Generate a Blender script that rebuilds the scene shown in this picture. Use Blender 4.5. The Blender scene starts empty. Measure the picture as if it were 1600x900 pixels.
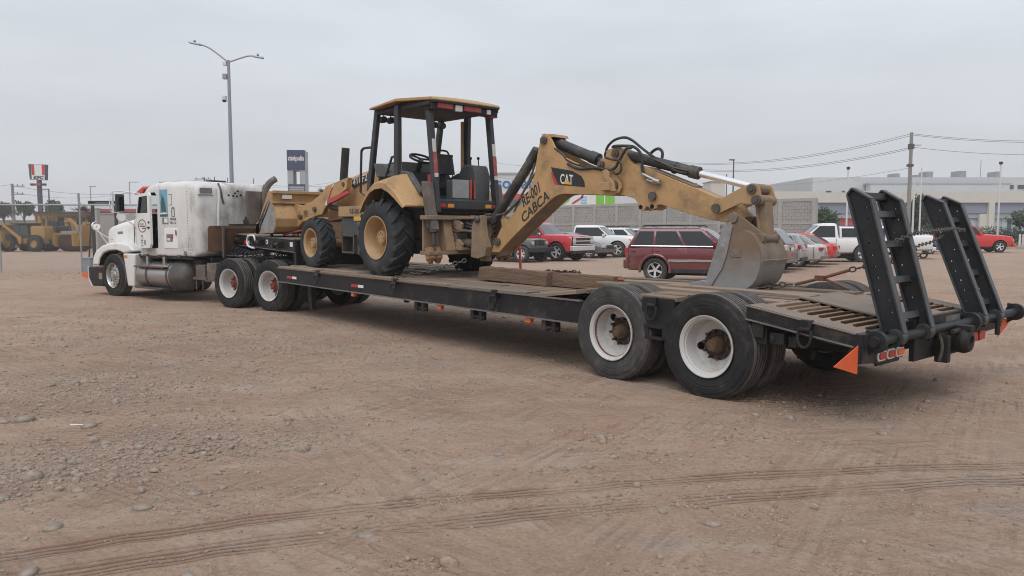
import bpy, bmesh, math, random
from mathutils import Vector, Matrix, noise as mnoise
R = math.radians
random.seed(7)
scn = bpy.context.scene
COL = scn.collection

# ---------------------------------------------------------------- camera, sky, sun, exposure
cam = bpy.data.cameras.new('camera'); cam.lens = 27.0; cam.sensor_width = 36.0
cam.clip_start = 0.1; cam.clip_end = 3000
camo = bpy.data.objects.new('camera', cam); COL.objects.link(camo)
camo.location = (0, 0, 1.66); camo.rotation_euler = (R(90 - 4.432), 0, 0)
scn.camera = camo
scn.render.resolution_x = 1024; scn.render.resolution_y = 576
scn.view_settings.view_transform = 'Standard'; scn.view_settings.look = 'None'
scn.view_settings.gamma = 1; scn.view_settings.exposure = 0.06
scn.cycles.max_bounces = 6; scn.cycles.diffuse_bounces = 3; scn.cycles.volume_bounces = 1
scn.cycles.filter_width = 1.05
scn.cycles.caustics_reflective = False; scn.cycles.caustics_refractive = False

SUN_EL, SUN_ROT = R(58), R(200)
w = bpy.data.worlds.new('World'); scn.world = w; w.use_nodes = True
nt = w.node_tree; nt.nodes.clear()
sky = nt.nodes.new('ShaderNodeTexSky'); sky.sky_type = 'NISHITA'; sky.sun_disc = False
sky.sun_elevation = SUN_EL; sky.sun_rotation = SUN_ROT; sky.air_density = 1.2; sky.dust_density = 4.0
ov = nt.nodes.new('ShaderNodeMix'); ov.data_type = 'RGBA'; ov.inputs['Factor'].default_value = 0.9
# overcast cloud layer: a pale grey that drifts softly, a touch bluer towards the zenith
tc = nt.nodes.new('ShaderNodeTexCoord')
sep = nt.nodes.new('ShaderNodeSeparateXYZ'); nt.links.new(tc.outputs['Generated'], sep.inputs[0])
mp = nt.nodes.new('ShaderNodeMapping'); mp.inputs['Scale'].default_value = (1.2, 1.2, 5.0)
nt.links.new(tc.outputs['Generated'], mp.inputs[0])
nz = nt.nodes.new('ShaderNodeTexNoise'); nz.inputs['Scale'].default_value = 2.6; nz.inputs['Detail'].default_value = 5
nt.links.new(mp.outputs[0], nz.inputs['Vector'])
cr = nt.nodes.new('ShaderNodeValToRGB')
cr.color_ramp.elements[0].position = 0.0; cr.color_ramp.elements[0].color = (6.25, 6.55, 6.85, 1)
cr.color_ramp.elements[1].position = 0.5; cr.color_ramp.elements[1].color = (8.3, 8.8, 9.6, 1)
nt.links.new(sep.outputs['Z'], cr.inputs[0])
mul = nt.nodes.new('ShaderNodeMix'); mul.data_type = 'RGBA'; mul.blend_type = 'MULTIPLY'; mul.inputs['Factor'].default_value = 1
nr = nt.nodes.new('ShaderNodeMapRange'); nr.inputs[1].default_value = 0.3; nr.inputs[2].default_value = 0.7
nr.inputs[3].default_value = 0.92; nr.inputs[4].default_value = 1.08
nt.links.new(nz.outputs['Fac'], nr.inputs[0])
nt.links.new(cr.outputs[0], mul.inputs['A']); nt.links.new(nr.outputs[0], mul.inputs['B'])
nt.links.new(sky.outputs[0], ov.inputs['A']); nt.links.new(mul.outputs['Result'], ov.inputs['B'])
bg = nt.nodes.new('ShaderNodeBackground'); bg.inputs['Strength'].default_value = 0.1
nt.links.new(ov.outputs['Result'], bg.inputs['Color'])
wo = nt.nodes.new('ShaderNodeOutputWorld'); nt.links.new(bg.outputs[0], wo.inputs[0])

sl = bpy.data.lights.new('sun', 'SUN'); sl.energy = 1.4; sl.angle = R(40); sl.color = (1.0, 0.96, 0.9)
so = bpy.data.objects.new('sun', sl); COL.objects.link(so)
so.rotation_euler = (R(90) - SUN_EL, 0, R(180) - SUN_ROT)
so.location = (0, 0, 40)

# ---------------------------------------------------------------- materials
MATS = {}
def pm(name, base, rough=0.6, metal=0.0, var=0.12, scale=3.0, dirt=None, dirt_amt=0.4, dirt_scale=2.0,
       bump=0.0, bump_scale=40.0, coat=0.0, stretch=(1, 1, 1), low=None, spec=0.5, chips=None):
    """Principled paint / metal / rubber with procedural wear: value noise, dirt patches, dust that
    settles on low-lying parts (low=(z, height, colour)) and fine bump."""
    m = bpy.data.materials.new(name); m.use_nodes = True; t = m.node_tree
    b = t.nodes['Principled BSDF']; N = t.nodes.new; L = t.links.new
    b.inputs['Roughness'].default_value = rough; b.inputs['Metallic'].default_value = metal
    b.inputs['Coat Weight'].default_value = coat; b.inputs['Coat Roughness'].default_value = 0.08
    b.inputs['Specular IOR Level'].default_value = spec
    c = N('ShaderNodeTexCoord'); mpn = N('ShaderNodeMapping'); mpn.inputs['Scale'].default_value = stretch
    L(c.outputs['Object'], mpn.inputs[0])
    n1 = N('ShaderNodeTexNoise'); n1.inputs['Scale'].default_value = scale; n1.inputs['Detail'].default_value = 6
    n1.inputs['Roughness'].default_value = 0.65
    L(mpn.outputs[0], n1.inputs['Vector'])
    r1 = N('ShaderNodeMapRange'); r1.inputs[1].default_value = 0.3; r1.inputs[2].default_value = 0.7
    r1.inputs[3].default_value = 1 - var; r1.inputs[4].default_value = 1 + var
    L(n1.outputs['Fac'], r1.inputs[0])
    mx = N('ShaderNodeMix'); mx.data_type = 'RGBA'; mx.blend_type = 'MULTIPLY'; mx.inputs['Factor'].default_value = 1
    mx.inputs['A'].default_value = (*base, 1); L(r1.outputs[0], mx.inputs['B'])
    out = mx.outputs['Result']
    if dirt:
        n2 = N('ShaderNodeTexNoise'); n2.inputs['Scale'].default_value = dirt_scale; n2.inputs['Detail'].default_value = 8
        n2.inputs['Roughness'].default_value = 0.7; L(mpn.outputs[0], n2.inputs['Vector'])
        r2 = N('ShaderNodeMapRange'); r2.inputs[1].default_value = 0.62 - 0.25 * dirt_amt; r2.inputs[2].default_value = 0.78 - 0.2 * dirt_amt
        r2.inputs[3].default_value = 0; r2.inputs[4].default_value = min(1, dirt_amt + 0.3)
        L(n2.outputs['Fac'], r2.inputs[0])
        m2 = N('ShaderNodeMix'); m2.data_type = 'RGBA'; L(r2.outputs[0], m2.inputs['Factor'])
        L(out, m2.inputs['A']); m2.inputs['B'].default_value = (*dirt, 1); out = m2.outputs['Result']
        rr = N('ShaderNodeMapRange'); rr.inputs[3].default_value = rough; rr.inputs[4].default_value = max(rough, 0.85)
        L(r2.outputs[0], rr.inputs[0]); L(rr.outputs[0], b.inputs['Roughness'])
    if low:
        sp = N('ShaderNodeSeparateXYZ'); L(c.outputs['Object'], sp.inputs[0])
        r3 = N('ShaderNodeMapRange'); r3.inputs[1].default_value = low[0]; r3.inputs[2].default_value = low[0] + low[1]
        r3.inputs[3].default_value = low[3] if len(low) > 3 else 0.7; r3.inputs[4].default_value = 0
        L(sp.outputs['Z'], r3.inputs[0])
        mm = N('ShaderNodeMath'); mm.operation = 'MULTIPLY'; L(r3.outputs[0], mm.inputs[0]); L(n1.outputs['Fac'], mm.inputs[1])
        m3 = N('ShaderNodeMix'); m3.data_type = 'RGBA'; L(mm.outputs[0], m3.inputs['Factor'])
        L(out, m3.inputs['A']); m3.inputs['B'].default_value = (*low[2], 1); out = m3.outputs['Result']
    if chips:
        n4 = N('ShaderNodeTexNoise'); n4.inputs['Scale'].default_value = chips[1]; n4.inputs['Detail'].default_value = 9; n4.inputs['Roughness'].default_value = 0.78; L(mpn.outputs[0], n4.inputs['Vector'])
        r4 = N('ShaderNodeMapRange'); r4.inputs[1].default_value = chips[2]; r4.inputs[2].default_value = chips[2] + 0.035; r4.inputs[3].default_value = 0; r4.inputs[4].default_value = 0.85; L(n4.outputs['Fac'], r4.inputs[0])
        m4 = N('ShaderNodeMix'); m4.data_type = 'RGBA'; L(r4.outputs[0], m4.inputs['Factor']); L(out, m4.inputs['A']); m4.inputs['B'].default_value = (*chips[0], 1); out = m4.outputs['Result']
    L(out, b.inputs['Base Color'])
    if bump:
        n3 = N('ShaderNodeTexNoise'); n3.inputs['Scale'].default_value = bump_scale; n3.inputs['Detail'].default_value = 5
        L(mpn.outputs[0], n3.inputs['Vector'])
        bp = N('ShaderNodeBump'); bp.inputs['Strength'].default_value = bump; bp.inputs['Distance'].default_value = 0.02
        L(n3.outputs['Fac'], bp.inputs['Height']); L(bp.outputs[0], b.inputs['Normal'])
    MATS[name] = m
    return m
DUST = (0.30, 0.235, 0.185)
M = MATS
pm('white_paint', (0.78, 0.78, 0.765), 0.38, 0, 0.05, 2.0, (0.30, 0.25, 0.2), 0.18, 1.3, coat=0.2, low=(0.2, 1.2, DUST, 0.55))
pm('sleeper_paint', (0.66, 0.655, 0.635), 0.5, 0, 0.1, 2.0, (0.21, 0.17, 0.14), 0.5, 1.6, coat=0.05, stretch=(1, 1, 0.45))
pm('grime', (0.125, 0.10, 0.083), 0.85, 0, 0.3, 4.0, (0.3, 0.27, 0.24), 0.4, 3)
pm('trailer_black', (0.013, 0.013, 0.015), 0.5, 0, 0.4, 3.0, (0.12, 0.092, 0.072), 0.34, 3.0, bump=0.06, bump_scale=14, spec=0.35, chips=((0.16, 0.125, 0.10), 7.0, 0.64))
pm('ramp_black', (0.015, 0.017, 0.019), 0.5, 0, 0.35, 4.0, (0.085, 0.075, 0.065), 0.25, 3.5, bump=0.06, bump_scale=20, spec=0.35, chips=((0.12, 0.10, 0.085), 8.0, 0.65))
pm('ramp_edge_lit', (0.046, 0.050, 0.054), 0.4, 0.1, 0.3, 4.0, (0.12, 0.10, 0.085), 0.3, 5, chips=((0.18, 0.16, 0.14), 9.0, 0.63))  # lighter copy of ramp_black: highlights along the flanges put into the colour
pm('edge_steel', (0.20, 0.19, 0.18), 0.5, 0.3, 0.25, 4.0, (0.12, 0.08, 0.06), 0.4, 3)
pm('frame_black', (0.012, 0.0115, 0.011), 0.7, 0, 0.3, 5.0, (0.09, 0.07, 0.055), 0.4, 3)
pm('tyre', (0.020, 0.020, 0.021), 0.75, 0, 0.3, 6.0, (0.11, 0.09, 0.077), 0.28, 5, bump=0.08, bump_scale=90, spec=0.3)
pm('tread_dust', (0.115, 0.108, 0.102), 0.9, 0, 0.3, 8.0, (0.19, 0.16, 0.135), 0.4, 7, bump=0.1, bump_scale=60, spec=0.2)
pm('tyre_dusty', (0.058, 0.057, 0.057), 0.85, 0, 0.3, 6.0, (0.16, 0.135, 0.115), 0.38, 5, bump=0.08, bump_scale=90, spec=0.2)
pm('machine_tyre', (0.034, 0.037, 0.041), 0.8, 0, 0.3, 5.0, (0.10, 0.088, 0.078), 0.3, 3, bump=0.1, bump_scale=70, spec=0.3)
pm('rim_white', (0.52, 0.512, 0.50), 0.55, 0, 0.07, 4.0, (0.33, 0.24, 0.17), 0.36, 5, chips=((0.20, 0.10, 0.06), 9.0, 0.66))
pm('rim_rust', (0.15, 0.075, 0.045), 0.85, 0, 0.3, 9.0, (0.3, 0.27, 0.25), 0.3, 7)
pm('hub_rust', (0.16, 0.10, 0.055), 0.75, 0.2, 0.35, 12.0, (0.05, 0.04, 0.035), 0.6, 12)
pm('hub_dark', (0.055, 0.038, 0.03), 0.8, 0.1, 0.35, 14.0, (0.14, 0.08, 0.045), 0.5, 12)
pm('hub_red', (0.25, 0.05, 0.034), 0.7, 0, 0.25, 8.0, (0.09, 0.05, 0.04), 0.55, 9)
pm('hole_black', (0.008, 0.008, 0.008), 0.95, 0, 0.1)
pm('chrome', (0.92, 0.92, 0.92), 0.16, 1.0, 0.05, 3)
pm('brushed_aluminium', (0.50, 0.49, 0.475), 0.38, 1.0, 0.12, 3.0, (0.28, 0.24, 0.2), 0.3, 3, stretch=(1, 3, 3))
pm('alloy', (0.55, 0.56, 0.57), 0.3, 0.85, 0.06, 4)
pm('yellow_paint', (0.445, 0.272, 0.122), 0.55, 0, 0.13, 3.0, (0.20, 0.135, 0.09), 0.46, 3.4, low=(-0.3, 1.6, (0.33, 0.26, 0.19), 0.5), chips=((0.09, 0.055, 0.035), 5.0, 0.635), bump=0.04, bump_scale=9)
pm('yellow_worn', (0.40, 0.255, 0.13), 0.65, 0, 0.12, 3.0, (0.21, 0.15, 0.11), 0.55, 2.6, bump=0.05)
pm('yellow_muddy', (0.30, 0.20, 0.115), 0.8, 0, 0.2, 5.0, (0.2, 0.155, 0.12), 0.8, 4.0, bump=0.2, bump_scale=25)
pm('bucket_steel', (0.205, 0.155, 0.115), 0.6, 0.15, 0.15, 3.0, (0.20, 0.125, 0.075), 0.7, 2.6, bump=0.12, bump_scale=30, low=(0.9, 0.55, (0.27, 0.27, 0.275), 2.4), chips=((0.36, 0.35, 0.34), 6.0, 0.64))
pm('bucket_bare', (0.29, 0.29, 0.295), 0.45, 0.3, 0.14, 7.0, (0.19, 0.16, 0.13), 0.42, 4, chips=((0.40, 0.40, 0.41), 7.0, 0.62), bump=0.08, bump_scale=18)
pm('tooth_steel', (0.36, 0.37, 0.39), 0.4, 0.5, 0.15, 8)
pm('orange_steel', (0.30, 0.155, 0.075), 0.65, 0, 0.12, 4, (0.2, 0.14, 0.1), 0.4, 4)
pm('grey_plastic', (0.075, 0.08, 0.082), 0.6, 0, 0.12, 5, (0.2, 0.175, 0.15), 0.35, 3)
pm('post_black', (0.025, 0.028, 0.032), 0.5, 0, 0.2, 5, (0.10, 0.09, 0.08), 0.25, 3)
pm('cab_dark', (0.02, 0.02, 0.021), 0.75, 0, 0.2, 5, (0.07, 0.06, 0.055), 0.3, 4)
pm('cylinder_black', (0.042, 0.042, 0.043), 0.5, 0.1, 0.25, 5, (0.20, 0.165, 0.13), 0.5, 3.5)
pm('hose_black', (0.025, 0.025, 0.026), 0.55, 0, 0.2, 8, (0.12, 0.10, 0.085), 0.4, 6)
pm('pin_steel', (0.12, 0.11, 0.10), 0.5, 0.6, 0.2, 9, (0.2, 0.16, 0.12), 0.4, 8)
pm('tape_red', (0.33, 0.05, 0.045), 0.55, 0, 0.2, 8, (0.28, 0.2, 0.16), 0.4, 8)
pm('tape_white', (0.52, 0.51, 0.49), 0.55, 0, 0.15, 8, (0.3, 0.25, 0.2), 0.4, 8)
pm('red_paint', (0.42, 0.055, 0.045), 0.5, 0, 0.1, 5, (0.25, 0.15, 0.11), 0.3, 5)
pm('sign_red', (0.47, 0.035, 0.03), 0.5, 0, 0.08, 5)
pm('sign_white', (0.72, 0.72, 0.71), 0.5, 0, 0.06, 5, (0.4, 0.36, 0.3), 0.2, 6)
pm('orange_flag', (0.75, 0.12, 0.03), 0.6, 0, 0.08, 5)
pm('red_lens', (0.42, 0.03, 0.025), 0.25, 0, 0.08, 5)
pm('orange_lens', (0.75, 0.16, 0.04), 0.25, 0, 0.05, 5)
pm('amber_lens', (0.62, 0.26, 0.05), 0.3, 0, 0.05, 5)
pm('clear_lens', (0.6, 0.6, 0.58), 0.15, 0.2, 0.05, 5)
pm('chain_rust', (0.085, 0.058, 0.045), 0.7, 0.5, 0.35, 20, (0.17, 0.10, 0.06), 0.5, 14)
pm('chain_dark', (0.11, 0.10, 0.088), 0.55, 0.6, 0.3, 20, (0.16, 0.125, 0.09), 0.4, 14)
pm('binder_rust', (0.17, 0.075, 0.045), 0.75, 0.2, 0.3, 12, (0.08, 0.05, 0.04), 0.5, 9)
pm('rust_brown', (0.075, 0.043, 0.026), 0.9, 0.0, 0.4, 3, (0.028, 0.021, 0.018), 0.5, 2.5, stretch=(1, 1, 0.5), spec=0.12)
pm('wood_light', (0.215, 0.152, 0.108), 0.9, 0, 0.25, 2.5, (0.17, 0.12, 0.085), 0.5, 2.5, bump=0.35, bump_scale=22, stretch=(0.25, 3, 3))
pm('wood_pale', (0.27, 0.20, 0.148), 0.9, 0, 0.2, 2.5, (0.22, 0.16, 0.115), 0.4, 2.5, bump=0.35, bump_scale=22, stretch=(0.25, 3, 3))
pm('wood_grey', (0.185, 0.145, 0.112), 0.92, 0, 0.25, 2.5, (0.13, 0.10, 0.08), 0.5, 2.5, bump=0.35, bump_scale=22, stretch=(0.25, 3, 3))
pm('wood_dark', (0.16, 0.118, 0.088), 0.92, 0, 0.3, 2.5, (0.30, 0.24, 0.185), 0.3, 2.5, bump=0.35, bump_scale=22, stretch=(0.25, 3, 3))
pm('wood_beam', (0.18, 0.115, 0.075), 0.95, 0, 0.35, 3, (0.10, 0.072, 0.052), 0.6, 3, bump=0.9, bump_scale=20, stretch=(0.4, 2, 3))
pm('wood_split', (0.36, 0.165, 0.09), 0.95, 0, 0.3, 9, (0.16, 0.08, 0.05), 0.5, 8, bump=0.4)
pm('deck_steel', (0.215, 0.17, 0.135), 0.75, 0.1, 0.15, 2.5, (0.17, 0.12, 0.09), 0.5, 2)
pm('tail_dirt', (0.285, 0.205, 0.145), 0.92, 0, 0.15, 4, (0.2, 0.135, 0.09), 0.4, 4, bump=0.3)
pm('blue_hose', (0.035, 0.05, 0.12), 0.45, 0, 0.1, 5)
pm('blue_picture', (0.16, 0.36, 0.50), 0.4, 0, 0.1, 6)
pm('green_picture', (0.045, 0.10, 0.10), 0.4, 0, 0.25, 9)
pm('decal_black', (0.02, 0.02, 0.022), 0.45, 0, 0.1, 5, (0.1, 0.09, 0.08), 0.2, 4)
pm('stencil_black', (0.028, 0.026, 0.025), 0.7, 0, 0.2, 14, (0.2, 0.14, 0.08), 0.15, 20)
pm('decal_grey', (0.16, 0.165, 0.18), 0.5, 0, 0.2, 12)
pm('decal_yellow', (0.62, 0.36, 0.06), 0.5)
pm('grey_metal', (0.28, 0.30, 0.34), 0.45, 0.4, 0.08, 3)
pm('galvanised', (0.33, 0.34, 0.34), 0.5, 0.5, 0.12, 5)
pm('glass_dark', (0.012, 0.014, 0.016), 0.06, 0, 0.05, 2, spec=0.6)
pm('plastic_black', (0.02, 0.02, 0.021), 0.55, 0, 0.1, 5, (0.12, 0.1, 0.085), 0.25, 3)
pm('mirror_back', (0.05, 0.05, 0.055), 0.35, 0, 0.1, 4)

def soot():
    t = M['sleeper_paint'].node_tree; N = t.nodes.new; L = t.links.new; b = t.nodes['Principled BSDF']
    src = b.inputs['Base Color'].links[0].from_socket; c = N('ShaderNodeTexCoord')
    acc = None
    for ctr, rad in (((1.95, .05, 2.22), .62), ((1.95, .35, 1.95), .45), ((2.0, .80, 2.0), .26), ((1.95, -.2, 2.45), .5)):
        d = N('ShaderNodeVectorMath'); d.operation = 'DISTANCE'; L(c.outputs['Object'], d.inputs[0]); d.inputs[1].default_value = ctr
        r = N('ShaderNodeMapRange'); r.inputs[1].default_value = 0.05; r.inputs[2].default_value = rad; r.inputs[3].default_value = .6; r.inputs[4].default_value = 0; L(d.outputs['Value'], r.inputs[0])
        if acc is None: acc = r.outputs[0]
        else:
            m = N('ShaderNodeMath'); m.operation = 'MAXIMUM'; L(acc, m.inputs[0]); L(r.outputs[0], m.inputs[1]); acc = m.outputs[0]
    n = N('ShaderNodeTexNoise'); n.inputs['Scale'].default_value = 3.5; n.inputs['Detail'].default_value = 6; L(c.outputs['Object'], n.inputs['Vector'])
    rr = N('ShaderNodeMapRange'); rr.inputs[1].default_value = .3; rr.inputs[2].default_value = .65; L(n.outputs['Fac'], rr.inputs[0])
    m = N('ShaderNodeMath'); m.operation = 'MULTIPLY'; L(acc, m.inputs[0]); L(rr.outputs[0], m.inputs[1])
    x = N('ShaderNodeMix'); x.data_type = 'RGBA'; L(m.outputs[0], x.inputs['Factor']); L(src, x.inputs['A']); x.inputs['B'].default_value = (0.12, 0.08, 0.058, 1)
    L(x.outputs['Result'], b.inputs['Base Color'])
soot()
def glassmat(name, tint, mixf=0.25):
    m = bpy.data.materials.new(name); m.use_nodes = True; t = m.node_tree; t.nodes.clear()
    o = t.nodes.new('ShaderNodeOutputMaterial'); mix = t.nodes.new('ShaderNodeMixShader')
    tr = t.nodes.new('ShaderNodeBsdfTransparent'); tr.inputs[0].default_value = (*tint, 1)
    gl = t.nodes.new('ShaderNodeBsdfGlossy'); gl.inputs['Roughness'].default_value = 0.04
    fr = t.nodes.new('ShaderNodeFresnel'); fr.inputs[0].default_value = 1.5
    t.links.new(fr.outputs[0], mix.inputs[0]); t.links.new(tr.outputs[0], mix.inputs[1]); t.links.new(gl.outputs[0], mix.inputs[2])
    t.links.new(mix.outputs[0], o.inputs[0]); MATS[name] = m
glassmat('glass_clear', (0.93, 0.96, 0.96))
glassmat('glass_tint', (0.22, 0.25, 0.26))

# ---------------------------------------------------------------- mesh helpers
def link(o): COL.objects.link(o); return o
SPLIT = {'safety_strap', 'stick_pin', 'link_pin', 'pivot_pin', 'work_lamp', 'rear_lamp', 'boom_pin', 'post_pin', 'hook_hole', 'sill_marker', 'step_hanger', 'door_sticker', 'sticker_print', 'door_catch', 'post_cover', 'stay', 'roof_antenna', 'cross_member', 'axle', 'coupling', 'light_bar', 'swing_cylinder', 'tilt_cylinder', 'step', 'fender_liner'}
class MB:
    def __init__(s): s.v = []; s.f = []; s.mi = []; s.cur = 0
    def add(s, vs, fs, mtx=None):
        n = len(s.v)
        if mtx is not None: vs = [mtx @ Vector(p) for p in vs]
        s.v.extend(tuple(p) for p in vs)
        s.f.extend(tuple(n + i for i in f) for f in fs); s.mi.extend([s.cur] * len(fs)); return s
    def box(s, x0, x1, y0, y1, z0, z1, mtx=None):
        return s.hexa([(x0, y0, z0), (x1, y0, z0), (x1, y1, z0), (x0, y1, z0), (x0, y0, z1), (x1, y0, z1), (x1, y1, z1), (x0, y1, z1)], mtx)
    def hexa(s, p, mtx=None):
        return s.add(p, [(0, 3, 2, 1), (4, 5, 6, 7), (0, 1, 5, 4), (1, 2, 6, 5), (2, 3, 7, 6), (3, 0, 4, 7)], mtx)
    def prism(s, pts, a, b, ax='y', mtx=None):
        """outline pts extruded along ax from a to b (xz outline for y, xy for z, yz for x)"""
        f = {'y': lambda p, t: (p[0], t, p[1]), 'z': lambda p, t: (p[0], p[1], t), 'x': lambda p, t: (t, p[0], p[1])}[ax]
        n = len(pts); ar = sum(pts[i][0] * pts[(i + 1) % n][1] - pts[(i + 1) % n][0] * pts[i][1] for i in range(n))
        if ar < 0: pts = pts[::-1]
        if ax == 'y': a, b = max(a, b), min(a, b)
        else: a, b = min(a, b), max(a, b)
        vs = [f(p, a) for p in pts] + [f(p, b) for p in pts]
        fs = [tuple(range(n - 1, -1, -1)), tuple(range(n, 2 * n))] + [(i, (i + 1) % n, n + (i + 1) % n, n + i) for i in range(n)]
        return s.add(vs, fs, mtx)
    def loft(s, rings, closed=True, cap=True, mtx=None):
        n = len(rings[0]); vs = [p for r in rings for p in r]; fs = []
        for k in range(len(rings) - 1):
            for i in range(n if closed else n - 1):
                j = (i + 1) % n; fs.append((k * n + i, k * n + j, (k + 1) * n + j, (k + 1) * n + i))
        if cap: fs.append(tuple(range(n - 1, -1, -1))); fs.append(tuple((len(rings) - 1) * n + i for i in range(n)))
        return s.add(vs, fs, mtx)
    def cyl(s, p0, p1, r0, r1=None, n=16, cap=True, mtx=None):
        r1 = r0 if r1 is None else r1; p0 = Vector(p0); p1 = Vector(p1); d = (p1 - p0).normalized()
        u = d.orthogonal().normalized(); v = d.cross(u)
        ring = lambda c, r: [c + (u * math.cos(2 * math.pi * i / n) + v * math.sin(2 * math.pi * i / n)) * r for i in range(n)]
        return s.loft([ring(p0, r0), ring(p1, r1)], True, cap, mtx)
    def lathe(s, prof, c=(0, 0, 0), ax=(0, 1, 0), n=32, cap=False, mtx=None):
        """prof = [(along, radius)] turned about ax through c"""
        c = Vector(c); d = Vector(ax).normalized(); u = d.orthogonal().normalized(); v = d.cross(u)
        rings = [[c + d * a + (u * math.cos(2 * math.pi * i / n) + v * math.sin(2 * math.pi * i / n)) * r for i in range(n)] for a, r in prof]
        return s.loft(rings, True, cap, mtx)
    def tube(s, pts, r, n=8, sub=0, closed=False, mtx=None, r1=None):
        P = [Vector(p) for p in pts]
        if sub:
            Q = []; m = len(P); rng = m if closed else m - 1
            for i in range(rng):
                p0 = P[(i - 1) % m] if (closed or i > 0) else P[0]; p1 = P[i]; p2 = P[(i + 1) % m]
                p3 = P[(i + 2) % m] if (closed or i + 2 < m) else P[-1]
                for k in range(sub):
                    t = k / sub
                    Q.append(0.5 * ((2 * p1) + (p2 - p0) * t + (2 * p0 - 5 * p1 + 4 * p2 - p3) * t * t + (3 * p1 - p0 - 3 * p2 + p3) * t ** 3))
            if not closed: Q.append(P[-1])
            P = Q
        m = len(P); rings = []; u = None
        for i in range(m):
            a = P[(i - 1) % m] if (closed or i > 0) else P[i]; b = P[(i + 1) % m] if (closed or i < m - 1) else P[i]
            d = (b - a).normalized()
            if u is None: u = d.orthogonal().normalized()
            else:
                u = u - d * u.dot(d)
                u = u.normalized() if u.length > 1e-6 else d.orthogonal().normalized()
            v = d.cross(u); rr = r if r1 is None else r + (r1 - r) * i / max(1, m - 1)
            rings.append([P[i] + (u * math.cos(2 * math.pi * k / n) + v * math.sin(2 * math.pi * k / n)) * rr for k in range(n)])
        if closed: rings.append(rings[0])
        return s.loft(rings, True, not closed, mtx)
    def ball(s, c, r, sc=(1, 1, 1), nu=12, nv=8, mtx=None):
        rings = []
        for j in range(nv + 1):
            a = -math.pi / 2 + math.pi * j / nv; rr = max(1e-4, math.cos(a)) * r
            rings.append([(c[0] + rr * math.cos(2 * math.pi * i / nu) * sc[0], c[1] + rr * math.sin(2 * math.pi * i / nu) * sc[1], c[2] + math.sin(a) * r * sc[2]) for i in range(nu)])
        return s.loft(rings, True, True, mtx)
    def islands(s):
        """one MB per separate piece; pieces whose boxes touch stay together"""
        p = list(range(len(s.v)))
        def fd(i):
            while p[i] != i: p[i] = p[p[i]]; i = p[i]
            return i
        for f in s.f:
            for k in f[1:]: p[fd(k)] = fd(f[0])
        gs = {}
        for f in s.f: gs.setdefault(fd(f[0]), []).append(f)
        L = []
        for fs in gs.values():
            vs = [s.v[i] for f in fs for i in f]; L.append([fs, [min(v[k] for v in vs) - .004 for k in range(3)], [max(v[k] for v in vs) + .004 for k in range(3)]])
        ch = True
        while ch:
            ch = False
            for i in range(len(L)):
                for j in range(i + 1, len(L)):
                    if all(L[i][1][k] <= L[j][2][k] and L[j][1][k] <= L[i][2][k] for k in range(3)):
                        L[i] = [L[i][0] + L[j][0], [min(a, b) for a, b in zip(L[i][1], L[j][1])], [max(a, b) for a, b in zip(L[i][2], L[j][2])]]; del L[j]; ch = True; break
                if ch: break
        out = []
        for fs, a, b in L:
            q = MB(); mp = {}
            for f in fs:
                for i in f:
                    if i not in mp: mp[i] = len(q.v); q.v.append(s.v[i])
                q.f.append(tuple(mp[i] for i in f)); q.mi.append(0)
            out.append(q)
        return out
    def mesh(s, name, mats, angle=35):
        me = bpy.data.meshes.new(name); me.from_pydata(s.v, [], s.f)
        mats = mats if isinstance(mats, (list, tuple)) else [mats]
        for m in mats: me.materials.append(MATS[m])
        if len(mats) > 1: me.polygons.foreach_set('material_index', s.mi)
        bm = bmesh.new(); bm.from_mesh(me); bmesh.ops.recalc_face_normals(bm, faces=bm.faces); bm.to_mesh(me); bm.free()
        me.polygons.foreach_set('use_smooth', [True] * len(me.polygons))
        me.set_sharp_from_angle(angle=R(angle)); me.update()
        return me
    def build(s, name, mats, parent=None, bevel=0, angle=35, mtx=None, seg=2, _one=False):
        if name in SPLIT and not _one:
            return [q.build(name, mats, parent, bevel, angle, mtx, seg, True) for q in s.islands()][0]
        o = link(bpy.data.objects.new(name, s.mesh(name, mats, angle)))
        if parent: o.parent = parent
        if mtx is not None: o.matrix_local = mtx
        if bevel:
            b = o.modifiers.new('bevel', 'BEVEL'); b.width = bevel; b.segments = seg; b.limit_method = 'ANGLE'; b.angle_limit = R(30)
            b.harden_normals = True
        return o
def inst(name, me, parent=None, mtx=None):
    o = link(bpy.data.objects.new(name, me))
    if parent: o.parent = parent
    if mtx is not None: o.matrix_local = mtx
    return o
def group_empty(name, parent=None, mtx=None):
    o = link(bpy.data.objects.new(name, None)); o.empty_display_size = 0.2
    if parent: o.parent = parent
    if mtx is not None: o.matrix_local = mtx
    return o
def tag(o, label=None, cat=None, group=None, kind=None):
    if label: o['label'] = label
    if cat: o['category'] = cat
    if group: o['group'] = group
    if kind: o['kind'] = kind
    return o
def T(x=0, y=0, z=0, rz=0, ry=0, rx=0):
    return Matrix.Translation((x, y, z)) @ Matrix.Rotation(rz, 4, 'Z') @ Matrix.Rotation(ry, 4, 'Y') @ Matrix.Rotation(rx, 4, 'X')
def veh(x, y, ang, z=0, pitch=0):
    """pose of a vehicle: local x forward, y left, z up; ang = degrees left of the view direction"""
    return Matrix.Translation((x, y, z)) @ Matrix.Rotation(R(ang + 90), 4, 'Z') @ Matrix.Rotation(-pitch, 4, 'Y')
def thing(name, label, cat, mtx, group=None):
    o = group_empty(name); o.matrix_world = mtx; return tag(o, label, cat, group)
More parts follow.
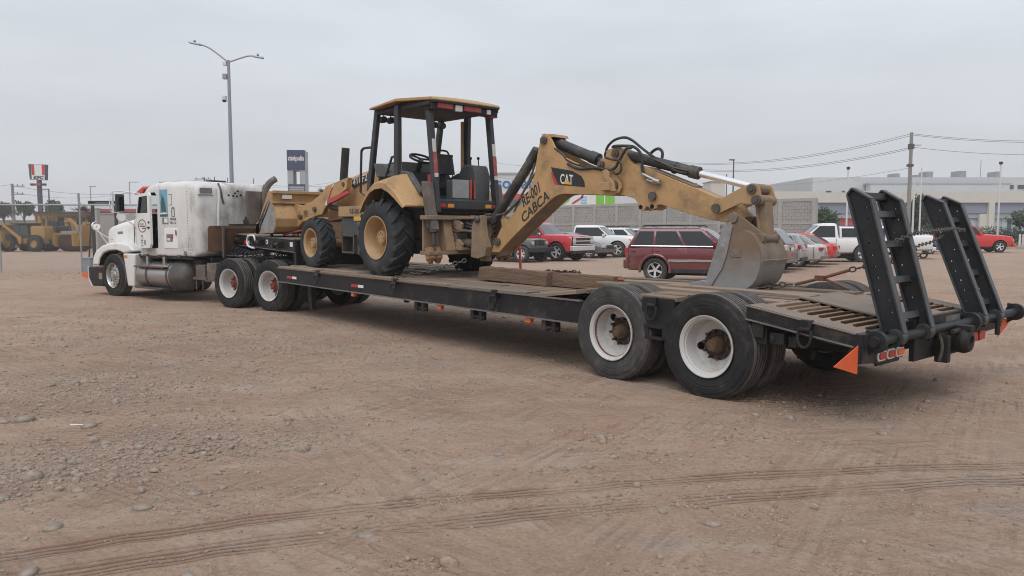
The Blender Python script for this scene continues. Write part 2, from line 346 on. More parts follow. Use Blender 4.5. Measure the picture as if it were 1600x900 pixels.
def cut(o, cutter_mb, mats='hole_black'):
    """boolean-difference a closed cutter out of a closed mesh object, then bake it"""
    c = cutter_mb.build('cutter', mats); mod = o.modifiers.new('cut', 'BOOLEAN'); mod.operation = 'DIFFERENCE'; mod.object = c
    mod.solver = 'EXACT'; mod.material_mode = 'TRANSFER'
    bpy.context.view_layer.update(); c.matrix_world = o.matrix_world.copy(); bpy.context.view_layer.update()
    dg = bpy.context.evaluated_depsgraph_get(); me = bpy.data.meshes.new_from_object(o.evaluated_get(dg))
    o.modifiers.clear(); o.data = me
    me.polygons.foreach_set('use_smooth', [True] * len(me.polygons)); me.set_sharp_from_angle(angle=R(35))
    bpy.data.objects.remove(c); return o
def text(name, s, mat, parent, org, xd, up, h, ext=0.002, width=None, bold=0.0):
    """raised lettering converted to a mesh; org = left end of the baseline, h = capital height"""
    cu = bpy.data.curves.new(name, 'FONT'); cu.body = s; cu.extrude = ext / h * 0.7; cu.offset = bold; cu.resolution_u = 3
    o = bpy.data.objects.new(name, cu); COL.objects.link(o); bpy.context.view_layer.update()
    me = bpy.data.meshes.new_from_object(o.evaluated_get(bpy.context.evaluated_depsgraph_get()))
    bpy.data.objects.remove(o); me.materials.clear(); me.materials.append(MATS[mat])
    xs = [v.co.x for v in me.vertices]; x0, x1 = min(xs), max(xs)
    sc = h / 0.7; sx = sc if width is None else width / (x1 - x0)
    xd = Vector(xd).normalized(); up = Vector(up).normalized(); nn = xd.cross(up); O = Vector(org)
    for v in me.vertices: v.co = O + xd * ((v.co.x - x0) * sx) + up * (v.co.y * sc) + nn * (v.co.z * sc)
    return inst(name, me, parent)
def rrect(hw, zb, zt, rt, rb, n=4, hwb=None):
    """rounded rectangle section (y, z) with half width hw, bottom zb, top zt"""
    hwb = hw if hwb is None else hwb; pts = []
    for cy, cz, r, a0 in ((hw - rt, zt - rt, rt, 0), (-hw + rt, zt - rt, rt, 90), (-hwb + rb, zb + rb, rb, 180), (hwb - rb, zb + rb, rb, 270)):
        for k in range(n + 1):
            a = R(a0 + 90 * k / n); pts.append((cy + r * math.cos(a), cz + r * math.sin(a)))
    return pts
def chain(name, pts, label, link_len=0.075, r=0.007, mat='chain_rust', sag=0.0, group=None):
    """oval links threaded one through the next along a polyline"""
    P = [Vector(p) for p in pts]; m = MB(); L = []; acc = []
    for a, b in zip(P, P[1:]):
        n = max(1, int((b - a).length / 0.01))
        for i in range(n):
            t = i / n; q = a.lerp(b, t); q.z -= sag * 4 * t * (1 - t); acc.append(q)
    acc.append(P[-1]); pitch = link_len - 2.2 * r; d = 0; last = acc[0]; k = 0; start = acc[0]
    for q in acc[1:]:
        if (q - start).length >= pitch:
            dr = (q - start).normalized(); u = dr.cross(Vector((0, 0, 1)))
            if u.length < 0.1: u = dr.cross(Vector((1, 0, 0)))
            u.normalize(); v = u.cross(dr); c = (q + start) / 2; s_ = u if k % 2 else v
            h = link_len / 2 - r; wd = link_len * 0.29; ring = []
            for i in range(10):
                a = 2 * math.pi * i / 10; ca, sa = math.cos(a), math.sin(a)
                ring.append(c + dr * (math.copysign(h - wd, ca) * (1 if abs(ca) > 0.05 else 0) + wd * ca) + s_ * (wd * sa))
            m.tube(ring, r, 6, closed=True); k += 1; start = q
    o = m.build(name, mat); return tag(o, label, 'chain', group)

# ---------------------------------------------------------------- ground
TRK = [(-0.03306, 0.2679, 4.718, 0.10, 0.05), (-0.02626, 0.2742, 4.312, 0.11, 0.05)]
def ground_material():
    m = bpy.data.materials.new('dirt_ground'); m.use_nodes = True; t = m.node_tree; N = t.nodes.new; L = t.links.new
    b = t.nodes['Principled BSDF']; b.inputs['Roughness'].default_value = 0.95; b.inputs['Specular IOR Level'].default_value = 0.15
    c = N('ShaderNodeTexCoord'); P = c.outputs['Object']
    def noise(sc, det=6, ro=0.6, st=(1, 1, 1)):
        mp = N('ShaderNodeMapping'); mp.inputs['Scale'].default_value = st; L(P, mp.inputs[0])
        n = N('ShaderNodeTexNoise'); n.inputs['Scale'].default_value = sc; n.inputs['Detail'].default_value = det; n.inputs['Roughness'].default_value = ro
        L(mp.outputs[0], n.inputs['Vector']); return n.outputs['Fac']
    def rng(s, a, b_, c_=0, d=1):
        r = N('ShaderNodeMapRange'); r.inputs[1].default_value = a; r.inputs[2].default_value = b_; r.inputs[3].default_value = c_; r.inputs[4].default_value = d
        L(s, r.inputs[0]); return r.outputs[0]
    def math_(op, a, b_=None, c_=None):
        n = N('ShaderNodeMath'); n.operation = op
        for i, x in enumerate((a, b_, c_)):
            if x is None: continue
            if isinstance(x, (int, float)): n.inputs[i].default_value = x
            else: L(x, n.inputs[i])
        return n.outputs[0]
    def mix(f, a, col, bt='MIX'):
        n = N('ShaderNodeMix'); n.data_type = 'RGBA'; n.blend_type = bt
        if isinstance(f, (int, float)): n.inputs['Factor'].default_value = f
        else: L(f, n.inputs['Factor'])
        if isinstance(a, tuple): n.inputs['A'].default_value = (*a, 1)
        else: L(a, n.inputs['A'])
        if isinstance(col, tuple): n.inputs['B'].default_value = (*col, 1)
        else: L(col, n.inputs['B'])
        return n.outputs['Result']
    streaks = []
    col = mix(rng(noise(0.25, 5), 0.35, 0.65), (0.42, 0.297, 0.219), (0.36, 0.248, 0.181))
    col = mix(rng(noise(0.9, 6, 0.65, (1, 1.6, 1)), 0.48, 0.72, 0, 0.7), col, (0.47, 0.36, 0.285))
    col = mix(rng(noise(0.12, 4), 0.53, 0.66, 0, 0.75), col, (0.385, 0.215, 0.145))
    col = mix(rng(noise(0.55, 7, 0.7, (0.8, 1.3, 1)), 0.56, 0.68, 0, 0.75), col, (0.305, 0.272, 0.252))
    fine = noise(38, 5, 0.7)
    col = mix(1, col, mix(1, (0, 0, 0), rng(fine, 0.25, 0.75, 0.70, 1.28), 'ADD'), 'MULTIPLY')
    grit = N('ShaderNodeTexVoronoi'); grit.inputs['Scale'].default_value = 24; L(P, grit.inputs['Vector'])
    gm = rng(grit.outputs['Distance'], 0.12, 0.28, 1, 0)
    gsel = math_('MULTIPLY', gm, rng(noise(1.1, 5, 0.6), 0.52, 0.66))
    col = mix(math_('MULTIPLY', gsel, 0.65), col, (0.30, 0.275, 0.25))
    col = mix(rng(noise(3.2, 6, 0.7, (0.5, 1.5, 1)), 0.5, 0.7, 0, 0.5), col, (0.30, 0.222, 0.172))
    col = mix(rng(noise(2.1, 6, 0.7, (0.45, 1.4, 1)), 0.54, 0.72, 0, 0.6), col, (0.46, 0.375, 0.315))
    for ang, sc_, thr in ((R(11), 1.0, 0.57), (R(-38), 1.2, 0.54), (R(-62), 0.9, 0.57), (R(58), 1.1, 0.53)):
        mpr = N('ShaderNodeMapping'); mpr.inputs['Rotation'].default_value = (0, 0, -ang); L(P, mpr.inputs[0])
        mpx = N('ShaderNodeMapping'); mpx.inputs['Scale'].default_value = (0.9 * sc_, 14 * sc_, 1); L(mpr.outputs[0], mpx.inputs[0])
        ns = N('ShaderNodeTexNoise'); ns.inputs['Scale'].default_value = 1.0; ns.inputs['Detail'].default_value = 5; ns.inputs['Roughness'].default_value = 0.6; L(mpx.outputs[0], ns.inputs['Vector'])
        streak = math_('MULTIPLY', rng(ns.outputs['Fac'], 0.5, 0.68), rng(noise(0.33 * sc_ + ang, 3), thr - .08, thr + .06))
        col = mix(math_('MULTIPLY', streak, 0.4), col, (0.25, 0.165, 0.12)); streaks.append(streak)
        lightst = math_('MULTIPLY', rng(ns.outputs['Fac'], 0.5, 0.34), rng(noise(0.4 * sc_ + ang, 3), thr - .08, thr + .06))
        col = mix(math_('MULTIPLY', lightst, 0.34), col, (0.50, 0.395, 0.315))
    # far lot: paler, plain dust
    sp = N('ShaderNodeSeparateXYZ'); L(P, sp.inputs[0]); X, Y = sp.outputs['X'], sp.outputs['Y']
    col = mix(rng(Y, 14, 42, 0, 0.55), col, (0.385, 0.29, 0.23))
    h = math_('MULTIPLY', fine, 0.35)
    h = math_('ADD', h, math_('MULTIPLY', gsel, 0.7))
    h = math_('ADD', h, math_('MULTIPLY', noise(6, 8, 0.72), 2.6))
    for s_ in streaks: h = math_('SUBTRACT', h, math_('MULTIPLY', s_, 0.6))
    wob = math_('MULTIPLY', math_('SUBTRACT', noise(0.5, 2), 0.5), 0.10)
    # tyre tracks: narrow ribbed grooves pressed into the dirt
    for a, b1, c0, hw, pitch in TRK:
        u = math_('SUBTRACT', Y, math_('ADD', math_('ADD', math_('MULTIPLY', math_('MULTIPLY', X, X), a), math_('MULTIPLY', X, b1)), c0))
        u = math_('ADD', u, wob)
        msk = rng(math_('ABSOLUTE', u), hw - 0.012, hw + 0.012, 1, 0)
        patch = rng(noise(1.3, 4, 0.65, (1, 0.3, 1)), 0.34, 0.52)
        msk = math_('MULTIPLY', msk, patch)
        gro = math_('POWER', math_('MULTIPLY_ADD', math_('SINE', math_('MULTIPLY', u, 2 * math.pi / pitch)), 0.5, 0.5), 2.5)
        h = math_('SUBTRACT', h, math_('MULTIPLY', math_('MULTIPLY', gro, msk), 1.2))
        redm = math_('MULTIPLY', msk, rng(noise(0.8, 3), 0.42, 0.6))
        col = mix(math_('MULTIPLY', redm, 0.5), col, (0.30, 0.165, 0.12))
        col = mix(math_('MULTIPLY', math_('MULTIPLY', gro, msk), 0.18), col, (0.16, 0.105, 0.08))
    # broad older wheel sweeps: shallow bands at several angles
    for ang, off, wdt, am in ((12, 6.6, 0.35, 0.5), (9, 7.6, 0.45, 0.6), (8, 9.4, 0.5, 0.6), (-34, 2.7, 0.3, 0.5), (-30, 3.9, 0.25, 0.4), (14, 11.6, 0.6, 0.5), (62, 1.3, 0.22, 0.5), (66, 0.4, 0.2, 0.45)):
        ca, sa = math.cos(R(ang)), math.sin(R(ang))
        u = math_('ADD', math_('SUBTRACT', math_('SUBTRACT', math_('MULTIPLY', Y, ca), math_('MULTIPLY', X, sa)), off), math_('MULTIPLY', wob, 3))
        msk = rng(math_('ABSOLUTE', u), wdt * 0.6, wdt, 1, 0)
        msk = math_('MULTIPLY', msk, rng(noise(0.45, 3, 0.6), 0.42, 0.58))
        lines = noise(9, 3, 0.7, (1, 1, 1)); 
        stre = math_('MULTIPLY_ADD', math_('SINE', math_('MULTIPLY_ADD', u, 95, math_('MULTIPLY', lines, 5))), 0.5, 0.5)
        h = math_('SUBTRACT', h, math_('MULTIPLY', math_('MULTIPLY', stre, msk), 1.0 * am))
        col = mix(math_('MULTIPLY', msk, 0.6 * am), col, (0.375, 0.245, 0.185))
        col = mix(math_('MULTIPLY', math_('MULTIPLY', stre, msk), 0.42 * am), col, (0.20, 0.14, 0.11))
    L(col, b.inputs['Base Color'])
    bp = N('ShaderNodeBump'); bp.inputs['Strength'].default_value = 1.0; bp.inputs['Distance'].default_value = 0.026
    L(h, bp.inputs['Height']); L(bp.outputs[0], b.inputs['Normal'])
    MATS['dirt_ground'] = m
ground_material()
def gz(x, y):
    """height of the lot's surface"""
    if y > 45 or y < -3 or abs(x) > 30: return 0.0
    f = min(1, (45 - y) / 15, (y + 3) / 2, (30 - abs(x)) / 6)
    p = Vector((x, y, 0))
    z = 0.022 * mnoise.noise(p * 0.45) + 0.014 * mnoise.noise(p * 1.7 + Vector((5, 2, 0))) + 0.007 * mnoise.noise(p * 5.0)
    if y < 16:
        k = max(0, mnoise.noise(p * 0.8 + Vector((9, 4, 0)))) * min(1, (16 - y) / 3)       # clods and crumbs gather in patches
        if k > 0: z += 0.045 * k * abs(mnoise.noise(p * 9.0)) + 0.03 * k * max(0, mnoise.noise(p * 17.0))
        for a, b1, c0, hw, pt in TRK:
            u = abs(y - (a * x * x + b1 * x + c0))
            if u < .22: z += -0.006 * max(0, 1 - (u / hw) ** 4) + (0.007 * math.exp(-((u - hw - .025) / .025) ** 2)) * (1 + mnoise.noise(p * 6))
    return z * f
def axis(lo, hi, near, step, g=1.22):
    v = [near[0]];
    while v[-1] < near[1]: v.append(v[-1] + step)
    s = step; up = v[-1]
    while up < hi: s *= g; up += s; v.append(up)
    s = step; dn = v[0]; pre = []
    while dn > lo: s *= g; dn -= s; pre.append(dn)
    return pre[::-1] + v
xs = axis(-1500, 1500, (-7, 7), 0.045, 1.07); ys = axis(-120, 2000, (2.6, 11), 0.038, 1.05)
gv = [(x, y, gz(x, y)) for y in ys for x in xs]; nx = len(xs)
gf = [(j * nx + i, j * nx + i + 1, (j + 1) * nx + i + 1, (j + 1) * nx + i) for j in range(len(ys) - 1) for i in range(nx - 1)]
me = bpy.data.meshes.new('ground'); me.from_pydata(gv, [], gf); me.materials.append(M['dirt_ground'])
me.polygons.foreach_set('use_smooth', [True] * len(me.polygons)); me.update()
tag(link(bpy.data.objects.new('ground', me)), kind='structure')

# stones: loose gravel is one mass; the larger river stones are things
pm('stone', (0.265, 0.215, 0.175), 0.9, 0, 0.4, 30.0, (0.37, 0.28, 0.225), 0.5, 22, bump=0.1, bump_scale=60)
pm('stone_grey', (0.235, 0.20, 0.17), 0.88, 0, 0.3, 14.0, (0.37, 0.28, 0.225), 0.5, 9, bump=0.1, bump_scale=60)
def stone_mesh(seed, n=1):
    bm = bmesh.new(); bmesh.ops.create_icosphere(bm, subdivisions=n, radius=1.0)
    rs = random.Random(seed)
    off = Vector((rs.random() * 50, rs.random() * 50, 0))
    for v in bm.verts: v.co *= 1 + 0.36 * mnoise.noise(v.co * 0.9 + off)
    vs = [v.co.copy() for v in bm.verts]; fs = [tuple(q.index for q in f.verts) for f in bm.faces]; bm.free(); return vs, fs
SM = [stone_mesh(i) for i in range(8)]
def add_stone(mb, x, y, s, rs):
    vs, fs = SM[rs.randrange(8)]
    fl = rs.uniform(0.5, 0.9); mt = T(x, y, gz(x, y) + s * fl * 0.08, rs.uniform(0, 6.3), rs.uniform(-.25, .25)) @ Matrix.Diagonal((s * rs.uniform(.8, 1.5), s, s * fl, 1))
    mb.add(vs, fs, mt)
rs = random.Random(11); gmb = MB()
# (x, y, spread x, spread y, count, stone size)
for cx, cy, sx, sy, n, sz in ((-2.3, 6.1, .55, .35, 380, .017), (-2.9, 5.5, .6, .35, 420, .02), (-3.3, 5.0, .5, .3, 260, .022), (-3.8, 8.4, .9, .7, 700, .018), (-4.5, 7.6, .8, .6, 380, .02),
    (-4.6, 11.3, 1.6, .6, 620, .018), (-2.7, 10.3, 1.1, .5, 520, .017), (-1.0, 7.9, .9, .5, 480, .013), (-1.8, 5.9, .4, .25, 110, .018), (-.2, 9.4, 1.3, .6, 420, .012),
    (1.6, 6.3, .5, .35, 160, .012), (2.6, 6.7, .7, .35, 260, .012), (4.0, 7.2, 1.0, .5, 300, .014), (2.0, 4.1, .45, .2, 60, .010), (.6, 5.7, .35, .2, 70, .011), (3.2, 4.0, .5, .3, 70, .010),
    (-2.2, 4.8, .5, .25, 120, .012), (-1.2, 13.5, 2.5, 1.2, 600, .016), (-6, 13, 2, 1.5, 400, .02)):
    for i in range(int(n * 3.2)):
        x, y = rs.gauss(cx, sx), rs.gauss(cy, sy)
        if y > 2.5: add_stone(gmb, x, y, sz * rs.lognormvariate(-.85, .55), rs)
for i in range(4200):
    y = 2.6 + 14 * rs.random() ** 1.4; x = rs.uniform(-.75, .75) * y
    add_stone(gmb, x, y, .0055 * rs.lognormvariate(0, .55), rs)
tag(gmb.build('gravel', 'stone', angle=180), kind='stuff')
pm('clod', (0.31, 0.232, 0.178), 0.98, 0, 0.35, 20.0, (0.21, 0.155, 0.12), 0.5, 15, bump=0.3, bump_scale=60, spec=0.1)
cmb = MB()
for cl in range(95):
    y0 = 2.8 + 9.5 * rs.random() ** 1.2; x0 = rs.uniform(-.72, .72) * y0; r_ = rs.uniform(.08, .3)
    for i in range(int(rs.uniform(20, 80))): add_stone(cmb, rs.gauss(x0, r_ * 1.4), max(2.6, rs.gauss(y0, r_ * .5)), .0068 * rs.lognormvariate(0, .5), rs)
for x0, y0 in ((.75, 5.95), (1.1, 5.5), (.55, 6.15), (1.0, 4.55), (1.5, 4.35), (-.35, 4.55), (.3, 5.2), (2.3, 6.9), (-1.3, 4.75), (1.8, 5.95)):
    for i in range(70): add_stone(cmb, rs.gauss(x0, .16), rs.gauss(y0, .07), .0085 * rs.lognormvariate(0, .5), rs)
tag(cmb.build('dirt_clods', 'clod', angle=180), kind='stuff')
def rock(x, y, s, label, mat='stone_grey', group=None):
    vs, fs = stone_mesh(int(x * 977 + y * 331), 2); mb = MB()
    mb.add(vs, fs, Matrix.Rotation(rs.uniform(0, 6), 4, 'Z') @ Matrix.Diagonal((s * 1.35, s, s * .55, 1)))
    o = mb.build('stone', mat, angle=70); o.location = (x, y, gz(x, y) + s * .05); tag(o, label, 'stone', group); return o
rock(-3.53, 6.31, .06, 'dark brown rounded stone at the left of the dirt lot beside a thin white stick', 'stone_grey')
rock(-.78, 4.02, .045, 'smooth grey stone lying alone just below the ribbed tyre tracks')
rock(1.12, 4.22, .04, 'single grey stone next to the lower ribbed tyre track, right of the middle')
G_ = 'river stones half buried in the dirt'
for x, y, s in ((-3.35, 5.2, .035), (-2.9, 5.05, .03), (-4.2, 6.5, .07), (-4.35, 6.45, .05), (-3.0, 6.35, .035), (-3.1, 5.75, .03), (-2.62, 5.62, .04), (-2.45, 5.15, .035), (-2.2, 4.45, .045), (-2.0, 4.7, .035),
                (-2.35, 3.62, .04), (-1.55, 3.55, .03), (-.1, 5.5, .03), (-1.45, 3.45, .025), (-2.55, 4.15, .04), (-3.15, 4.6, .045), (-2.75, 4.75, .035), (.7, 6.0, .035), (1.2, 5.4, .03), (3.0, 6.1, .04)):
    rock(x, y, s, 'grey river stone half buried in the pebbly dirt of the lot', 'stone_grey', G_)
st = MB(); st.cyl((-3.72, 6.36, .012), (-3.58, 6.33, .02), .006, n=6)
tag(st.build('stick', 'sign_white'), 'thin white stick lying next to the dark brown stone', 'stick')

# ---------------------------------------------------------------- road wheels
def tyre_profile(r, w, rim, groove=0.016, ribs=5):
    """(along, radius) from the inner bead round the tread to the outer bead, tread with circumferential grooves"""
    h = w / 2; p = [(-h * .72, rim), (-h * .92, rim + (r - rim) * .22), (-h, rim + (r - rim) * .5), (-h * .97, rim + (r - rim) * .75), (-h * .88, r - .022), (-h * .80, r - .006)]
    seg = 2 * h * .78 / ribs
    for k in range(ribs):
        a = -h * .78 + k * seg; p += [(a, r), (a + seg * .70, r)]
        if k < ribs - 1: p += [(a + seg * .73, r - groove), (a + seg * .97, r - groove)]
    p += [(h * .80, r - .006), (h * .88, r - .022), (h * .90, r - .05), (h * .95, r - .056), (h * .94, rim + (r - rim) * .74), (h * .985, rim + (r - rim) * .70), (h, rim + (r - rim) * .5), (h * .965, rim + (r - rim) * .46), (h * .985, rim + (r - rim) * .40), (h * .93, rim + (r - rim) * .30), (h * .92, rim + (r - rim) * .22), (h * .72, rim)]
    return p
TY = {}
def truck_tyre(mat):
    if mat not in TY:
        m = MB(); P_ = tyre_profile(.525, .275, .292); N_ = 72; m.lathe(P_, n=N_)
        m.mi = [1 if (P_[k][1] > .515 and P_[k + 1][1] > .515) else 0 for k in range(len(P_) - 1) for i in range(N_)]
        TY[mat] = m.mesh('tyre', [mat, 'tread_dust'], 28)
    return TY[mat]
def dish_rim(inner_mat='rim_white'):
    """deep white disc wheel, dished inwards, with two hand holes; outer face towards +y"""
    k = 'dish' + inner_mat
    if k not in TY:
        m = MB(); m.lathe([(-.10, .285), (.118, .292), (.128, .306), (.138, .308), (.138, .300), (.124, .283), (.116, .274), (.096, .272), (.088, .262), (-.03, .258), (-.06, .243), (-.075, .205), (-.078, .12), (-.11, .12), (-.11, .27), (-.10, .285)], n=56)
        o = m.build('rim', [inner_mat, 'hole_black'])
        c = MB(); c.cyl((0, -.2, .195), (0, .05, .195), .043, n=16); c.cyl((0, -.2, -.195), (0, .05, -.195), .043, n=16)
        cut(o, c); TY[k] = o.data; bpy.data.objects.remove(o)
    return TY[k]
def hub_mesh(mat):
    k = 'hub' + mat
    if k not in TY:
        m = MB(); m.cur = 1; m.lathe([(-.12, .0), (-.12, .155), (-.07, .155), (-.075, .115), (-.09, .10), (-.09, .085)], n=24); m.cur = 0; m.lathe([(-.09, .085), (-.03, .080), (.01, .062), (.045, .055), (.05, .0)], n=20); m.cur = 1
        for i in range(10):
            a = 2 * math.pi * i / 10; m.cyl((math.cos(a) * .138, -.07, math.sin(a) * .142), (math.cos(a) * .142, -.02, math.sin(a) * .142), .015, n=6)
        m.cur = 0
        for i in range(8):
            a = 2 * math.pi * i / 8; m.cyl((math.cos(a) * .04, .045, math.sin(a) * .05), (math.cos(a) * .04, .058, math.sin(a) * .04), .008, n=6)
        TY[k] = m.mesh('hub', [mat, 'hub_dark' if mat == 'hub_rust' else mat])
    return TY[k]
def dual(parent, x, y, side, z=.51, hub='hub_rust', rot=0.0, mats=('tyre', 'tyre'), rim='rim_white'):
    """outer and inner wheel of one axle end; side=+1 left, -1 right"""
    for k in (0, 1):
        wl = group_empty('wheel', parent, T(x, y - side * k * .335, z) @ Matrix.Rotation(0 if side > 0 else math.pi, 4, 'Z') @ Matrix.Rotation(rot + k, 4, 'Y'))
        inst('tyre', truck_tyre(mats[k]), wl)
        if k == 0:
            inst('rim', dish_rim(rim), wl); inst('hub', hub_mesh(hub), wl)
        else: inst('rim', dish_rim(rim), wl, Matrix.Rotation(math.pi, 4, 'Z'))

# ---------------------------------------------------------------- lowboy trailer (local: x forward from the rear axle, y left, z up)
PT = R(.5)
TRM = veh(2.851, 8.273, 41, 0, PT)
tr = thing('lowboy_trailer', 'long black lowboy trailer with wooden deck and raised loading ramps at its tail', 'trailer', TRM)
YL, YR = 1.28, -1.68
for x, rot1, rot2, hm in ((0.0, R(100), .4, 'tyre'), (1.235, R(44), 1.1, 'tyre_dusty')):
    dual(tr, x, 1.145, 1, hub='hub_rust', rot=rot1, mats=(hm, 'tyre_dusty'))
    dual(tr, x, -1.545, -1, hub='hub_rust', rot=rot2, mats=('tyre_dusty', 'tyre_dusty'))
m = MB(); m.lathe([(.094, .2735), (.094, .262), (.07, .261), (.07, .2635)], c=(1.235, 1.145, .51), n=48); m.build('rust_ring', 'rim_rust', tr)
m = MB()
for x in (0, 1.235): m.cyl((x, .85, .51), (x, -1.2, .51), .075, n=14)
m.build('axle', 'frame_black', tr)
# side beams: C-section with flanges, front deck length
def beam(name, x0, x1, z0, z1, y, sgn):
    m = MB(); m.box(x0, x1, y - .05 * sgn - .012, y - .05 * sgn + .012, z0 + .01, z1 - .01)
    o = m.build(name, 'trailer_black', tr)
    f = MB(); f.box(x0, x1, y - .075 * sgn, y + .0 * sgn, z1 - .012, z1 + .002); f.box(x0, x1, y - .075 * sgn, y, z0 - .002, z0 + .012)
    f.build('flange', 'edge_steel', o)
    return o
sb = beam('side_beam', 1.72, 9.83, .545, .825, YL, 1)
beam('side_beam', 1.72, 9.83, .545, .825, YR, -1)
m = MB(); m.prism([(1.72, YL - .035), (1.72, YL - .10), (1.60, .70), (1.56, .70), (1.66, YL - .035)], .56, .815, 'z')
m.prism([(9.83, YL - .03), (9.83, -1.65), (9.87, -1.65), (9.87, YL - .03)], .56, .82, 'z'); m.build('end_plate', 'trailer_black', tr, .006)
m = MB()
for y in (.35, -.75):
    m.prism([(9.8, .56), (9.8, .80), (2.3, .78), (1.7, .86), (-.4, .86), (-1.45, .70), (-1.45, .55), (-.6, .45), (2.0, .45)], y - .06, y + .06)
m.build('main_rail', 'frame_black', tr)
m = MB()
for i in range(14): m.box(2.3 + i * .56, 2.38 + i * .56, -1.62, 1.22, .60, .765)
m.build('cross_member', 'frame_black', tr)
# dirty suspension hangers and springs
m = MB()
for y in (.35, -.75):
    for x in (.62, -.55, 1.8): m.prism([(x - .12, .7), (x + .12, .7), (x + .07, .36), (x - .07, .36)], y - .05, y + .05)
    for x in (0, 1.235):
        for k in range(4): m.box(x - .5 + k * .08, x + .5 - k * .08, y - .045, y + .045, .585 + k * .02, .602 + k * .02)
        m.cyl((x + .1, y + .16, .62), (x + .1, y + .34, .62), .085, n=14)
m.build('suspension', 'frame_black', tr, .004)
# planks, laid lengthwise; each one its own board
prs = random.Random(5); WM = ['wood_light', 'wood_grey', 'wood_pale', 'wood_light', 'wood_grey', 'wood_dark']
def plank(x0, x1, y0, y1, z, th=.045, mat=None, tilt=0.0, zf=None):
    m = MB(); n = max(2, int((x1 - x0) / .35)); rings = []; a0 = prs.uniform(-1, 1)
    for i in range(n + 1):
        x = x0 + (x1 - x0) * i / n; wv = .005 * math.sin(x * 2.3 + a0 * 3) + prs.uniform(-.003, .003)
        zz = (zf(x) if zf else z) + .006 * math.sin(x * 1.7 + a0 * 5) + tilt * i / n
        ed = prs.uniform(-.004, .004); zt = prs.uniform(-.003, .003)
        rings.append([(x, y0 + wv, zz - th), (x, y1 + wv + ed, zz - th), (x, y1 + wv + ed, zz - .006 + zt), (x, y1 + wv + ed - .012, zz + zt), (x, y0 + wv + .012, zz), (x, y0 + wv, zz - .006)])
    m.loft(rings); return m.build('plank', mat or prs.choice(WM), tr, angle=50)
def deckz(x): return .842 if x > 2.6 else (.842 + .105 * max(0, min(1, (2.6 - x) / .9)) if x > 1.7 else .947)
yy = 1.265; k = 0
while yy > -1.6:
    wd = prs.choice((.19, .22, .24, .17)); wd = min(wd, yy + 1.655)
    cuts = [2.62] + sorted(prs.uniform(3.3 + 1.9 * j, 4.6 + 1.9 * j) for j in range(3)) + [9.78]
    for a, b in zip(cuts, cuts[1:]):
        plank(a + .008, b - .008, yy - wd + .012, yy, .842 + prs.uniform(-.012, .014))
    yy -= wd; k += 1
yy = .62; zf = lambda x: deckz(x)
while yy > -1.0:
    wd = prs.choice((.2, .23, .18)); wd = min(wd, yy + 1.02)
    plank(-.42 + prs.uniform(-.03, .03), 2.6, yy - wd + .007, yy, 0, zf=lambda x: deckz(x) + .002)
    yy -= wd
for y1 in (1.25, 1.05, .84):
    plank(1.80, 2.6, y1 - .19, y1, 0, zf=deckz); plank(.36 + prs.uniform(0, .05), .86, y1 - .19, y1, .965)
for y1 in (-1.03, -1.24, -1.45):
    plank(1.80, 2.6, y1 - .19, y1, 0, zf=deckz); plank(.36, .86, y1 - .19, y1, .965)
# loose boards lying about the bucket
for x0, x1, y0, mat, z, tl in ((.9, 2.9, -.42, 'wood_pale', .985, -.05), (.2, 2.2, .28, 'wood_light', .975, 0), (-.5, 1.3, .02, 'wood_pale', .982, .006), (1.0, 3.5, -.95, 'wood_grey', .975, -.06), (.1, 1.7, .5, 'wood_pale', .985, 0.004), (-.6, .4, -.75, 'wood_grey', .98, 0)):
    plank(x0, x1, y0, y0 + .2, z, .032, mat, tl)
# block between the two near wheels, with its ring and bracket
m = MB(); m.prism([(.40, .64), (.40, .94), (.82, .94), (.82, .66), (.74, .63)], .60, YL - .02); m.build('wheel_divider', 'trailer_black', tr, .01)
m = MB(); m.prism([(.40, .64), (.40, .94), (.82, .94), (.82, .66)], YR + .02, -1.0); m.build('wheel_divider', 'trailer_black', tr, .01)
# beavertail
def tz(x): return .955 - .155 * min(1, max(0, (-.43 - x) / 1.04))
def slab(y0, y1, x0, x1, dz, th, mat, name):
    m = MB(); m.hexa([(x1, y0, tz(x1) + dz - th), (x0, y0, tz(x0) + dz - th), (x0, y1, tz(x0) + dz - th), (x1, y1, tz(x1) + dz - th), (x1, y0, tz(x1) + dz), (x0, y0, tz(x0) + dz), (x0, y1, tz(x0) + dz), (x1, y1, tz(x1) + dz)])
    return m.build(name, mat, tr, .004)
slab(.98, YL - .005, -.42, -1.46, 0, .012, 'deck_steel', 'edge_plate')
slab(YR + .005, -1.38, -.42, -1.46, 0, .012, 'deck_steel', 'edge_plate')
slab(-.75, .32, -.43, -1.46, .028, .02, 'deck_steel', 'centre_plate')
slab(.325, .975, -.43, -1.46, -.012, .03, 'tail_dirt', 'tail_floor'); slab(-1.375, -.755, -.43, -1.46, -.012, .03, 'tail_dirt', 'tail_floor')
for y0, y1 in ((.33, .96), (-1.36, -.76)):
    for i in range(9):
        x = -.56 - i * .105
        m = MB(); m.box(x - .013, x + .013, y0 + .02, y1 - .01 * (i % 3), tz(x) - .04, tz(x) + .012); m.build('traction_bar', 'wood_light' if i < 3 else 'rust_brown', tr, .006)
for yb, sg in ((YL, 1), (YR, -1)):
    m = MB(); m.prism([(-.43, .955), (-1.47, .80), (-1.47, .675), (-1.25, .69), (-.43, .815)], yb - .03 * sg - .01, yb - .03 * sg + .012)
    o = m.build('tail_beam', 'trailer_black', tr)
    f = MB(); 
    f.hexa([(-1.45, yb - .06 * sg, .692), (-.43, yb - .06 * sg, .83), (-.43, yb, .83), (-1.45, yb, .692), (-1.45, yb - .06 * sg, .68), (-.43, yb - .06 * sg, .818), (-.43, yb, .818), (-1.45, yb, .68)])
    f.build('flange', 'edge_steel', o)
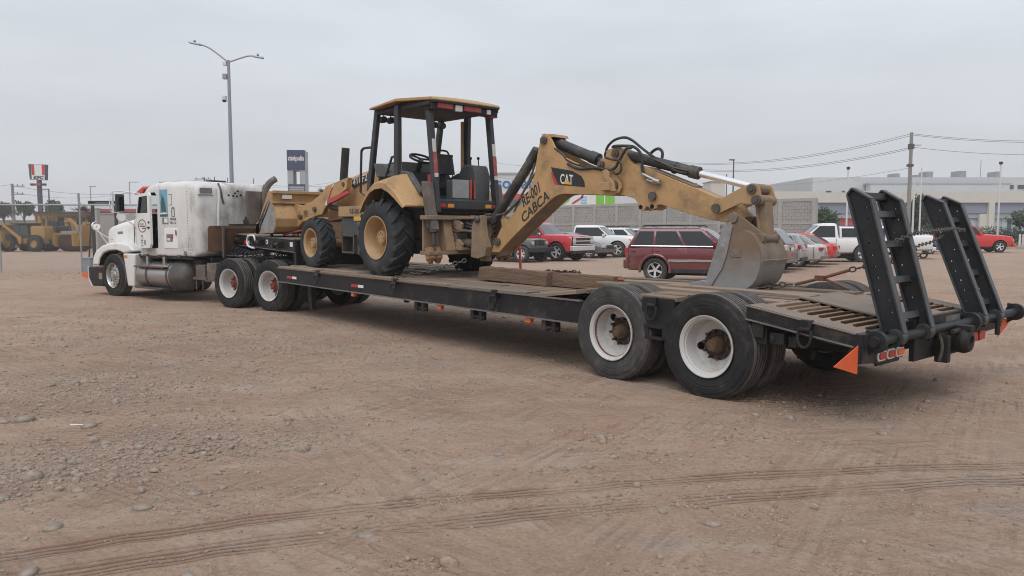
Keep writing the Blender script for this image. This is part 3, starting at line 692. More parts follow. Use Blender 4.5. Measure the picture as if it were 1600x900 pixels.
m = MB(); m.prism([(-.45, .80), (-1.40, .66), (-1.40, .62), (-.5, .48), (-.45, .5)], .55, .62); m.box(-.62, -.52, .9, 1.22, .60, .76); m.box(-.9, -.82, .95, 1.2, .60, .70)
m.box(-1.3, -.5, -.9, .5, .5, .78); m.build('tail_frame', 'frame_black', tr, .006)
# tail end
m = MB(); m.prism([(.80, .56), (.80, .80), (1.285, .80), (1.285, .56), (1.1, .54)], -1.47, -1.53, 'x'); m.prism([(-2.12, .58), (-2.12, .80), (-.98, .80), (-.98, .56)], -1.47, -1.53, 'x')
m.prism([(.21, .45), (.21, .85), (-.92, .85), (-.92, .45)], -1.47, -1.52, 'x'); m.box(-1.47, -1.40, YR, YL - .03, .62, .80)
o = m.build('tail_plate', 'trailer_black', tr, .006)
m = MB(); m.box(-1.528, -1.521, -.86, -.50, .62, .82); m.build('number_plate', 'edge_steel', tr)
for y0 in (1.23, 1.0): pass
m = MB(); m.cyl((-1.58, 1.22, .735), (-1.58, -2.45, .735), .042, n=16); hr = m.build('hinge_rod', 'ramp_black', tr)
for y in (1.18, -.98, -2.36):
    m = MB(); m.cyl((-1.58, y, .735), (-1.58, y - .055, .735), .095, n=24); m.cyl((-1.58, y + .012, .735), (-1.58, y, .735), .05, n=16); m.prism([(-1.5, .83), (-1.5, .6), (-1.58, .65), (-1.58, .82)], y - .05, y - .005)
    m.build('hinge_boss', 'ramp_black', tr, .006)
# tail lights in a white-rimmed row, near side and far side
def oval(y0, y1, z0, z1, x):
    h = (z1 - z0) / 2; cz = (z0 + z1) / 2; p = []
    for i in range(9): a = R(-90 + 22.5 * i); p.append((y1 - h * .8 + h * .8 * math.cos(a), cz + h * math.sin(a)))
    for i in range(9): a = R(90 + 22.5 * i); p.append((y0 + h * .8 + h * .8 * math.cos(a), cz + h * math.sin(a)))
    return p
for i, (y1, lens) in enumerate(((1.02, 'red_lens'), (.84, 'red_lens'), (.66, 'orange_lens'))):
    m = MB(); m.prism(oval(y1 - .17, y1, .545, .635, 0), -1.53, -1.545, 'x'); o = m.build('tail_light', 'sign_white', tr, .003)
    m = MB(); m.prism(oval(y1 - .152, y1 - .018, .560, .620, 0), -1.545, -1.556, 'x'); m.build('lens', lens, o, .003)
m = MB(); m.box(-1.528, -1.50, .47, 1.04, .53, .65); m.build('light_bar', 'trailer_black', tr, .005)
for y1 in (-1.16, -1.38):
    m = MB(); m.prism(oval(y1 - .18, y1, .50, .60, 0), -1.53, -1.55, 'x'); m.build('tail_light', 'red_lens', tr, .003)
m = MB(); m.box(-1.528, -1.50, -1.62, -1.12, .49, .61); m.build('light_bar', 'red_paint', tr, .005)
# pintle hitch
m = MB(); m.box(-1.60, -1.52, -.66, -.30, .46, .74); m.lathe([(0, .0), (0, .115), (.10, .125), (.15, .10), (.16, .05), (.12, .045), (.12, 0)], c=(-1.60, -.52, .60), ax=(-1, 0, 0), n=24)
m.box(-1.76, -1.58, -.58, -.46, .70, .75); m.box(-1.72, -1.62, -.66, -.60, .50, .70); m.box(-1.64, -1.52, -.34, -.26, .40, .66); m.cyl((-1.66, -.30, .70), (-1.66, -.66, .70), .025, n=10)
m.build('pintle_hitch', 'frame_black', tr, .012)
for y in (-.22, -.3):
    m = MB(); m.tube([(-1.56, y, .70), (-1.60, y, .56), (-1.58, y, .42)], .018, 8, 4); m.build('safety_chain', 'chain_dark', tr)
# mud flaps
m = MB(); m.box(-.66, -.64, -1.6, -1.0, .14, .6); m.build('mud_flap', 'hose_black', tr)
# orange warning flags
for y0, y1, sg in ((1.31, 1.72, 1), (-2.10, -2.55, -1)):
    m = MB(); m.prism([(y0, .71 if sg > 0 else .665), (y0, .47 if sg > 0 else .46), (y1, .58 if sg > 0 else .635)], -1.50, -1.506, 'x'); m.build('warning_flag', 'orange_flag', tr)
# ramps
def ramp(yl, yr, xt, name='ramp'):
    d = Vector((xt + 1.58, 0, 1.29)); Ln = d.length; ang = math.atan2(d.x, d.z)
    rm = group_empty(name, tr, T(-1.58, 0, .735, 0, ang))   # local z along the ramp, -x towards the rear
    out = [(.10, .06), (.115, Ln - .02), (.06, Ln + .02), (-.075, Ln - .12), (-.075, .02), (-.03, -.09), (.03, -.07)]
    for y in (yl, yr):
        m = MB(); m.prism(out, y - .014, y + .014); r_ = m.build('rail', ['ramp_black', 'hole_black'], rm)
        c = MB(); hrs = random.Random(int(y * 100))
        for i in range(10):
            z = .22 + i * (Ln - .4) / 9; x = hrs.choice((.055, -.01, .035)); c.cyl((x, y - .1, z), (x, y + .1, z), hrs.choice((.007, .009, .011)), n=8)
        cut(r_, c)
        f = MB()
        for a, b in ((0, 1), (2, 3), (3, 4), (1, 2)):
            p, q = out[a], out[b]; dx, dz = q[0] - p[0], q[1] - p[1]; l = math.hypot(dx, dz); nx_, nz_ = dz / l * .009, -dx / l * .009
            f.hexa([(p[0] - nx_, y - .042, p[1] - nz_), (p[0] + nx_, y - .042, p[1] + nz_), (p[0] + nx_, y + .042, p[1] + nz_), (p[0] - nx_, y + .042, p[1] - nz_),
                    (q[0] - nx_, y - .042, q[1] - nz_), (q[0] + nx_, y - .042, q[1] + nz_), (q[0] + nx_, y + .042, q[1] + nz_), (q[0] - nx_, y + .042, q[1] - nz_)])
        f.cyl((0, y - .05, 0), (0, y + .05, 0), .075, n=18)
        f.build('rail_flange', 'ramp_edge_lit', rm, .004)
    for z in (.14, .47, .80, 1.08):
        m = MB(); m.box(.0, .06, yr + .01, yl - .01, z, z + .062); m.build('rung', 'ramp_edge_lit', rm, .004)
    m = MB(); m.box(.03, .09, yr + .01, yl - .01, Ln - .085, Ln - .02); m.build('rung', 'ramp_black', rm, .004)
    return rm
ramp(.75, .15, -1.21); ramp(-1.25, -1.74, -1.07)
m = MB(); m.cyl((-1.64, -1.62, .72), (-1.64, -1.62, .55), .025, n=10); m.build('drop_pin', 'ramp_black', tr)
# D rings, brackets, reflectors along the near side
def dring(x, z, y=YL + .0, s=1.0, droop=1):
    m = MB(); m.box(x - .05 * s, x + .05 * s, y - .04, y + .018, z - .02, z + .085 * s); m.cyl((x - .05 * s, y + .02, z), (x + .05 * s, y + .02, z), .024, n=10); o = m.build('ring_bracket', 'trailer_black', tr, .006)
    m = MB(); m.tube([(x - .055 * s, y + .022, z), (x - .062 * s, y + .03, z - .07 * s), (x - .04 * s, y + .034, z - .135 * s), (x, y + .036, z - .155 * s), (x + .04 * s, y + .034, z - .135 * s), (x + .062 * s, y + .03, z - .07 * s), (x + .055 * s, y + .022, z)], .013, 8, 4); m.build('ring', 'ramp_black', o)
dring(3.23, .76); dring(5.62, .77); dring(8.13, .76); dring(.66, .86, YL - .01); dring(-1.03, .79, YL, 1.0)
for x in (5.0, 3.65, 2.25):
    m = MB(); m.box(x - .12, x - .06, 1.16, 1.25, .41, .54); m.box(x + .05, x + .12, 1.16, 1.25, .41, .54); m.box(x - .12, x + .12, 1.16, 1.19, .45, .54); m.cyl((x - .15, 1.22, .45), (x + .08, 1.22, .45), .022, n=10); m.build('winch_bracket', 'frame_black', tr, .005)
for x, z0 in ((.62, .50),):
    m = MB(); m.box(x - .13, x - .08, 1.0, 1.27, z0, .64); m.box(x + .1, x + .16, 1.0, 1.27, z0, .64); m.box(x - .13, x + .16, 1.0, 1.27, .62, .66); m.box(x - .13, x + .16, 1.0, 1.27, z0, z0 + .03); m.cyl((x - .16, 1.23, z0 + .03), (x - .16, 1.28, z0 + .03), .03, n=10); m.build('winch_bracket', 'frame_black', tr, .005)
m = MB(); m.box(-.60, -.48, 1.05, 1.25, .66, .79); m.box(-.80, -.66, 1.1, 1.24, .62, .72); m.cyl((-.7, 1.25, .67), (-.7, 1.26, .67), .025, n=10); m.build('winch_bracket', 'frame_black', tr, .005)
yr_ = YL - .028
for x in (9.22, 6.78):
    m = MB(); m.box(x - .02, x + .19, yr_, yr_ + .006, .635, .685); o = m.build('reflector', 'red_lens', tr); m = MB(); m.box(x - .20, x - .03, yr_, yr_ + .005, .637, .683); m.build('reflector', 'sign_white', tr)
for x in (6.95, 4.5, 2.62):
    m = MB(); m.box(x - .05, x + .05, 1.19, 1.25, .475, .54); m.build('marker_light', 'orange_lens', tr, .008)
# gooseneck: raised front deck over the tractor's rear axle
gy = 1.02
m = MB(); m.prism([(9.62, 1.115), (9.62, 1.36), (12.75, 1.43), (12.75, 1.20)], gy - .05, gy - .03); m.prism([(9.62, 1.115), (9.62, 1.36), (12.75, 1.43), (12.75, 1.20)], -1.35, -1.33); m.box(12.70, 12.75, -1.33, gy - .05, 1.2, 1.43)
m.build('neck_beam', 'trailer_black', tr)
m = MB()
for z0, z1, zz in ((1.355, 1.425, .014), (1.108, 1.193, .014)):
    m.hexa([(9.62, gy - .06, z0), (12.75, gy - .06, z1), (12.75, gy, z1), (9.62, gy, z0), (9.62, gy - .06, z0 + zz), (12.75, gy - .06, z1 + zz), (12.75, gy, z1 + zz), (9.62, gy, z0 + zz)])
m.build('flange', 'edge_steel', tr)
m = MB(); m.hexa([(9.60, -1.36, 1.35), (12.76, -1.36, 1.42), (12.76, gy - .07, 1.42), (9.60, gy - .07, 1.35), (9.60, -1.36, 1.374), (12.76, -1.36, 1.444), (12.76, gy - .07, 1.444), (9.60, gy - .07, 1.374)]); m.build('neck_deck', 'deck_steel', tr)
m = MB(); m.box(9.60, 9.72, -1.5, gy - .045, .84, 1.345); m.prism([(9.62, 1.11), (10.15, 1.12), (9.80, .84), (9.62, .84)], .7, .76); m.prism([(9.62, 1.11), (10.15, 1.12), (9.80, .84), (9.62, .84)], -1.2, -1.14); m.build('neck_riser', 'trailer_black', tr, .005)
m = MB(); m.prism([(9.7, 1.12), (12.4, 1.19), (12.4, 1.02), (11.0, .95), (9.9, .86)], .2, .3); m.prism([(9.7, 1.12), (12.4, 1.19), (12.4, 1.02), (11.0, .95), (9.9, .86)], -.7, -.6); m.box(10.6, 12.2, -.65, .25, 1.0, 1.1); m.build('neck_frame', 'frame_black', tr)
# winches, ratchet drums, reflectors and hooks on the neck side
for x in (12.35, 11.25, 10.30):
    z = 1.20 + (x - 9.62) * .025
    m = MB(); m.cyl((x - .13, gy + .02, z + .03), (x + .13, gy + .02, z + .03), .045, n=14); m.cyl((x + .13, gy + .02, z + .03), (x + .15, gy + .02, z + .03), .07, n=16); m.cyl((x - .13, gy + .02, z + .03), (x - .15, gy + .02, z + .03), .07, n=16); m.box(x - .15, x + .15, gy - .04, gy - .02, z - .03, z + .09); m.build('ratchet_winch', 'frame_black', tr, .004)
for x in (12.02, 10.62):
    z = 1.16 + (x - 9.62) * .025; m = MB(); m.box(x - .11, x + .08, gy - .028, gy - .02, z, z + .075); m.build('reflector', 'red_lens', tr); m = MB(); m.box(x - .22, x - .12, gy - .028, gy - .02, z, z + .075); m.build('reflector', 'sign_white', tr)
m = MB(); m.tube([(11.75, gy + .03, 1.40), (11.45, gy + .03, 1.41), (11.38, gy + .03, 1.30)], .02, 8, 3); m.tube([(11.72, gy + .03, 1.40), (11.80, gy + .03, 1.32), (11.76, gy + .03, 1.20), (11.60, gy + .03, 1.16), (11.42, gy + .03, 1.15)], .022, 8, 4); m.build('hook', 'sign_white', tr)
m = MB(); m.cyl((10.90, gy - .03, 1.29), (10.90, gy - .018, 1.29), .05, n=20); m.build('marker_disc', 'sign_white', tr)
m = MB(); m.cyl((10.90, gy - .018, 1.29), (10.90, gy - .012, 1.29), .018, n=12); m.build('marker_bolt', 'hole_black', tr)
m = MB(); m.box(9.70, 9.82, gy - .028, gy - .02, 1.22, 1.31); m.build('plate', 'sign_white', tr)
m = MB(); m.box(10.62, 10.68, gy - .04, gy + .01, 1.39, 1.50); m.build('stake', 'trailer_black', tr, .005)
# landing legs near the front of the main deck
for y in (.9, -1.2):
    m = MB(); m.box(8.9, 9.05, y, y + .12, .22, .6); m.box(8.92, 9.03, y + .02, y + .1, .06, .3); m.build('support_leg', 'frame_black', tr, .006)

# timbers and tie-downs that lie on the deck (world pose through the trailer's frame)
def on_trailer(x, y, z=0, rz=0): return TRM @ T(x, y, z, rz)
def timber(name, x, y, L_, w_, h_, rz, label, split):
    m = MB(); n = 10; q = random.Random(int(L_ * 100)); rings = []
    for i in range(n + 1):
        s_ = -L_ / 2 + L_ * i / n; d = lambda: q.uniform(-.012, .012)
        rings.append([(s_, -w_ / 2 + d(), 0), (s_, w_ / 2 + d(), 0), (s_, w_ / 2 + d(), h_ * .45), (s_, w_ / 2 - .02 + d(), h_ + d() * .6), (s_, 0, h_ + d() * .6), (s_, -w_ / 2 + .02 + d(), h_ + d() * .6), (s_, -w_ / 2 + d(), h_ * .5)])
    m.loft(rings); o = m.build(name, 'wood_beam', None, angle=40); o.matrix_world = on_trailer(x, y, .855, rz); tag(o, label, 'timber')
    if split:
        m = MB()
        for i in range(16):
            yy, zz = q.uniform(-w_ / 2 + .03, w_ / 2 - .03), q.uniform(.02, h_ - .02); l = q.uniform(.02, .09)
            m.hexa([(-L_ / 2 + .02, yy - .03, zz - .02), (-L_ / 2 - l, yy - .01, zz - .012), (-L_ / 2 - l, yy + .012, zz - .008), (-L_ / 2 + .02, yy + .03, zz - .015), (-L_ / 2 + .02, yy - .025, zz + .02), (-L_ / 2 - l * .8, yy - .006, zz + .01), (-L_ / 2 - l * .8, yy + .008, zz + .008), (-L_ / 2 + .02, yy + .025, zz + .02)])
        m.build('split_end', 'wood_split', o)
    return o
timber('timber_beam', 3.95, .26, 1.62, .24, .185, R(-4), 'thick weathered square timber lying on the deck below the excavator boom', False)
timber('timber_beam', 2.72, .22, 1.25, .20, .175, R(3), 'square timber with a reddish splintered end next to the rear deck rise', True)
V = lambda x, y, z: (TRM @ Vector((x, y, z)))[:]
chain('tie_down_chain', [V(5.58, 1.30, .72), V(5.60, 1.30, .86), V(5.3, 1.16, .93), V(4.95, .95, 1.02), V(4.75, .55, 1.15)], 'dark chain running from a side ring up behind the big rear tyre', .085, .010, 'chain_dark')
chain('tie_down_chain', [V(-1.40, .45, 1.56), V(-1.44, .12, 1.63), V(-1.30, -1.22, 1.67), V(-1.28, -1.62, 1.65)], 'dark chain stretched across the two raised loading ramps', .058, .0065, 'chain_dark')
chain('ramp_chain', [V(-1.26, .08, 1.46), V(-1.22, -.6, 1.51), V(-1.20, -1.22, 1.60)], 'thin slack chain hanging below the main chain between the ramps', .055, .005, 'chain_dark', .02)
chain('binder_chain', [V(.55, -.45, .99), V(.15, -.62, 1.02)], 'rusty chain on the deck planks leading away from the bucket foot', .085, .010)
chain('binder_chain', [V(-.38, -.86, 1.20), V(-.62, -.96, 1.275), V(-.86, -1.08, 1.33), V(-1.1, -1.18, 1.40)], 'rusty chain pulled tight from the lever binder up to the far ramp', .085, .010)
chain('binder_chain', [V(-.58, -.96, 1.26), V(-.585, -.96, 1.12)], 'short rusty chain end dangling from the tight chain over the far tyre', .075, .009)
m = MB(); P = [Vector((.13, -.62, 1.02)), Vector((-.12, -.74, 1.10)), Vector((-.38, -.86, 1.20))]
m.tube(P, .018, 8); m.tube([(-.10, -.73, 1.115), (-.16, -.76, 1.09), (-.42, -.80, .99)], .014, 8); m.box(-.16, -.06, -.77, -.70, 1.07, 1.13)
o = m.build('lever_binder', 'binder_rust'); o.matrix_world = TRM.copy(); tag(o, 'rusty lever load binder holding the chain behind the bucket', 'load binder')
# chain pile and red jack handle near the boom foot
m = MB(); q = random.Random(3)
pp = [V(4.3 + q.uniform(-.35, .75), -1.2 + q.uniform(-.2, .2), .87 + q.uniform(0, .06)) for i in range(16)]
chain('chain_heap', pp, 'heap of rusty chain on the far deck edge at the red jack stand', .085, .010)
m = MB(); m.cyl((0, 0, 0), (0, 0, .03), .13, .11, n=14); m.cyl((0, 0, .03), (.03, 0, .42), .022, n=10); m.box(-.06, .12, -.03, .03, .03, .07); m.box(0, .06, -.03, .03, .4, .44)
o = m.build('jack_stand', 'red_paint', None, .004); o.matrix_world = on_trailer(5.45, -1.15, .855); tag(o, 'small red jack stand on the far deck edge behind the boom', 'jack')

# ---------------------------------------------------------------- semi tractor (local: x forward from the tandem's middle, y left)
TKM = veh(-4.721, 16.7185, 55)
tk = thing('semi_truck', 'white conventional semi truck with sleeper and its driver door ajar', 'truck', TKM)
for x, rt in ((.66, R(2)), (-.66, R(-6))):
    dual(tk, x, 1.085, 1, hub='hub_red', rot=rt); dual(tk, x, -1.085, -1, hub='hub_red', rot=.8)
def steer_rim():
    m = MB(); m.lathe([(-.10, .285), (.118, .292), (.128, .306), (.138, .308), (.138, .300), (.12, .286), (.06, .275), (.075, .25), (.085, .18), (.09, .12), (.06, .10), (.03, .10), (.03, .28), (-.10, .285)], n=48)
    o = m.build('rim', ['brushed_aluminium', 'hole_black']); c = MB()
    for i in range(10):
        a = 2 * math.pi * i / 10; c.cyl((math.cos(a) * .225, -.2, math.sin(a) * .225), (math.cos(a) * .225, .3, math.sin(a) * .225), .026, n=10)
    cut(o, c); me_ = o.data; bpy.data.objects.remove(o); return me_
srim = steer_rim()
for sg in (1, -1):
    wl = group_empty('wheel', tk, T(5.30, sg * 1.09, .515) @ Matrix.Rotation(0 if sg > 0 else math.pi, 4, 'Z'))
    inst('tyre', truck_tyre('tyre'), wl); inst('rim', srim, wl)
    m = MB(); m.lathe([(.05, .0), (.05, .115), (.10, .11), (.12, .075), (.15, .07), (.155, 0)], n=18)
    for i in range(10):
        a = 2 * math.pi * i / 10; m.cyl((math.cos(a) * .15, .08, math.sin(a) * .15), (math.cos(a) * .15, .12, math.sin(a) * .15), .014, n=6)
    m.build('hub', 'brushed_aluminium', wl)
m = MB()
for y in (.42, -.42): m.box(-1.35, 6.0, y - .04, y + .04, .74, .99)
for x in (-1.3, 0, 1.6, 3.2): m.box(x - .05, x + .05, -.4, .4, .78, .95)
for x in (.66, -.66): m.cyl((x, .9, .52), (x, -.9, .52), .09, n=14); m.ball((x, 0, .55), .24)
m.cyl((5.3, .95, .45), (5.3, -.95, .45), .06, n=10); m.box(3.4, 5.6, -.4, .4, .45, 1.2); m.box(2.1, 2.4, -.9, .9, .72, .95)
m.build('chassis', 'frame_black', tk)
m = MB(); m.cyl((.0, 0, .99), (.0, 0, 1.06), .48, n=28); m.box(-.3, .3, -.5, .5, .96, 1.0); m.build('fifth_wheel', 'frame_black', tk)
# cab and sleeper shell
def ring_x(x, hw, zb, zt, rt=.16, rb=.06): return [(x, a, b) for a, b in rrect(hw, zb, zt, rt, rb)]
m = MB(); Y0 = 1.05
m.loft([ring_x(2.00, .86, 1.14, 2.52, .2), ring_x(2.02, .95, 1.10, 2.60, .2), ring_x(2.08, 1.01, 1.07, 2.66, .2), ring_x(2.18, 1.04, 1.03, 2.70, .18), ring_x(2.35, Y0, 1.03, 2.725, .16), ring_x(3.40, Y0, 1.01, 2.735, .16), ring_x(3.75, Y0 - .01, 1.0, 2.72, .16),
        ring_x(4.05, Y0 - .03, 1.0, 2.66, .17), ring_x(4.22, Y0 - .05, 1.0, 2.57, .17), ring_x(4.30, Y0 - .06, 1.0, 2.45, .12), ring_x(4.44, Y0 - .08, 1.03, 2.0, .05), ring_x(4.78, .93, 1.12, 1.93, .12), ring_x(4.80, .90, 1.14, 1.90, .12)])
cabo = m.build('cab_body', ['sleeper_paint', 'cab_dark'], tk, angle=40)
c = MB(); c.prism([(3.56, 1.20), (3.54, 2.40), (3.64, 2.50), (4.18, 2.48), (4.38, 2.0), (4.42, 1.25), (4.35, 1.20)], .30, 1.3)
cut(cabo, c, 'cab_dark'); c = MB(); c.prism([(3.72, 1.98), (3.72, 2.44), (4.18, 2.44), (4.36, 1.98)], -1.3, .35)
cut(cabo, c, 'cab_dark'); c = MB(); c.loft([[(4.05, -.93, 2.02), (4.05, .93, 2.02), (4.05, .92, 2.45), (4.05, -.92, 2.45)], [(5.0, -.94, 2.02), (5.0, .94, 2.02), (5.0, .92, 2.45), (5.0, -.92, 2.45)]])
cut(cabo, c, 'cab_dark')
m = MB(); m.hexa([(4.335, -.925, 2.03), (4.345, -.925, 2.03), (4.345, .925, 2.03), (4.335, .925, 2.03), (4.25, -.91, 2.445), (4.26, -.91, 2.445), (4.26, .91, 2.445), (4.25, .91, 2.445)], T(.07, 0, 0)); m.build('windscreen', 'glass_clear', tk)
m = MB(); m.prism([(3.72, 1.98), (3.72, 2.44), (4.18, 2.44), (4.34, 1.98)], -1.01, -1.0); m.build('side_window', 'glass_clear', tk)
m = MB(); m.lathe([(-.018, .21), (.018, .21), (.018, .24), (-.018, .24), (-.018, .21)], c=(3.98, .30, 1.98), ax=(.85, 0, .5), n=24); m.cyl((4.0, .30, 1.98), (4.25, .3, 1.7), .03, n=8)
for a in (0, 2.1, 4.2): m.cyl((3.98, .30, 1.98), (3.98 - .11 * math.cos(a), .30 + .21 * math.sin(a), 1.98 + .19 * math.cos(a)), .015, n=6)
m.build('steering_wheel', 'plastic_black', tk)
m = MB(); m.box(3.55, 3.75, .2, .75, 1.3, 2.25); m.box(3.6, 4.0, .2, .75, 1.3, 1.6); m.build('seat', 'cab_dark', tk, .04)
# door, swung open a little about its front hinge
dm = T(4.40, 1.02, 0, R(-8))
dr = MB(); dr.prism([(0, 1.30), (.03, 1.98), (-.16, 2.46), (-.70, 2.50), (-.78, 2.42), (-.78, 1.30), (-.70, 1.20), (-.10, 1.20)], 0, .055)
door = dr.build('door', ['white_paint', 'cab_dark'], tk, mtx=dm, angle=40)
c = MB(); c.prism([(-.04, 2.02), (-.20, 2.40), (-.66, 2.42), (-.66, 2.02)], -.2, .3); cut(door, c, 'cab_dark')
g = MB(); g.prism([(-.04, 2.02), (-.20, 2.40), (-.66, 2.42), (-.66, 2.02)], .024, .030); g.build('window', 'glass_clear', door)
g = MB(); g.prism([(-.055, 2.02), (-.19, 2.38), (-.23, 2.38), (-.10, 2.02)], .03, .06); g.build('vent_frame', 'plastic_black', door)
g = MB(); g.box(-.72, -.64, .055, .075, 1.66, 1.70); g.cyl((-.73, .05, 1.80), (-.73, .08, 1.80), .025, n=10); g.cyl((-.73, .05, 1.68), (-.73, .08, 1.68), .025, n=10); g.build('handle', 'plastic_black', door)
def annulus(cx, cz, r0, r1, y0, y1, n=28):
    m = MB()
    for i in range(n):
        a, b = 2 * math.pi * i / n, 2 * math.pi * (i + 1) / n
        m.prism([(cx + r0 * math.cos(a), cz + r0 * math.sin(a)), (cx + r1 * math.cos(a), cz + r1 * math.sin(a)), (cx + r1 * math.cos(b), cz + r1 * math.sin(b)), (cx + r0 * math.cos(b), cz + r0 * math.sin(b))], y0, y1)
    return m
g = annulus(0, 0, .135, .155, .055, .058); g.box(-.10, .1, .055, .058, -.02, .005); g.box(-.06, .1, .055, .058, .035, .055); g.box(-.10, 0, .055, .058, -.07, -.045); g.v = [(-.33 + x * 1.5, y, 1.72 + z) for x, y, z in g.v]; g.build('door_emblem', 'binder_rust', door)
g = MB(); g.box(-.35, -.23, .055, .058, 1.36, 1.50); g.box(-.35, -.23, .055, .058, 1.24, 1.34); g.box(-.50, -.42, .055, .058, 1.28, 1.39); g.build('door_sticker', 'decal_grey', door)
g = MB(); g.box(-.34, -.26, .058, .060, 1.39, 1.47); g.box(-.33, -.25, .058, .060, 1.26, 1.32); g.build('sticker_print', 'sign_white', door)
# sleeper side: picture, hatch, stickers, lettering
ysd = Y0 + .002
m = MB(); m.box(3.11, 3.42, ysd - .01, ysd + .006, 1.93, 2.55); pic = m.build('picture_panel', 'blue_picture', tk)
m = MB(); m.prism([(3.34, 1.98), (3.35, 2.10), (3.37, 2.25), (3.33, 2.36), (3.36, 2.44), (3.335, 2.45), (3.30, 2.37), (3.27, 2.40), (3.245, 2.36), (3.20, 2.24), (3.17, 2.10), (3.16, 1.98)], ysd + .006, ysd + .009); m.box(3.115, 3.415, ysd + .006, ysd + .0085, 1.935, 1.985); m.build('picture_figure', 'green_picture', pic)
m = MB(); m.prism([(3.115, 1.99), (3.115, 2.015), (3.25, 2.03), (3.415, 2.01), (3.415, 1.985)], ysd + .009, ysd + .0105); m.build('picture_foam', 'sign_white', pic)
m = MB(); m.box(2.73, 3.28, ysd - .03, ysd + .012, 1.20, 1.66); h_ = m.build('locker_door', 'white_paint', tk, .012)
m = MB(); m.box(2.92, 3.17, ysd + .012, ysd + .015, 1.36, 1.53); m.build('sticker', 'decal_grey', h_); m = MB(); m.box(2.90, 3.0, ysd + .015, ysd + .017, 1.43, 1.53); m.build('sticker_red', 'red_paint', h_)
m = MB(); m.box(3.02, 3.14, ysd + .015, ysd + .017, 1.385, 1.44); m.build('sticker_white', 'sign_white', h_)
m = MB(); m.tube([(2.80, ysd + .02, 1.62), (2.76, ysd + .03, 1.60), (2.76, ysd + .03, 1.50)], .012, 6); m.build('latch', 'pin_steel', h_)
m = MB(); m.box(2.93, 3.06, ysd - .01, ysd + .004, 2.19, 2.20); m.box(2.93, 2.94, ysd - .01, ysd + .004, 2.19, 2.44); m.box(2.93, 3.06, ysd - .01, ysd + .004, 2.43, 2.44); m.build('marker_frame', 'decal_grey', tk)
m = MB(); m.box(3.10, 3.34, ysd - .01, ysd + .003, 1.76, 1.90); s_ = m.build('sticker', 'decal_grey', tk); m = MB(); m.box(3.12, 3.26, ysd + .003, ysd + .005, 1.79, 1.89); m.build('sticker_white', 'sign_white', s_)
m = MB(); m.box(2.83, 2.96, ysd - .01, ysd + .003, 1.92, 1.94); m.box(2.93, 2.96, ysd - .01, ysd + .003, 1.94, 2.11); m.box(2.83, 2.86, ysd - .01, ysd + .003, 1.94, 2.11); m.prism([(2.83, 2.11), (2.96, 2.11), (2.93, 2.15), (2.86, 2.15)], ysd - .01, ysd + .003); m.build('side_emblem', 'decal_grey', tk)
text('side_lettering', 'TNGR', 'stencil_black', tk, (3.03, ysd, 1.845), (-1, 0, 0), (0, 0, 1), .055, .003, .25)
text('side_lettering', 'N.LI.L', 'stencil_black', tk, (3.03, ysd, 1.765), (-1, 0, 0), (0, 0, 1), .055, .003, .25)
# seams and rivets, access panel lettering towards the rear corner
m = MB()
for i in range(22): z = 1.12 + i * .065; m.ball((2.33, Y0 + .002, z), .010, nu=6, nv=4)
m.build('rivet_row', 'decal_grey', tk)
m = MB(); m.box(2.20, 2.50, Y0 - .02, Y0 + .003, 1.10, 1.22); m.build('corner_patch', 'sleeper_paint', tk, .01)
m = MB(); m.cyl((2.45, Y0 - .01, 1.10), (2.45, Y0 + .012, 1.10), .055, n=16); m.build('reflector_disc', 'decal_grey', tk)
m = MB()
for i, x in enumerate((4.46, 4.12, 3.55, 3.35, 2.75)): m.box(x - .10, x + .02, Y0 - .03, Y0 + .02, 1.0, 1.055)
m.build('sill_marker', 'binder_rust', tk, .008)
m = MB(); m.box(2.2, 4.5, Y0 - .08, Y0 - .012, .965, 1.01); m.build('sill', 'frame_black', tk)
m = MB(); m.box(3.575, 3.60, Y0 - .02, Y0 + .012, 1.62, 1.70); m.box(3.575, 3.60, Y0 - .02, Y0 + .012, 2.05, 2.10); m.build('door_catch', 'plastic_black', tk)
# back wall: exhaust smoke stains, torn sealing strip and holes
xb = 2.0
m = MB(); m.tube([(1.985, .52, 2.58), (1.96, .50, 2.40), (1.975, .52, 2.0), (1.985, .515, 1.70)], .028, 6, 4); m.build('sealing_strip', 'sign_white', tk)
m = MB(); m.tube([(2.05, .45, 2.68), (1.99, .42, 2.52), (1.985, .40, 2.36), (1.985, .36, 2.22)], .02, 6, 4); m.build('torn_strip', 'grime', tk)
m = MB()
for y, z in ((.05, 2.47), (.0, 2.40), (.10, 2.41), (-.02, 2.52), (.22, 2.42), (-.1, 2.43)): m.ball((1.995, y, z), .03, (.3, 1, .7), 8, 6)
m.build('screw_hole', 'hole_black', tk)
m = MB(); m.box(1.985, 2.03, .62, .98, 2.40, 2.415); m.box(1.99, 2.0, .65, .95, 2.44, 2.56); m.build('back_vent', 'decal_grey', tk)
# brown hydraulic tank across the frame behind the sleeper
m = MB(); m.loft([[(1.30, y, 1.16), (1.30, y, 1.66), (1.36, y, 1.72), (1.80, y, 1.72), (1.86, y, 1.66), (1.86, y, 1.16)] for y in (.88, -.62)]); m.build('hydraulic_tank', 'rust_brown', tk, .01)
m = MB(); m.box(1.5, 1.75, -.3, .4, 1.72, 1.76); m.cyl((1.55, .1, 1.72), (1.55, .1, 1.86), .06, n=12); m.cyl((1.55, .1, 1.86), (1.55, .1, 1.93), .025, n=8); m.cyl((1.55, -.3, 1.72), (1.55, -.3, 1.85), .03, n=8); m.build('tank_fitting', 'frame_black', tk)
m = MB(); m.box(1.27, 1.34, .30, .44, 1.14, 1.45); m.box(1.25, 1.30, .86, .90, 1.02, 1.70); m.build('tank_strap', 'pin_steel', tk)
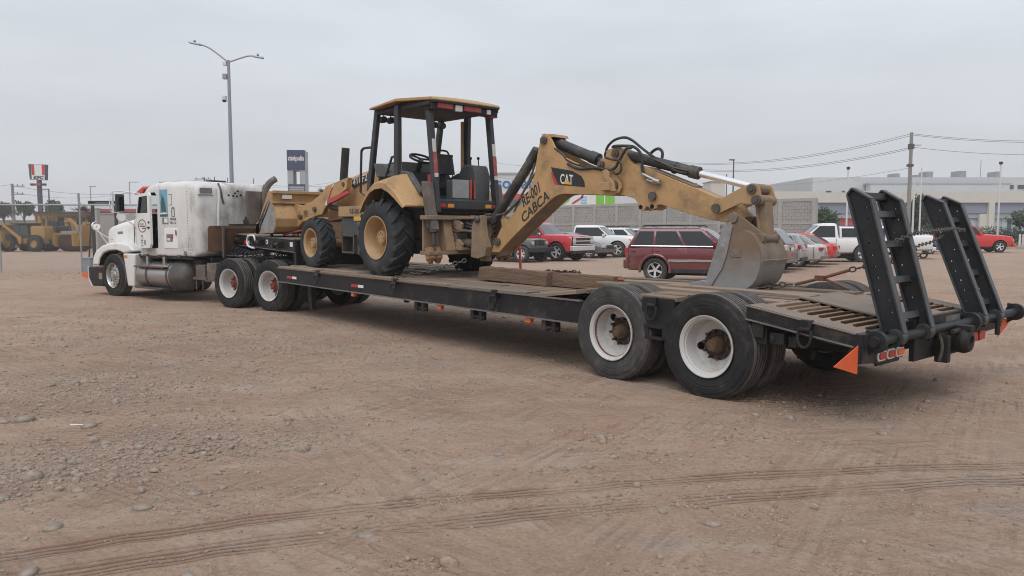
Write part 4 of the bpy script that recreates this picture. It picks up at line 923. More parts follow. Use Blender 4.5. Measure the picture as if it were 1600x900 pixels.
# exhaust stack
m = MB(); m.box(1.70, 1.80, -.52, -.08, 1.2, 2.52); m.build('heat_shield', 'grime', tk, .01)
m = MB(); m.tube([(1.62, -.50, .95), (1.62, -.50, 2.46), (1.61, -.54, 2.62), (1.58, -.62, 2.74), (1.55, -.74, 2.82)], .078, 14, 4); m.cyl((1.62, -.50, 1.3), (1.62, -.50, 2.0), .11, n=18); m.build('exhaust_stack', 'grime', tk)
m = MB(); m.tube([(1.7, .0, 1.72), (1.72, -.10, 1.95), (1.74, -.20, 2.12)], .015, 6); m.build('stay', 'binder_rust', tk)
# hood, fenders, bumper
m = MB(); hr_ = lambda x, hw, zb, zt, r=.17: [(x, a, b) for a, b in rrect(hw, zb, zt, r, .04, 4, hw * 1.02)]
m.loft([hr_(4.72, .93, 1.0, 1.895), hr_(4.95, .91, 1.0, 1.885, .15), hr_(5.40, .87, .98, 1.835, .14), hr_(5.85, .83, .9, 1.77, .13), hr_(6.18, .80, .85, 1.705, .12), hr_(6.26, .79, .8, 1.66, .11), hr_(6.31, .77, .8, 1.57, .10), hr_(6.33, .75, .8, 1.46, .09)])
hd = m.build('hood', 'white_paint', tk, angle=45)
m = MB(); m.loft([[(4.76, a * 1.012, b * 1.003) for a, b in rrect(.93, 1.05, 1.885, .17, .04)], [(4.79, a * 1.012, b * 1.003) for a, b in rrect(.925, 1.05, 1.88, .17, .04)]]); m.build('hood_seal', 'plastic_black', tk)
for sg in (1, -1):
    m = MB(); m.hexa([(5.42, sg * .86, 1.53), (5.70, sg * .835, 1.52), (5.70, sg * .855, 1.52), (5.42, sg * .88, 1.53), (5.42, sg * .86, 1.59), (5.70, sg * .835, 1.58), (5.70, sg * .855, 1.58), (5.42, sg * .88, 1.59)]); m.build('hood_vent', 'decal_grey', hd, .006)
m = MB(); m.box(6.32, 6.35, -.5, .5, .85, 1.38)
for i in range(9): m.box(6.35, 6.365, -.5, .5, .88 + i * .055, .905 + i * .055)
m.build('grille', 'chrome', tk)
fo = [(4.40, 1.12), (4.55, 1.26), (4.95, 1.33), (5.45, 1.31), (5.85, 1.24), (6.14, 1.12), (6.30, .95), (6.34, .74), (6.05, .74), (5.97, .92), (5.80, 1.05), (5.55, 1.11), (5.20, 1.13), (4.95, 1.09), (4.86, 1.06)]
li = [(6.04, .74), (5.96, .91), (5.79, 1.04), (5.54, 1.10), (5.20, 1.12), (4.95, 1.08), (4.86, 1.05)]
for sg in (1, -1):
    m = MB(); m.prism(li + [(x + (.0), z - .012) for x, z in li[::-1]], sg * .35, sg * 1.17); m.box(4.8, 6.1, sg * .30, sg * .36, .6, 1.12); m.build('fender_liner', 'hole_black', tk)
    m = MB(); m.prism(fo, sg * .60, sg * 1.19); m.build('fender', 'white_paint', tk, .05, seg=3)
    m = MB(); m.prism([(4.36, 1.06), (4.92, 1.07), (4.86, .85), (4.74, .27), (4.46, .27)], sg * .70, sg * 1.17); m.build('wheel_skirt', 'white_paint', tk, .04, seg=3)
    m = MB(); m.box(4.70, 4.84, sg * 1.17, sg * 1.185, .96, 1.02); m.build('side_lamp', 'amber_lens', tk, .008)
    m = MB(); m.box(6.15, 6.30, sg * .62, sg * 1.05, .80, 1.0); m.build('headlight', 'clear_lens', tk, .02)
m = MB(); m.prism([(6.50, .70), (6.50, .40), (6.34, .22), (5.80, .22), (5.80, .70)], -1.21, 1.21); m.build('bumper', 'trailer_black', tk, .03)
m = MB(); m.prism([(6.505, .70), (6.525, .70), (6.525, .40), (6.36, .20), (6.34, .215), (6.505, .405)], -1.215, 1.215); m.build('bumper_strip', 'sign_white', tk)
m = MB(); m.box(5.82, 5.98, 1.21, 1.222, .40, .56); m.build('step_plate', 'wood_pale', tk)
m = MB(); m.box(5.80, 6.05, 1.08, 1.2, .70, .722); m.build('bumper_trim', 'red_paint', tk)
for sg in (1, -1):
    m = MB(); m.prism([(6.50, .59), (6.50, .36), (6.98, .47)], sg * 1.18, sg * 1.186); m.build('warning_flag', 'orange_flag', tk)
# red-tipped sun visor and roof lamps
m = MB()
for sg in (1, -1): m.loft([[(4.62, sg * 1.0, 2.475), (4.24, sg * 1.01, 2.475), (4.18, sg * 1.0, 2.60), (4.26, sg * .97, 2.655)], [(4.78, sg * .74, 2.475), (4.30, sg * .74, 2.475), (4.26, sg * .74, 2.64), (4.36, sg * .74, 2.67)]])
m.build('visor_corner', 'sign_red', tk, .01)
m = MB(); m.hexa([(4.36, -.74, 2.475), (4.78, -.74, 2.475), (4.78, .74, 2.475), (4.36, .74, 2.475), (4.26, -.74, 2.64), (4.36, -.74, 2.67), (4.36, .74, 2.67), (4.26, .74, 2.64)]); m.build('sun_visor', 'sign_red', tk, .01)
for x, y, s in ((4.0, .55, .10), (3.45, .5, .14), (3.0, .4, .12)):
    m = MB(); m.box(x - s, x + s, y - .12, y + .12, 2.70, 2.775); m.build('roof_lamp', 'galvanised', tk, .02)
m = MB(); m.box(2.55, 2.75, -.1, .3, 2.72, 2.78); m.cyl((2.55, .2, 2.72), (2.55, .2, 2.86), .008, n=6); m.cyl((2.62, -.2, 2.72), (2.62, -.2, 2.86), .008, n=6); m.build('roof_antenna', 'plastic_black', tk)
# mirrors: big door mirror, round convex mirror, hood mirror on a tripod
m = MB(); m.box(4.38, 4.44, 1.36, 1.56, 2.06, 2.46); mr = m.build('mirror', ['mirror_back'], tk, .015)
m = MB(); m.box(4.372, 4.378, 1.38, 1.54, 2.08, 2.44); m.build('mirror_glass', 'glass_dark', mr)
m = MB(); m.box(4.44, 4.47, 1.58, 1.62, 2.04, 2.52); m.tube([(4.45, 1.6, 2.52), (4.42, 1.45, 2.53), (4.30, .98, 2.48)], .016, 8, 3); m.tube([(4.45, 1.6, 2.04), (4.40, 1.4, 2.0), (4.40, 1.02, 1.98)], .014, 8, 3); m.tube([(4.45, 1.60, 2.5), (4.46, 1.66, 2.44), (4.46, 1.66, 2.08), (4.45, 1.60, 2.03)], .013, 8, 3); m.tube([(4.45, 1.35, 1.90), (4.5, 1.1, 1.75), (4.5, 1.0, 1.6)], .012, 6); m.build('mirror_arm', 'chrome', tk)
m = MB(); m.lathe([(0, .0), (0, .105), (.03, .10), (.07, .03), (.075, 0)], c=(4.36, 1.46, 1.93), ax=(1, 0, 0), n=20); m.build('convex_mirror', 'chrome', tk)
m = MB(); m.lathe([(0, .0), (-.012, .03), (0, .10), (.03, .115), (.08, .04), (.08, 0)], c=(6.20, 1.12, 1.72), ax=(1, 0, 0), n=22); m.build('hood_mirror', 'chrome', tk)
m = MB(); m.tube([(6.25, 1.12, 1.70), (6.15, .95, 1.35), (6.1, .85, 1.22)], .013, 6); m.tube([(6.25, 1.12, 1.62), (6.0, .9, 1.4), (5.9, .76, 1.35)], .010, 6); m.build('hood_mirror_arm', 'chrome', tk)
pm('tank_dull', (0.085, 0.08, 0.075), 0.6, 0.3, 0.2, 4, (0.2, 0.17, 0.14), 0.35, 3)
# fuel tank with straps and steps
m = MB(); m.lathe([(2.95, 0), (2.95, .325), (4.32, .325), (4.37, .30), (4.40, .22), (4.40, 0)], c=(0, .86, .575), ax=(1, 0, 0), n=40); ft = m.build('fuel_tank', 'brushed_aluminium', tk)
for x in (3.05, 3.9):
    m = MB(); m.lathe([(x - .035, .330), (x + .035, .330), (x + .035, .325), (x - .035, .325)], c=(0, .86, .575), ax=(1, 0, 0), n=40); m.build('tank_strap', 'pin_steel', ft)
m = MB(); m.lathe([(2.40, 0), (2.41, .12), (2.45, .22), (2.53, .30), (2.62, .33), (2.95, .333), (2.95, .30)], c=(0, .86, .575), ax=(1, 0, 0), n=32); m.build('tank_end', 'tank_dull', ft)
m = MB(); m.box(3.05, 4.32, 1.05, 1.24, .755, .785); m.build('step', 'binder_rust', tk, .006)
m = MB(); m.box(3.15, 4.32, 1.02, 1.22, .255, .29); m.box(3.25, 3.32, .9, 1.0, .2, .3); m.build('step', 'pin_steel', tk, .006)
m = MB()
for x in (3.25, 3.95): m.box(x, x + .09, 1.03, 1.08, .78, 1.0)
m.build('step_hanger', 'brushed_aluminium', tk)
m = MB(); m.tube([(3.6, 1.0, .25), (3.5, 1.0, .14), (3.3, 1.0, .13), (3.15, .98, .22)], .012, 6, 3); m.build('loose_strap', 'frame_black', tk)
m = MB(); m.box(1.75, 2.25, .55, 1.02, .52, .58); m.box(1.85, 2.2, .6, .98, .58, .85); m.box(1.40, 1.75, .62, .99, .52, .90)
for x in (1.9, 2.15): m.cyl((x, 1.0, .52), (x, 1.0, .30), .014, n=6)
m.build('battery_box', 'grime', tk, .01)
m = MB(); m.box(1.25, 1.29, .75, 1.2, .95, 1.03); m.build('marker_bar', 'trailer_black', tk)
# coiled air lines, blue and black, slung between cab and trailer
for k, (mat, y0, z0) in enumerate((('blue_hose', .62, 1.20), ('hose_black', .50, 1.10), ('hose_black', .66, 1.08))):
    m = MB(); pts = []; n = 15
    for i in range(n * 10 + 1):
        t = i / (n * 10); a = 2 * math.pi * n * t
        pts.append((1.40 - 2.0 * t, y0 + .06 * math.cos(a) + .1 * t, z0 + .12 * (t - .5) * (t - .5) * 4 - .08 + .06 * math.sin(a)))
    m.tube(pts, .009, 5); m.build('air_line', mat, tk)

# ---------------------------------------------------------------- backhoe loader standing on the deck
BHM = TRM @ T(6.5, 0, .848)
bh = thing('backhoe_loader', 'dusty yellow backhoe loader carried on the trailer deck, its boom reaching back over the tail', 'backhoe', BHM)
def lug_tyre(r, w_, rim, nl, lh=.034, tilt=.30):
    m = MB(); h = w_ / 2; rc = r - lh
    m.lathe([(-h * .75, rim), (-h * .95, rim + .04), (-h, rim + (rc - rim) * .5), (-h * .97, rim + (rc - rim) * .8), (-h * .86, rc - .01), (0, rc + .006), (h * .86, rc - .01), (h * .97, rim + (rc - rim) * .8), (h, rim + (rc - rim) * .5), (h * .95, rim + .04), (h * .75, rim)], n=64)
    for sd in (1, -1):
        for i in range(nl):
            a0 = 2 * math.pi * (i + (0 if sd > 0 else .5)) / nl; ring = []
            for t, rr, wd in ((-.04, r, .042), (.3, r, .046), (.62, r - .004, .052), (.90, r - .020, .06), (1.0, r - .075, .056)):
                y = sd * h * t * .99; a = a0 + tilt * max(0, t); da = wd / r / 1.6
                P = lambda ang, rad: (math.cos(ang) * rad, y, math.sin(ang) * rad)
                ring.append([P(a - da * 1.25, rc - .02 - (.06 if t == 1.0 else 0)), P(a + da * 1.25, rc - .02 - (.06 if t == 1.0 else 0)), P(a + da, rr), P(a - da, rr)])
            m.loft(ring)
    return m
def mach_rim(rr, face, w_, hubr, mat='yellow_paint'):
    m = MB(); m.lathe([(-w_ * .45, rr - .02), (w_ * .40, rr - .015), (w_ * .45, rr), (w_ * .47, rr + .012), (w_ * .49, rr + .012), (w_ * .49, rr - .004), (w_ * .42, rr - .03), (face + .05, rr - .06), (face + .02, rr - .075), (face, rr - .14), (face, hubr), (face + .15, hubr), (face + .165, hubr * .93), (face + .17, 0)], n=48)
    for i in range(8):
        a = 2 * math.pi * i / 8; m.cyl((math.cos(a) * hubr * .75, face + .16, math.sin(a) * hubr * .75), (math.cos(a) * hubr * .75, face + .185, math.sin(a) * hubr * .75), .014, n=6)
        a += .2; m.cyl((math.cos(a) * (rr - .12), face, math.sin(a) * (rr - .12)), (math.cos(a) * (rr - .12), face + .02, math.sin(a) * (rr - .12)), .016, n=6)
    return m.mesh('rim', mat)
rt_ = lug_tyre(.632, .40, .335, 16, .046).mesh('tyre', 'machine_tyre', 40); ft_ = lug_tyre(.475, .32, .25, 17, .03, .32).mesh('tyre', 'machine_tyre', 40)
rr_ = mach_rim(.345, -.07, .40, .12); fr_ = mach_rim(.262, -.05, .32, .10)
for x, y, z, ty, rm in ((0, .88, .605, rt_, rr_), (2.46, .84, .465, ft_, fr_)):
    for sg in (1, -1):
        wl = group_empty('wheel', bh, T(x, sg * y, z) @ Matrix.Rotation(0 if sg > 0 else math.pi, 4, 'Z')); inst('tyre', ty, wl); inst('rim', rm, wl)
m = MB(); m.cyl((0, .7, .6), (0, -.7, .6), .12, n=16); m.cyl((2.46, .7, .46), (2.46, -.7, .46), .08, n=12); m.build('axle', 'yellow_worn', bh)
m = MB()
for y in (.33, -.33): m.box(-1.0, 2.95, y - .05, y + .05, .55, .86)
m.box(-.6, .9, -.42, .42, .62, 1.05); m.box(.9, 2.6, -.3, .3, .55, 1.0)
m.build('chassis', 'yellow_worn', bh, .01)
m = MB(); m.box(-.5, .6, -.6, .6, .35, .6); m.box(1.0, 2.2, -.25, .25, .4, .6); m.build('belly', 'cab_dark', bh)
# engine hood
m = MB(); sec = lambda x, hw, zb, zt: [(x, a, b) for a, b in rrect(hw, zb, zt, .07, .02, 3)]
m.loft([sec(.58, .44, .95, 1.85), sec(.80, .44, .95, 1.85), sec(1.6, .43, .95, 1.755), sec(2.5, .40, .90, 1.60), sec(2.85, .38, .87, 1.52), sec(2.95, .36, .85, 1.42), sec(2.98, .33, .88, 1.32)])
hood = m.build('hood', 'yellow_paint', bh, .004)
m = MB(); m.prism([(1.86, 1.50), (1.84, 1.63), (1.12, 1.745), (1.12, 1.60), (1.20, 1.585)], .43, .452); dc = m.build('decal', 'decal_black', hood)
m = MB(); m.prism([(1.12, 1.60), (1.12, 1.70), (1.20, 1.60), (1.20, 1.585)], .452, .455); m.build('decal_red', 'red_paint', hood)
text('model_lettering', '416F2', 'sign_white', hood, (1.80, .4525, 1.515), (-1, 0, .175), (0.1, 0, 1), .125, .003, .52)
m = MB(); m.box(.56, .62, -.5, .5, 1.2, 1.83); m.build('firewall', 'yellow_worn', bh, .01)
# exhaust pipe leaning forward of the hood
m = MB(); m.cyl((2.98, .02, 1.45), (2.84, .02, 2.31), .078, .078, n=20); m.cyl((2.99, .02, 1.45), (2.98, .02, 1.58), .085, n=16); m.build('exhaust_pipe', 'cab_dark', bh)
m = MB(); m.box(2.55, 3.0, -.2, .25, 1.45, 1.58); m.cyl((2.7, .15, 1.55), (2.7, .15, 1.66), .06, n=12); m.build('hood_fitting', 'hub_rust', bh, .02)
# loader arms and their braces
arm = [(1.62, 1.66), (2.15, 1.58), (2.45, 1.53), (2.62, 1.40), (3.02, 1.26), (3.55, 1.16), (3.60, .98), (3.42, .86), (3.20, .90), (2.95, .96), (2.63, 1.0), (2.50, 1.13), (2.30, 1.24), (2.05, 1.33), (1.68, 1.45)]
for sg in (1, -1):
    m = MB(); m.prism(arm, sg * .57, sg * .66); la = m.build('loader_arm', 'yellow_paint', bh, .008)
    m = MB(); m.cyl((2.9, .54 * sg, 1.10), (2.9, .70 * sg, 1.10), .05, n=14); m.cyl((1.78, .54 * sg, 1.54), (1.78, .68 * sg, 1.54), .04, n=14); m.cyl((3.5, .54 * sg, .95), (3.5, .72 * sg, .95), .05, n=14); m.build('pivot_pin', 'pin_steel', la)
    m = MB(); m.cyl((2.45, .55 * sg, 1.14), (1.55, .55 * sg, 1.05), .055, n=16); m.cyl((1.62, .55 * sg, 1.057), (1.0, .55 * sg, .99), .068, n=16); m.build('lift_cylinder', 'cylinder_black', bh)
m = MB(); m.prism([(2.30, 1.28), (1.52, 1.42), (1.50, 1.36), (1.98, 1.24), (2.30, 1.18)], .665, .73); m.build('arm_lock', 'red_paint', bh, .008)
m = MB(); m.prism([(2.22, 1.50), (2.18, 1.50), (2.34, 1.28), (2.38, 1.28)], .662, .666); m.build('warning_tape', 'sign_red', bh)
m = MB(); m.prism([(2.16, 1.56), (2.12, 1.56), (2.18, 1.50), (2.22, 1.50)], .662, .666); m.prism([(2.34, 1.28), (2.42, 1.28), (2.50, 1.17), (2.40, 1.17)], .662, .668); m.build('warning_tape', 'sign_white', bh)
m = MB(); m.cyl((3.3, .66, 1.02), (3.3, -.66, 1.02), .05, n=12); m.box(3.2, 3.4, -.66, .66, .95, 1.08); m.build('cross_tube', 'yellow_worn', bh)
m = MB(); m.cyl((2.9, .25, 1.3), (3.6, .25, 1.15), .05, n=12); m.cyl((2.9, -.25, 1.3), (3.6, -.25, 1.15), .05, n=12); m.build('tilt_cylinder', 'cylinder_black', bh)
# loader bucket: curved shell open to the front
sh = [(3.95, 1.46), (3.98, 1.22), (3.88, 1.06), (3.80, .92), (3.82, .76), (3.92, .66), (4.08, .62), (4.72, .62)]
m = MB(); inn = [(x + .03, z + (.03 if i > 4 else 0)) for i, (x, z) in enumerate(sh)]
m.prism(sh + inn[::-1], -1.06, 1.06); lb = m.build('loader_bucket', 'yellow_paint', bh, .004)
for sg in (1, -1):
    m = MB(); m.prism([(4.12, 1.47), (3.95, 1.46), (3.95, 1.22), (3.86, 1.05), (3.78, .92), (3.80, .75), (3.92, .64), (4.72, .60), (4.78, .68), (4.76, .82), (4.60, .88)], sg * 1.04, sg * 1.07); m.build('side_plate', 'yellow_worn', lb)
    m = MB(); m.prism([(4.10, 1.30), (4.02, 1.26), (4.52, .80), (4.62, .82), (4.72, .80), (4.76, .64), (4.70, .60), (4.60, .62), (4.56, .78)], sg * 1.07, sg * 1.085); m.build('wear_plate', 'bucket_steel', lb)
    m = MB(); m.prism([(4.02, 1.20), (4.50, .76), (4.55, .64), (3.93, .66), (3.82, .76), (3.80, .92), (3.88, 1.05), (3.97, 1.20)], sg * 1.07, sg * 1.075); m.build('worn_patch', 'bucket_bare', lb)
m = MB(); m.box(3.92, 3.99, -1.06, 1.06, 1.22, 1.26); m.box(3.90, 3.96, -1.06, 1.06, 1.42, 1.48); m.build('stiffener', 'yellow_paint', lb, .006)
m = MB(); m.box(3.92, 3.95, .66, .86, 1.32, 1.40); m.build('sticker', 'sign_white', lb)
for y in (.55, -.55): 
    m = MB(); m.prism([(3.97, 1.22), (3.70, 1.18), (3.52, .98), (3.55, .88), (3.82, .74), (3.82, .95)], y - .05, y + .05); m.cyl((3.66, y - .1, 1.08), (3.66, y + .1, 1.08), .06, n=14); m.build('bucket_ear', 'yellow_worn', lb, .006)
m = MB(); m.box(4.6, 4.85, -1.07, 1.07, .595, .62); m.build('cutting_edge', 'bucket_steel', lb)
# side tank, steps, battery box, frame lettering
m = MB(); m.prism([(1.95, .95), (1.0, .95), (1.0, .30), (1.85, .32), (2.0, .62)], .40, .62); m.build('side_tank', 'grey_plastic', bh, .03)
m = MB(); m.box(1.02, 1.95, .42, .68, .955, 1.14); sf = m.build('side_frame', 'yellow_worn', bh, .008)
text('frame_lettering', 'RE-001', 'stencil_black', sf, (1.52, .682, 1.005), (-1, 0, 0), (0, 0, 1), .085, .002, .36)
m = MB(); m.box(1.05, 1.32, .60, .72, .88, .955); m.build('amber_plate', 'decal_yellow', bh, .005)
m = MB(); m.box(1.18, 1.62, .62, .80, .60, .63); m.box(1.18, 1.62, .62, .80, .30, .33); m.box(1.18, 1.21, .62, .8, .30, .63); m.box(1.59, 1.62, .62, .8, .30, .63); m.build('step', 'pin_steel', bh, .004)
m = MB(); m.box(.82, 1.18, .45, .74, .28, .86); m.build('battery_box', 'grey_plastic', bh, .02)
# rear fenders
fo_ = [(.60, 1.00), (.50, 1.17), (.32, 1.36), (.14, 1.47), (-.08, 1.49), (-.26, 1.46), (-.50, 1.33), (-.76, 1.09)]
ar_ = [(.585, 1.0), (.44, 1.18), (.26, 1.33), (.09, 1.39), (-.12, 1.40), (-.32, 1.33), (-.50, 1.23), (-.735, 1.075)]
ft2 = [(.62, 1.10), (.52, 1.30), (.38, 1.50), (.20, 1.61), (-.10, 1.66), (-.40, 1.655), (-.58, 1.45), (-.80, 1.12)]
for sg in (1, -1):
    m = MB(); rings = []
    for a, b, c in zip(fo_, ar_, ft2):
        rings.append([(b[0], sg * 1.03, b[1]), (a[0], sg * 1.03, a[1]), (a[0], sg * .99, a[1] + .03), (c[0], sg * .64, c[1]), (c[0] - .0, sg * .64, c[1] - .03), (b[0], sg * .98, b[1] + .02)])
    m.loft(rings); m.build('fender', 'yellow_paint', bh, angle=32)
    m = MB(); m.prism([(.55, .9), (.38, 1.45), (.20, 1.58), (-.4, 1.62), (-.72, 1.12), (-.75, .9)], sg * .60, sg * .64); m.build('fender_inner', 'cab_dark', bh)
# cab: floor, dashboard, seat, consoles, six posts, roof
m = MB(); m.prism([(.62, 1.15), (.62, 1.80), (.30, 1.72), (.10, 1.45), (-.95, 1.12), (-.95, 1.0), (.5, 1.0)], -.62, .62); m.build('cab_floor', 'cab_dark', bh)
m = MB(); m.prism([(.60, 1.62), (.72, 1.86), (.42, 1.84), (.18, 1.70), (.20, 1.60)], .42, .68); m.prism([(.35, 1.62), (.02, 1.72), (-.40, 1.66), (-.74, 1.34), (-.72, 1.28), (-.38, 1.58)], .60, .70); m.prism([(.35, 1.62), (.02, 1.72), (-.40, 1.66), (-.74, 1.34), (-.72, 1.28), (-.38, 1.58)], -.70, -.60); m.prism([(.70, 1.5), (.74, 1.88), (.45, 1.90), (.30, 1.6)], -.4, .38); m.build('dashboard', 'grey_plastic', bh, .02)
m = MB(); m.lathe([(-.016, .185), (.016, .185), (.016, .215), (-.016, .215), (-.016, .185)], c=(.22, .02, 1.95), ax=(-.42, 0, .9), n=32); m.cyl((.22, .02, 1.95), (.42, .02, 1.55), .045, n=10)
for a in (.5, 2.6, 4.7):
    m.cyl((.22, .02, 1.94), (.22 + .19 * math.cos(a) * .9, .02 + .19 * math.sin(a), 1.94 + .19 * math.cos(a) * .42), .018, n=6)
m.build('steering_wheel', 'plastic_black', bh)
m = MB(); m.prism([(-.22, 1.66), (-.20, 1.98), (-.28, 2.0), (-.36, 1.66)], -.27, .12); m.box(-.30, -.26, -.12, -.02, 1.45, 1.70); m.box(-.42, .10, -.27, .14, 1.42, 1.52); m.tube([(-.26, .06, 1.95), (-.25, .02, 2.05), (-.25, -.18, 2.05), (-.26, -.22, 1.95)], .018, 8, 3); m.box(-.35, .05, -.2, .2, 1.15, 1.42); m.build('seat', 'cab_dark', bh, .03)
m = MB(); m.prism([(-.36, 1.2), (-.42, 1.70), (-.55, 1.82), (-.80, 1.80), (-.88, 1.62), (-.86, 1.2)], -.62, -.30); m.prism([(-.62, 1.2), (-.62, 1.55), (-.80, 1.55), (-.84, 1.2)], -.28, .12); m.build('console', 'grey_plastic', bh, .03)
m = MB(); m.prism([(-.845, 1.25), (-.845, 1.55), (-.83, 1.55), (-.83, 1.25)], -.20, .14); m.build('console_panel', 'galvanised', bh, .01)
for y, x in ((-.42, -.62), (-.52, -.70), (.2, -.55), (.05, -.72)):
    m = MB(); m.cyl((x, y, 1.6), (x + .03, y, 1.92), .010, n=6); m.ball((x + .03, y, 1.93), .026); m.build('lever', 'plastic_black', bh)
m = MB(); m.box(-.86, -.85, -.24, -.20, 1.25, 1.56); m.box(-.86, -.85, -.32, -.28, 1.25, 1.56); m.box(-.70, -.66, .46, .50, 1.25, 1.62); m.build('safety_strap', 'red_paint', bh)
def post(name, a, b, sz, mat='post_black', w2=.038):
    m = MB(); a, b = Vector(a), Vector(b)
    m.loft([[(p.x - sz, p.y - w2, p.z), (p.x + sz, p.y - w2, p.z), (p.x + sz, p.y + w2, p.z), (p.x - sz, p.y + w2, p.z)] for p in (a, b)]); return m.build(name, mat, bh, .012)
ps = []
for sg in (1, -1):
    post('roof_post', (.86, sg * .66, 1.36), (.57, sg * .66, 2.74), .058)
    post('roof_post', (-.10, sg * .71, 1.60), (-.13, sg * .71, 2.74), .062)
    ps.append(post('roof_post', (-1.06, sg * .60, 1.02), (-.84, sg * .60, 2.68), .062))
for o, sg in zip(ps, (1, -1)):
    for z0, z1, mt_ in ((1.62, 1.95, 'tape_red'), (1.95, 2.15, 'tape_white'), (1.56, 1.62, 'tape_white')):
        f = lambda z: -1.06 + .22 * (z - 1.02) / 1.66 - .064
        m = MB(); m.hexa([(f(z0) - .004, sg * .60 - .026, z0), (f(z0) + .01, sg * .60 - .026, z0), (f(z0) + .01, sg * .60 + .035, z0), (f(z0) - .004, sg * .60 + .035, z0), (f(z1) - .004, sg * .60 - .035, z1), (f(z1) + .01, sg * .60 - .035, z1), (f(z1) + .01, sg * .60 + .035, z1), (f(z1) - .004, sg * .60 + .035, z1)]); m.build('reflective_tape', mt_, o)
m = MB(); m.box(-.10, -.05, .62, .66, 1.7, 2.6); m.box(-.10, -.05, -.66, -.62, 1.7, 2.6); m.build('post_cover', 'yellow_worn', bh)
rf = [(.62, 2.735), (.60, 2.765), (-.2, 2.83), (-1.0, 2.785), (-1.12, 2.75), (-1.11, 2.728), (-.9, 2.745), (-.2, 2.785)]
m = MB(); n = 6; rings = []
for i in range(n + 1):
    t = -1 + 2 * i / n; cr_ = .025 * (1 - t * t)
    rings.append([(max(x, -1.06), t * (.80 if x > -.5 else .67), z + cr_ * (1 if k in (1, 2, 3) else .3)) for k, (x, z) in enumerate(rf)])
m.loft(rings); roof = m.build('roof', ['yellow_paint'], bh, .008)
m = MB(); m.prism([(-1.06, 2.70), (-1.06, 2.745), (-.2, 2.785), (.58, 2.725), (.58, 2.69), (-.2, 2.70)], -.655, .655); m.box(-.98, .55, -.70, .70, 2.66, 2.72); m.box(-1.0, -.80, -.66, .66, 2.60, 2.70); m.build('roof_lining', 'cab_dark', roof, .01)
m = MB(); m.box(-1.03, -.99, .26, .56, 2.62, 2.71); m.box(-1.03, -.99, -.30, .05, 2.62, 2.71); m.build('rear_lamp', 'tape_red', roof, .01)
m = MB(); m.box(-1.03, -.99, .08, .22, 2.60, 2.70); m.box(-1.03, -.99, -.50, -.42, 2.61, 2.69); m.build('work_lamp', 'clear_lens', roof, .01)
m = MB(); m.box(-.98, -.80, -.68, -.54, 2.58, 2.70); m.build('post_cap', 'tape_red', roof, .01)
for x, y in ((.50, .45), (.50, .60), (.50, -.45), (.50, -.62)):
    m = MB(); m.cyl((x - .05, y, 2.58), (x + .05, y, 2.58), .055, n=16); m.cyl((x, y, 2.62), (x, y, 2.70), .01, n=6); m.build('front_lamp', 'plastic_black', roof)
m = MB(); m.tube([(1.10, .70, 1.38), (1.06, .70, 2.04), (1.03, .70, 2.10), (.96, .70, 2.13), (.72, .68, 2.13)], .022, 8, 3); m.build('grab_rail', 'plastic_black', bh)
m = MB(); m.tube([(.28, .70, 1.60), (.10, .70, 1.88), (.06, .71, 1.92), (-.06, .71, 1.93)], .020, 8, 3); m.build('grab_rail', 'plastic_black', bh)
m = MB(); m.tube([(1.12, .69, 1.38), (1.0, .68, 1.32), (.85, .66, 1.30)], .012, 6, 3); m.build('hose', 'hose_black', bh)
# rear beam with lamps, lights and cables
m = MB(); m.box(-1.06, -.85, -.68, .60, 1.06, 1.22); rb = m.build('rear_beam', 'post_black', bh, .025)
for y, mt_ in ((.50, 'red_lens'), (.34, 'amber_lens'), (-.42, 'amber_lens'), (-.58, 'red_lens')):
    m = MB(); m.box(-1.075, -1.05, y - .06, y + .06, 1.09, 1.15); m.build('tail_lamp', mt_, rb, .006)
# stabiliser frame
m = MB(); m.box(-1.14, -.95, -.85, .85, .90, .965); m.box(-1.20, -.95, -.85, .85, .36, .42); m.prism([(-.95, .42), (-.95, .95), (-1.06, .92), (-1.20, .42)], .34, .50); m.prism([(-.95, .42), (-.95, .95), (-1.06, .92), (-1.20, .42)], -.50, -.34)
m.box(-.97, -.93, -.8, .8, .42, .92); m.build('rear_frame', 'yellow_muddy', bh, .008)
m = MB(); m.box(-1.08, -1.05, .30, .34, .50, .88); m.build('rear_marker', 'sign_red', bh)
m = MB(); m.box(-1.20, -1.04, -.3, .33, .55, .70); m.box(-1.2, -1.04, -.3, .33, .78, .90)
m.build('swing_mount', 'grime', bh, .02)
m = MB()
for sg in (1, -1):
    m.prism([(-1.06, .95), (-1.20, .93), (-1.32, .84), (-1.30, .74), (-1.18, .74), (-1.06, .80)], sg * .30 - .025, sg * .30 + .025); m.prism([(-1.06, .60), (-1.24, .60), (-1.34, .52), (-1.30, .42), (-1.06, .40)], sg * .30 - .025, sg * .30 + .025)
m.box(-1.34, -1.06, -.34, .34, .425, .47); m.box(-1.30, -1.06, -.34, .34, .905, .945); m.cyl((-1.22, 0, .40), (-1.22, 0, .97), .075, n=16)
m.build('swing_bracket', 'yellow_muddy', bh, .012)
qq = random.Random(9)
for i in range(7):
    y0, z0 = qq.uniform(-.2, .28), qq.uniform(.80, 1.02); m = MB(); m.tube([(-.98, y0, z0), (-1.16, y0 + qq.uniform(-.1, .1), z0 + qq.uniform(-.12, .06)), (-1.36, y0 + qq.uniform(-.15, .1), z0 - qq.uniform(0, .2)), (-1.50, qq.uniform(-.15, .2), z0 + qq.uniform(-.1, .1)), (-1.66, qq.uniform(-.1, .15), z0 + qq.uniform(0, .15))], .02, 7, 4); m.build('hydraulic_hose', qq.choice(['hose_black', 'grime']), bh)
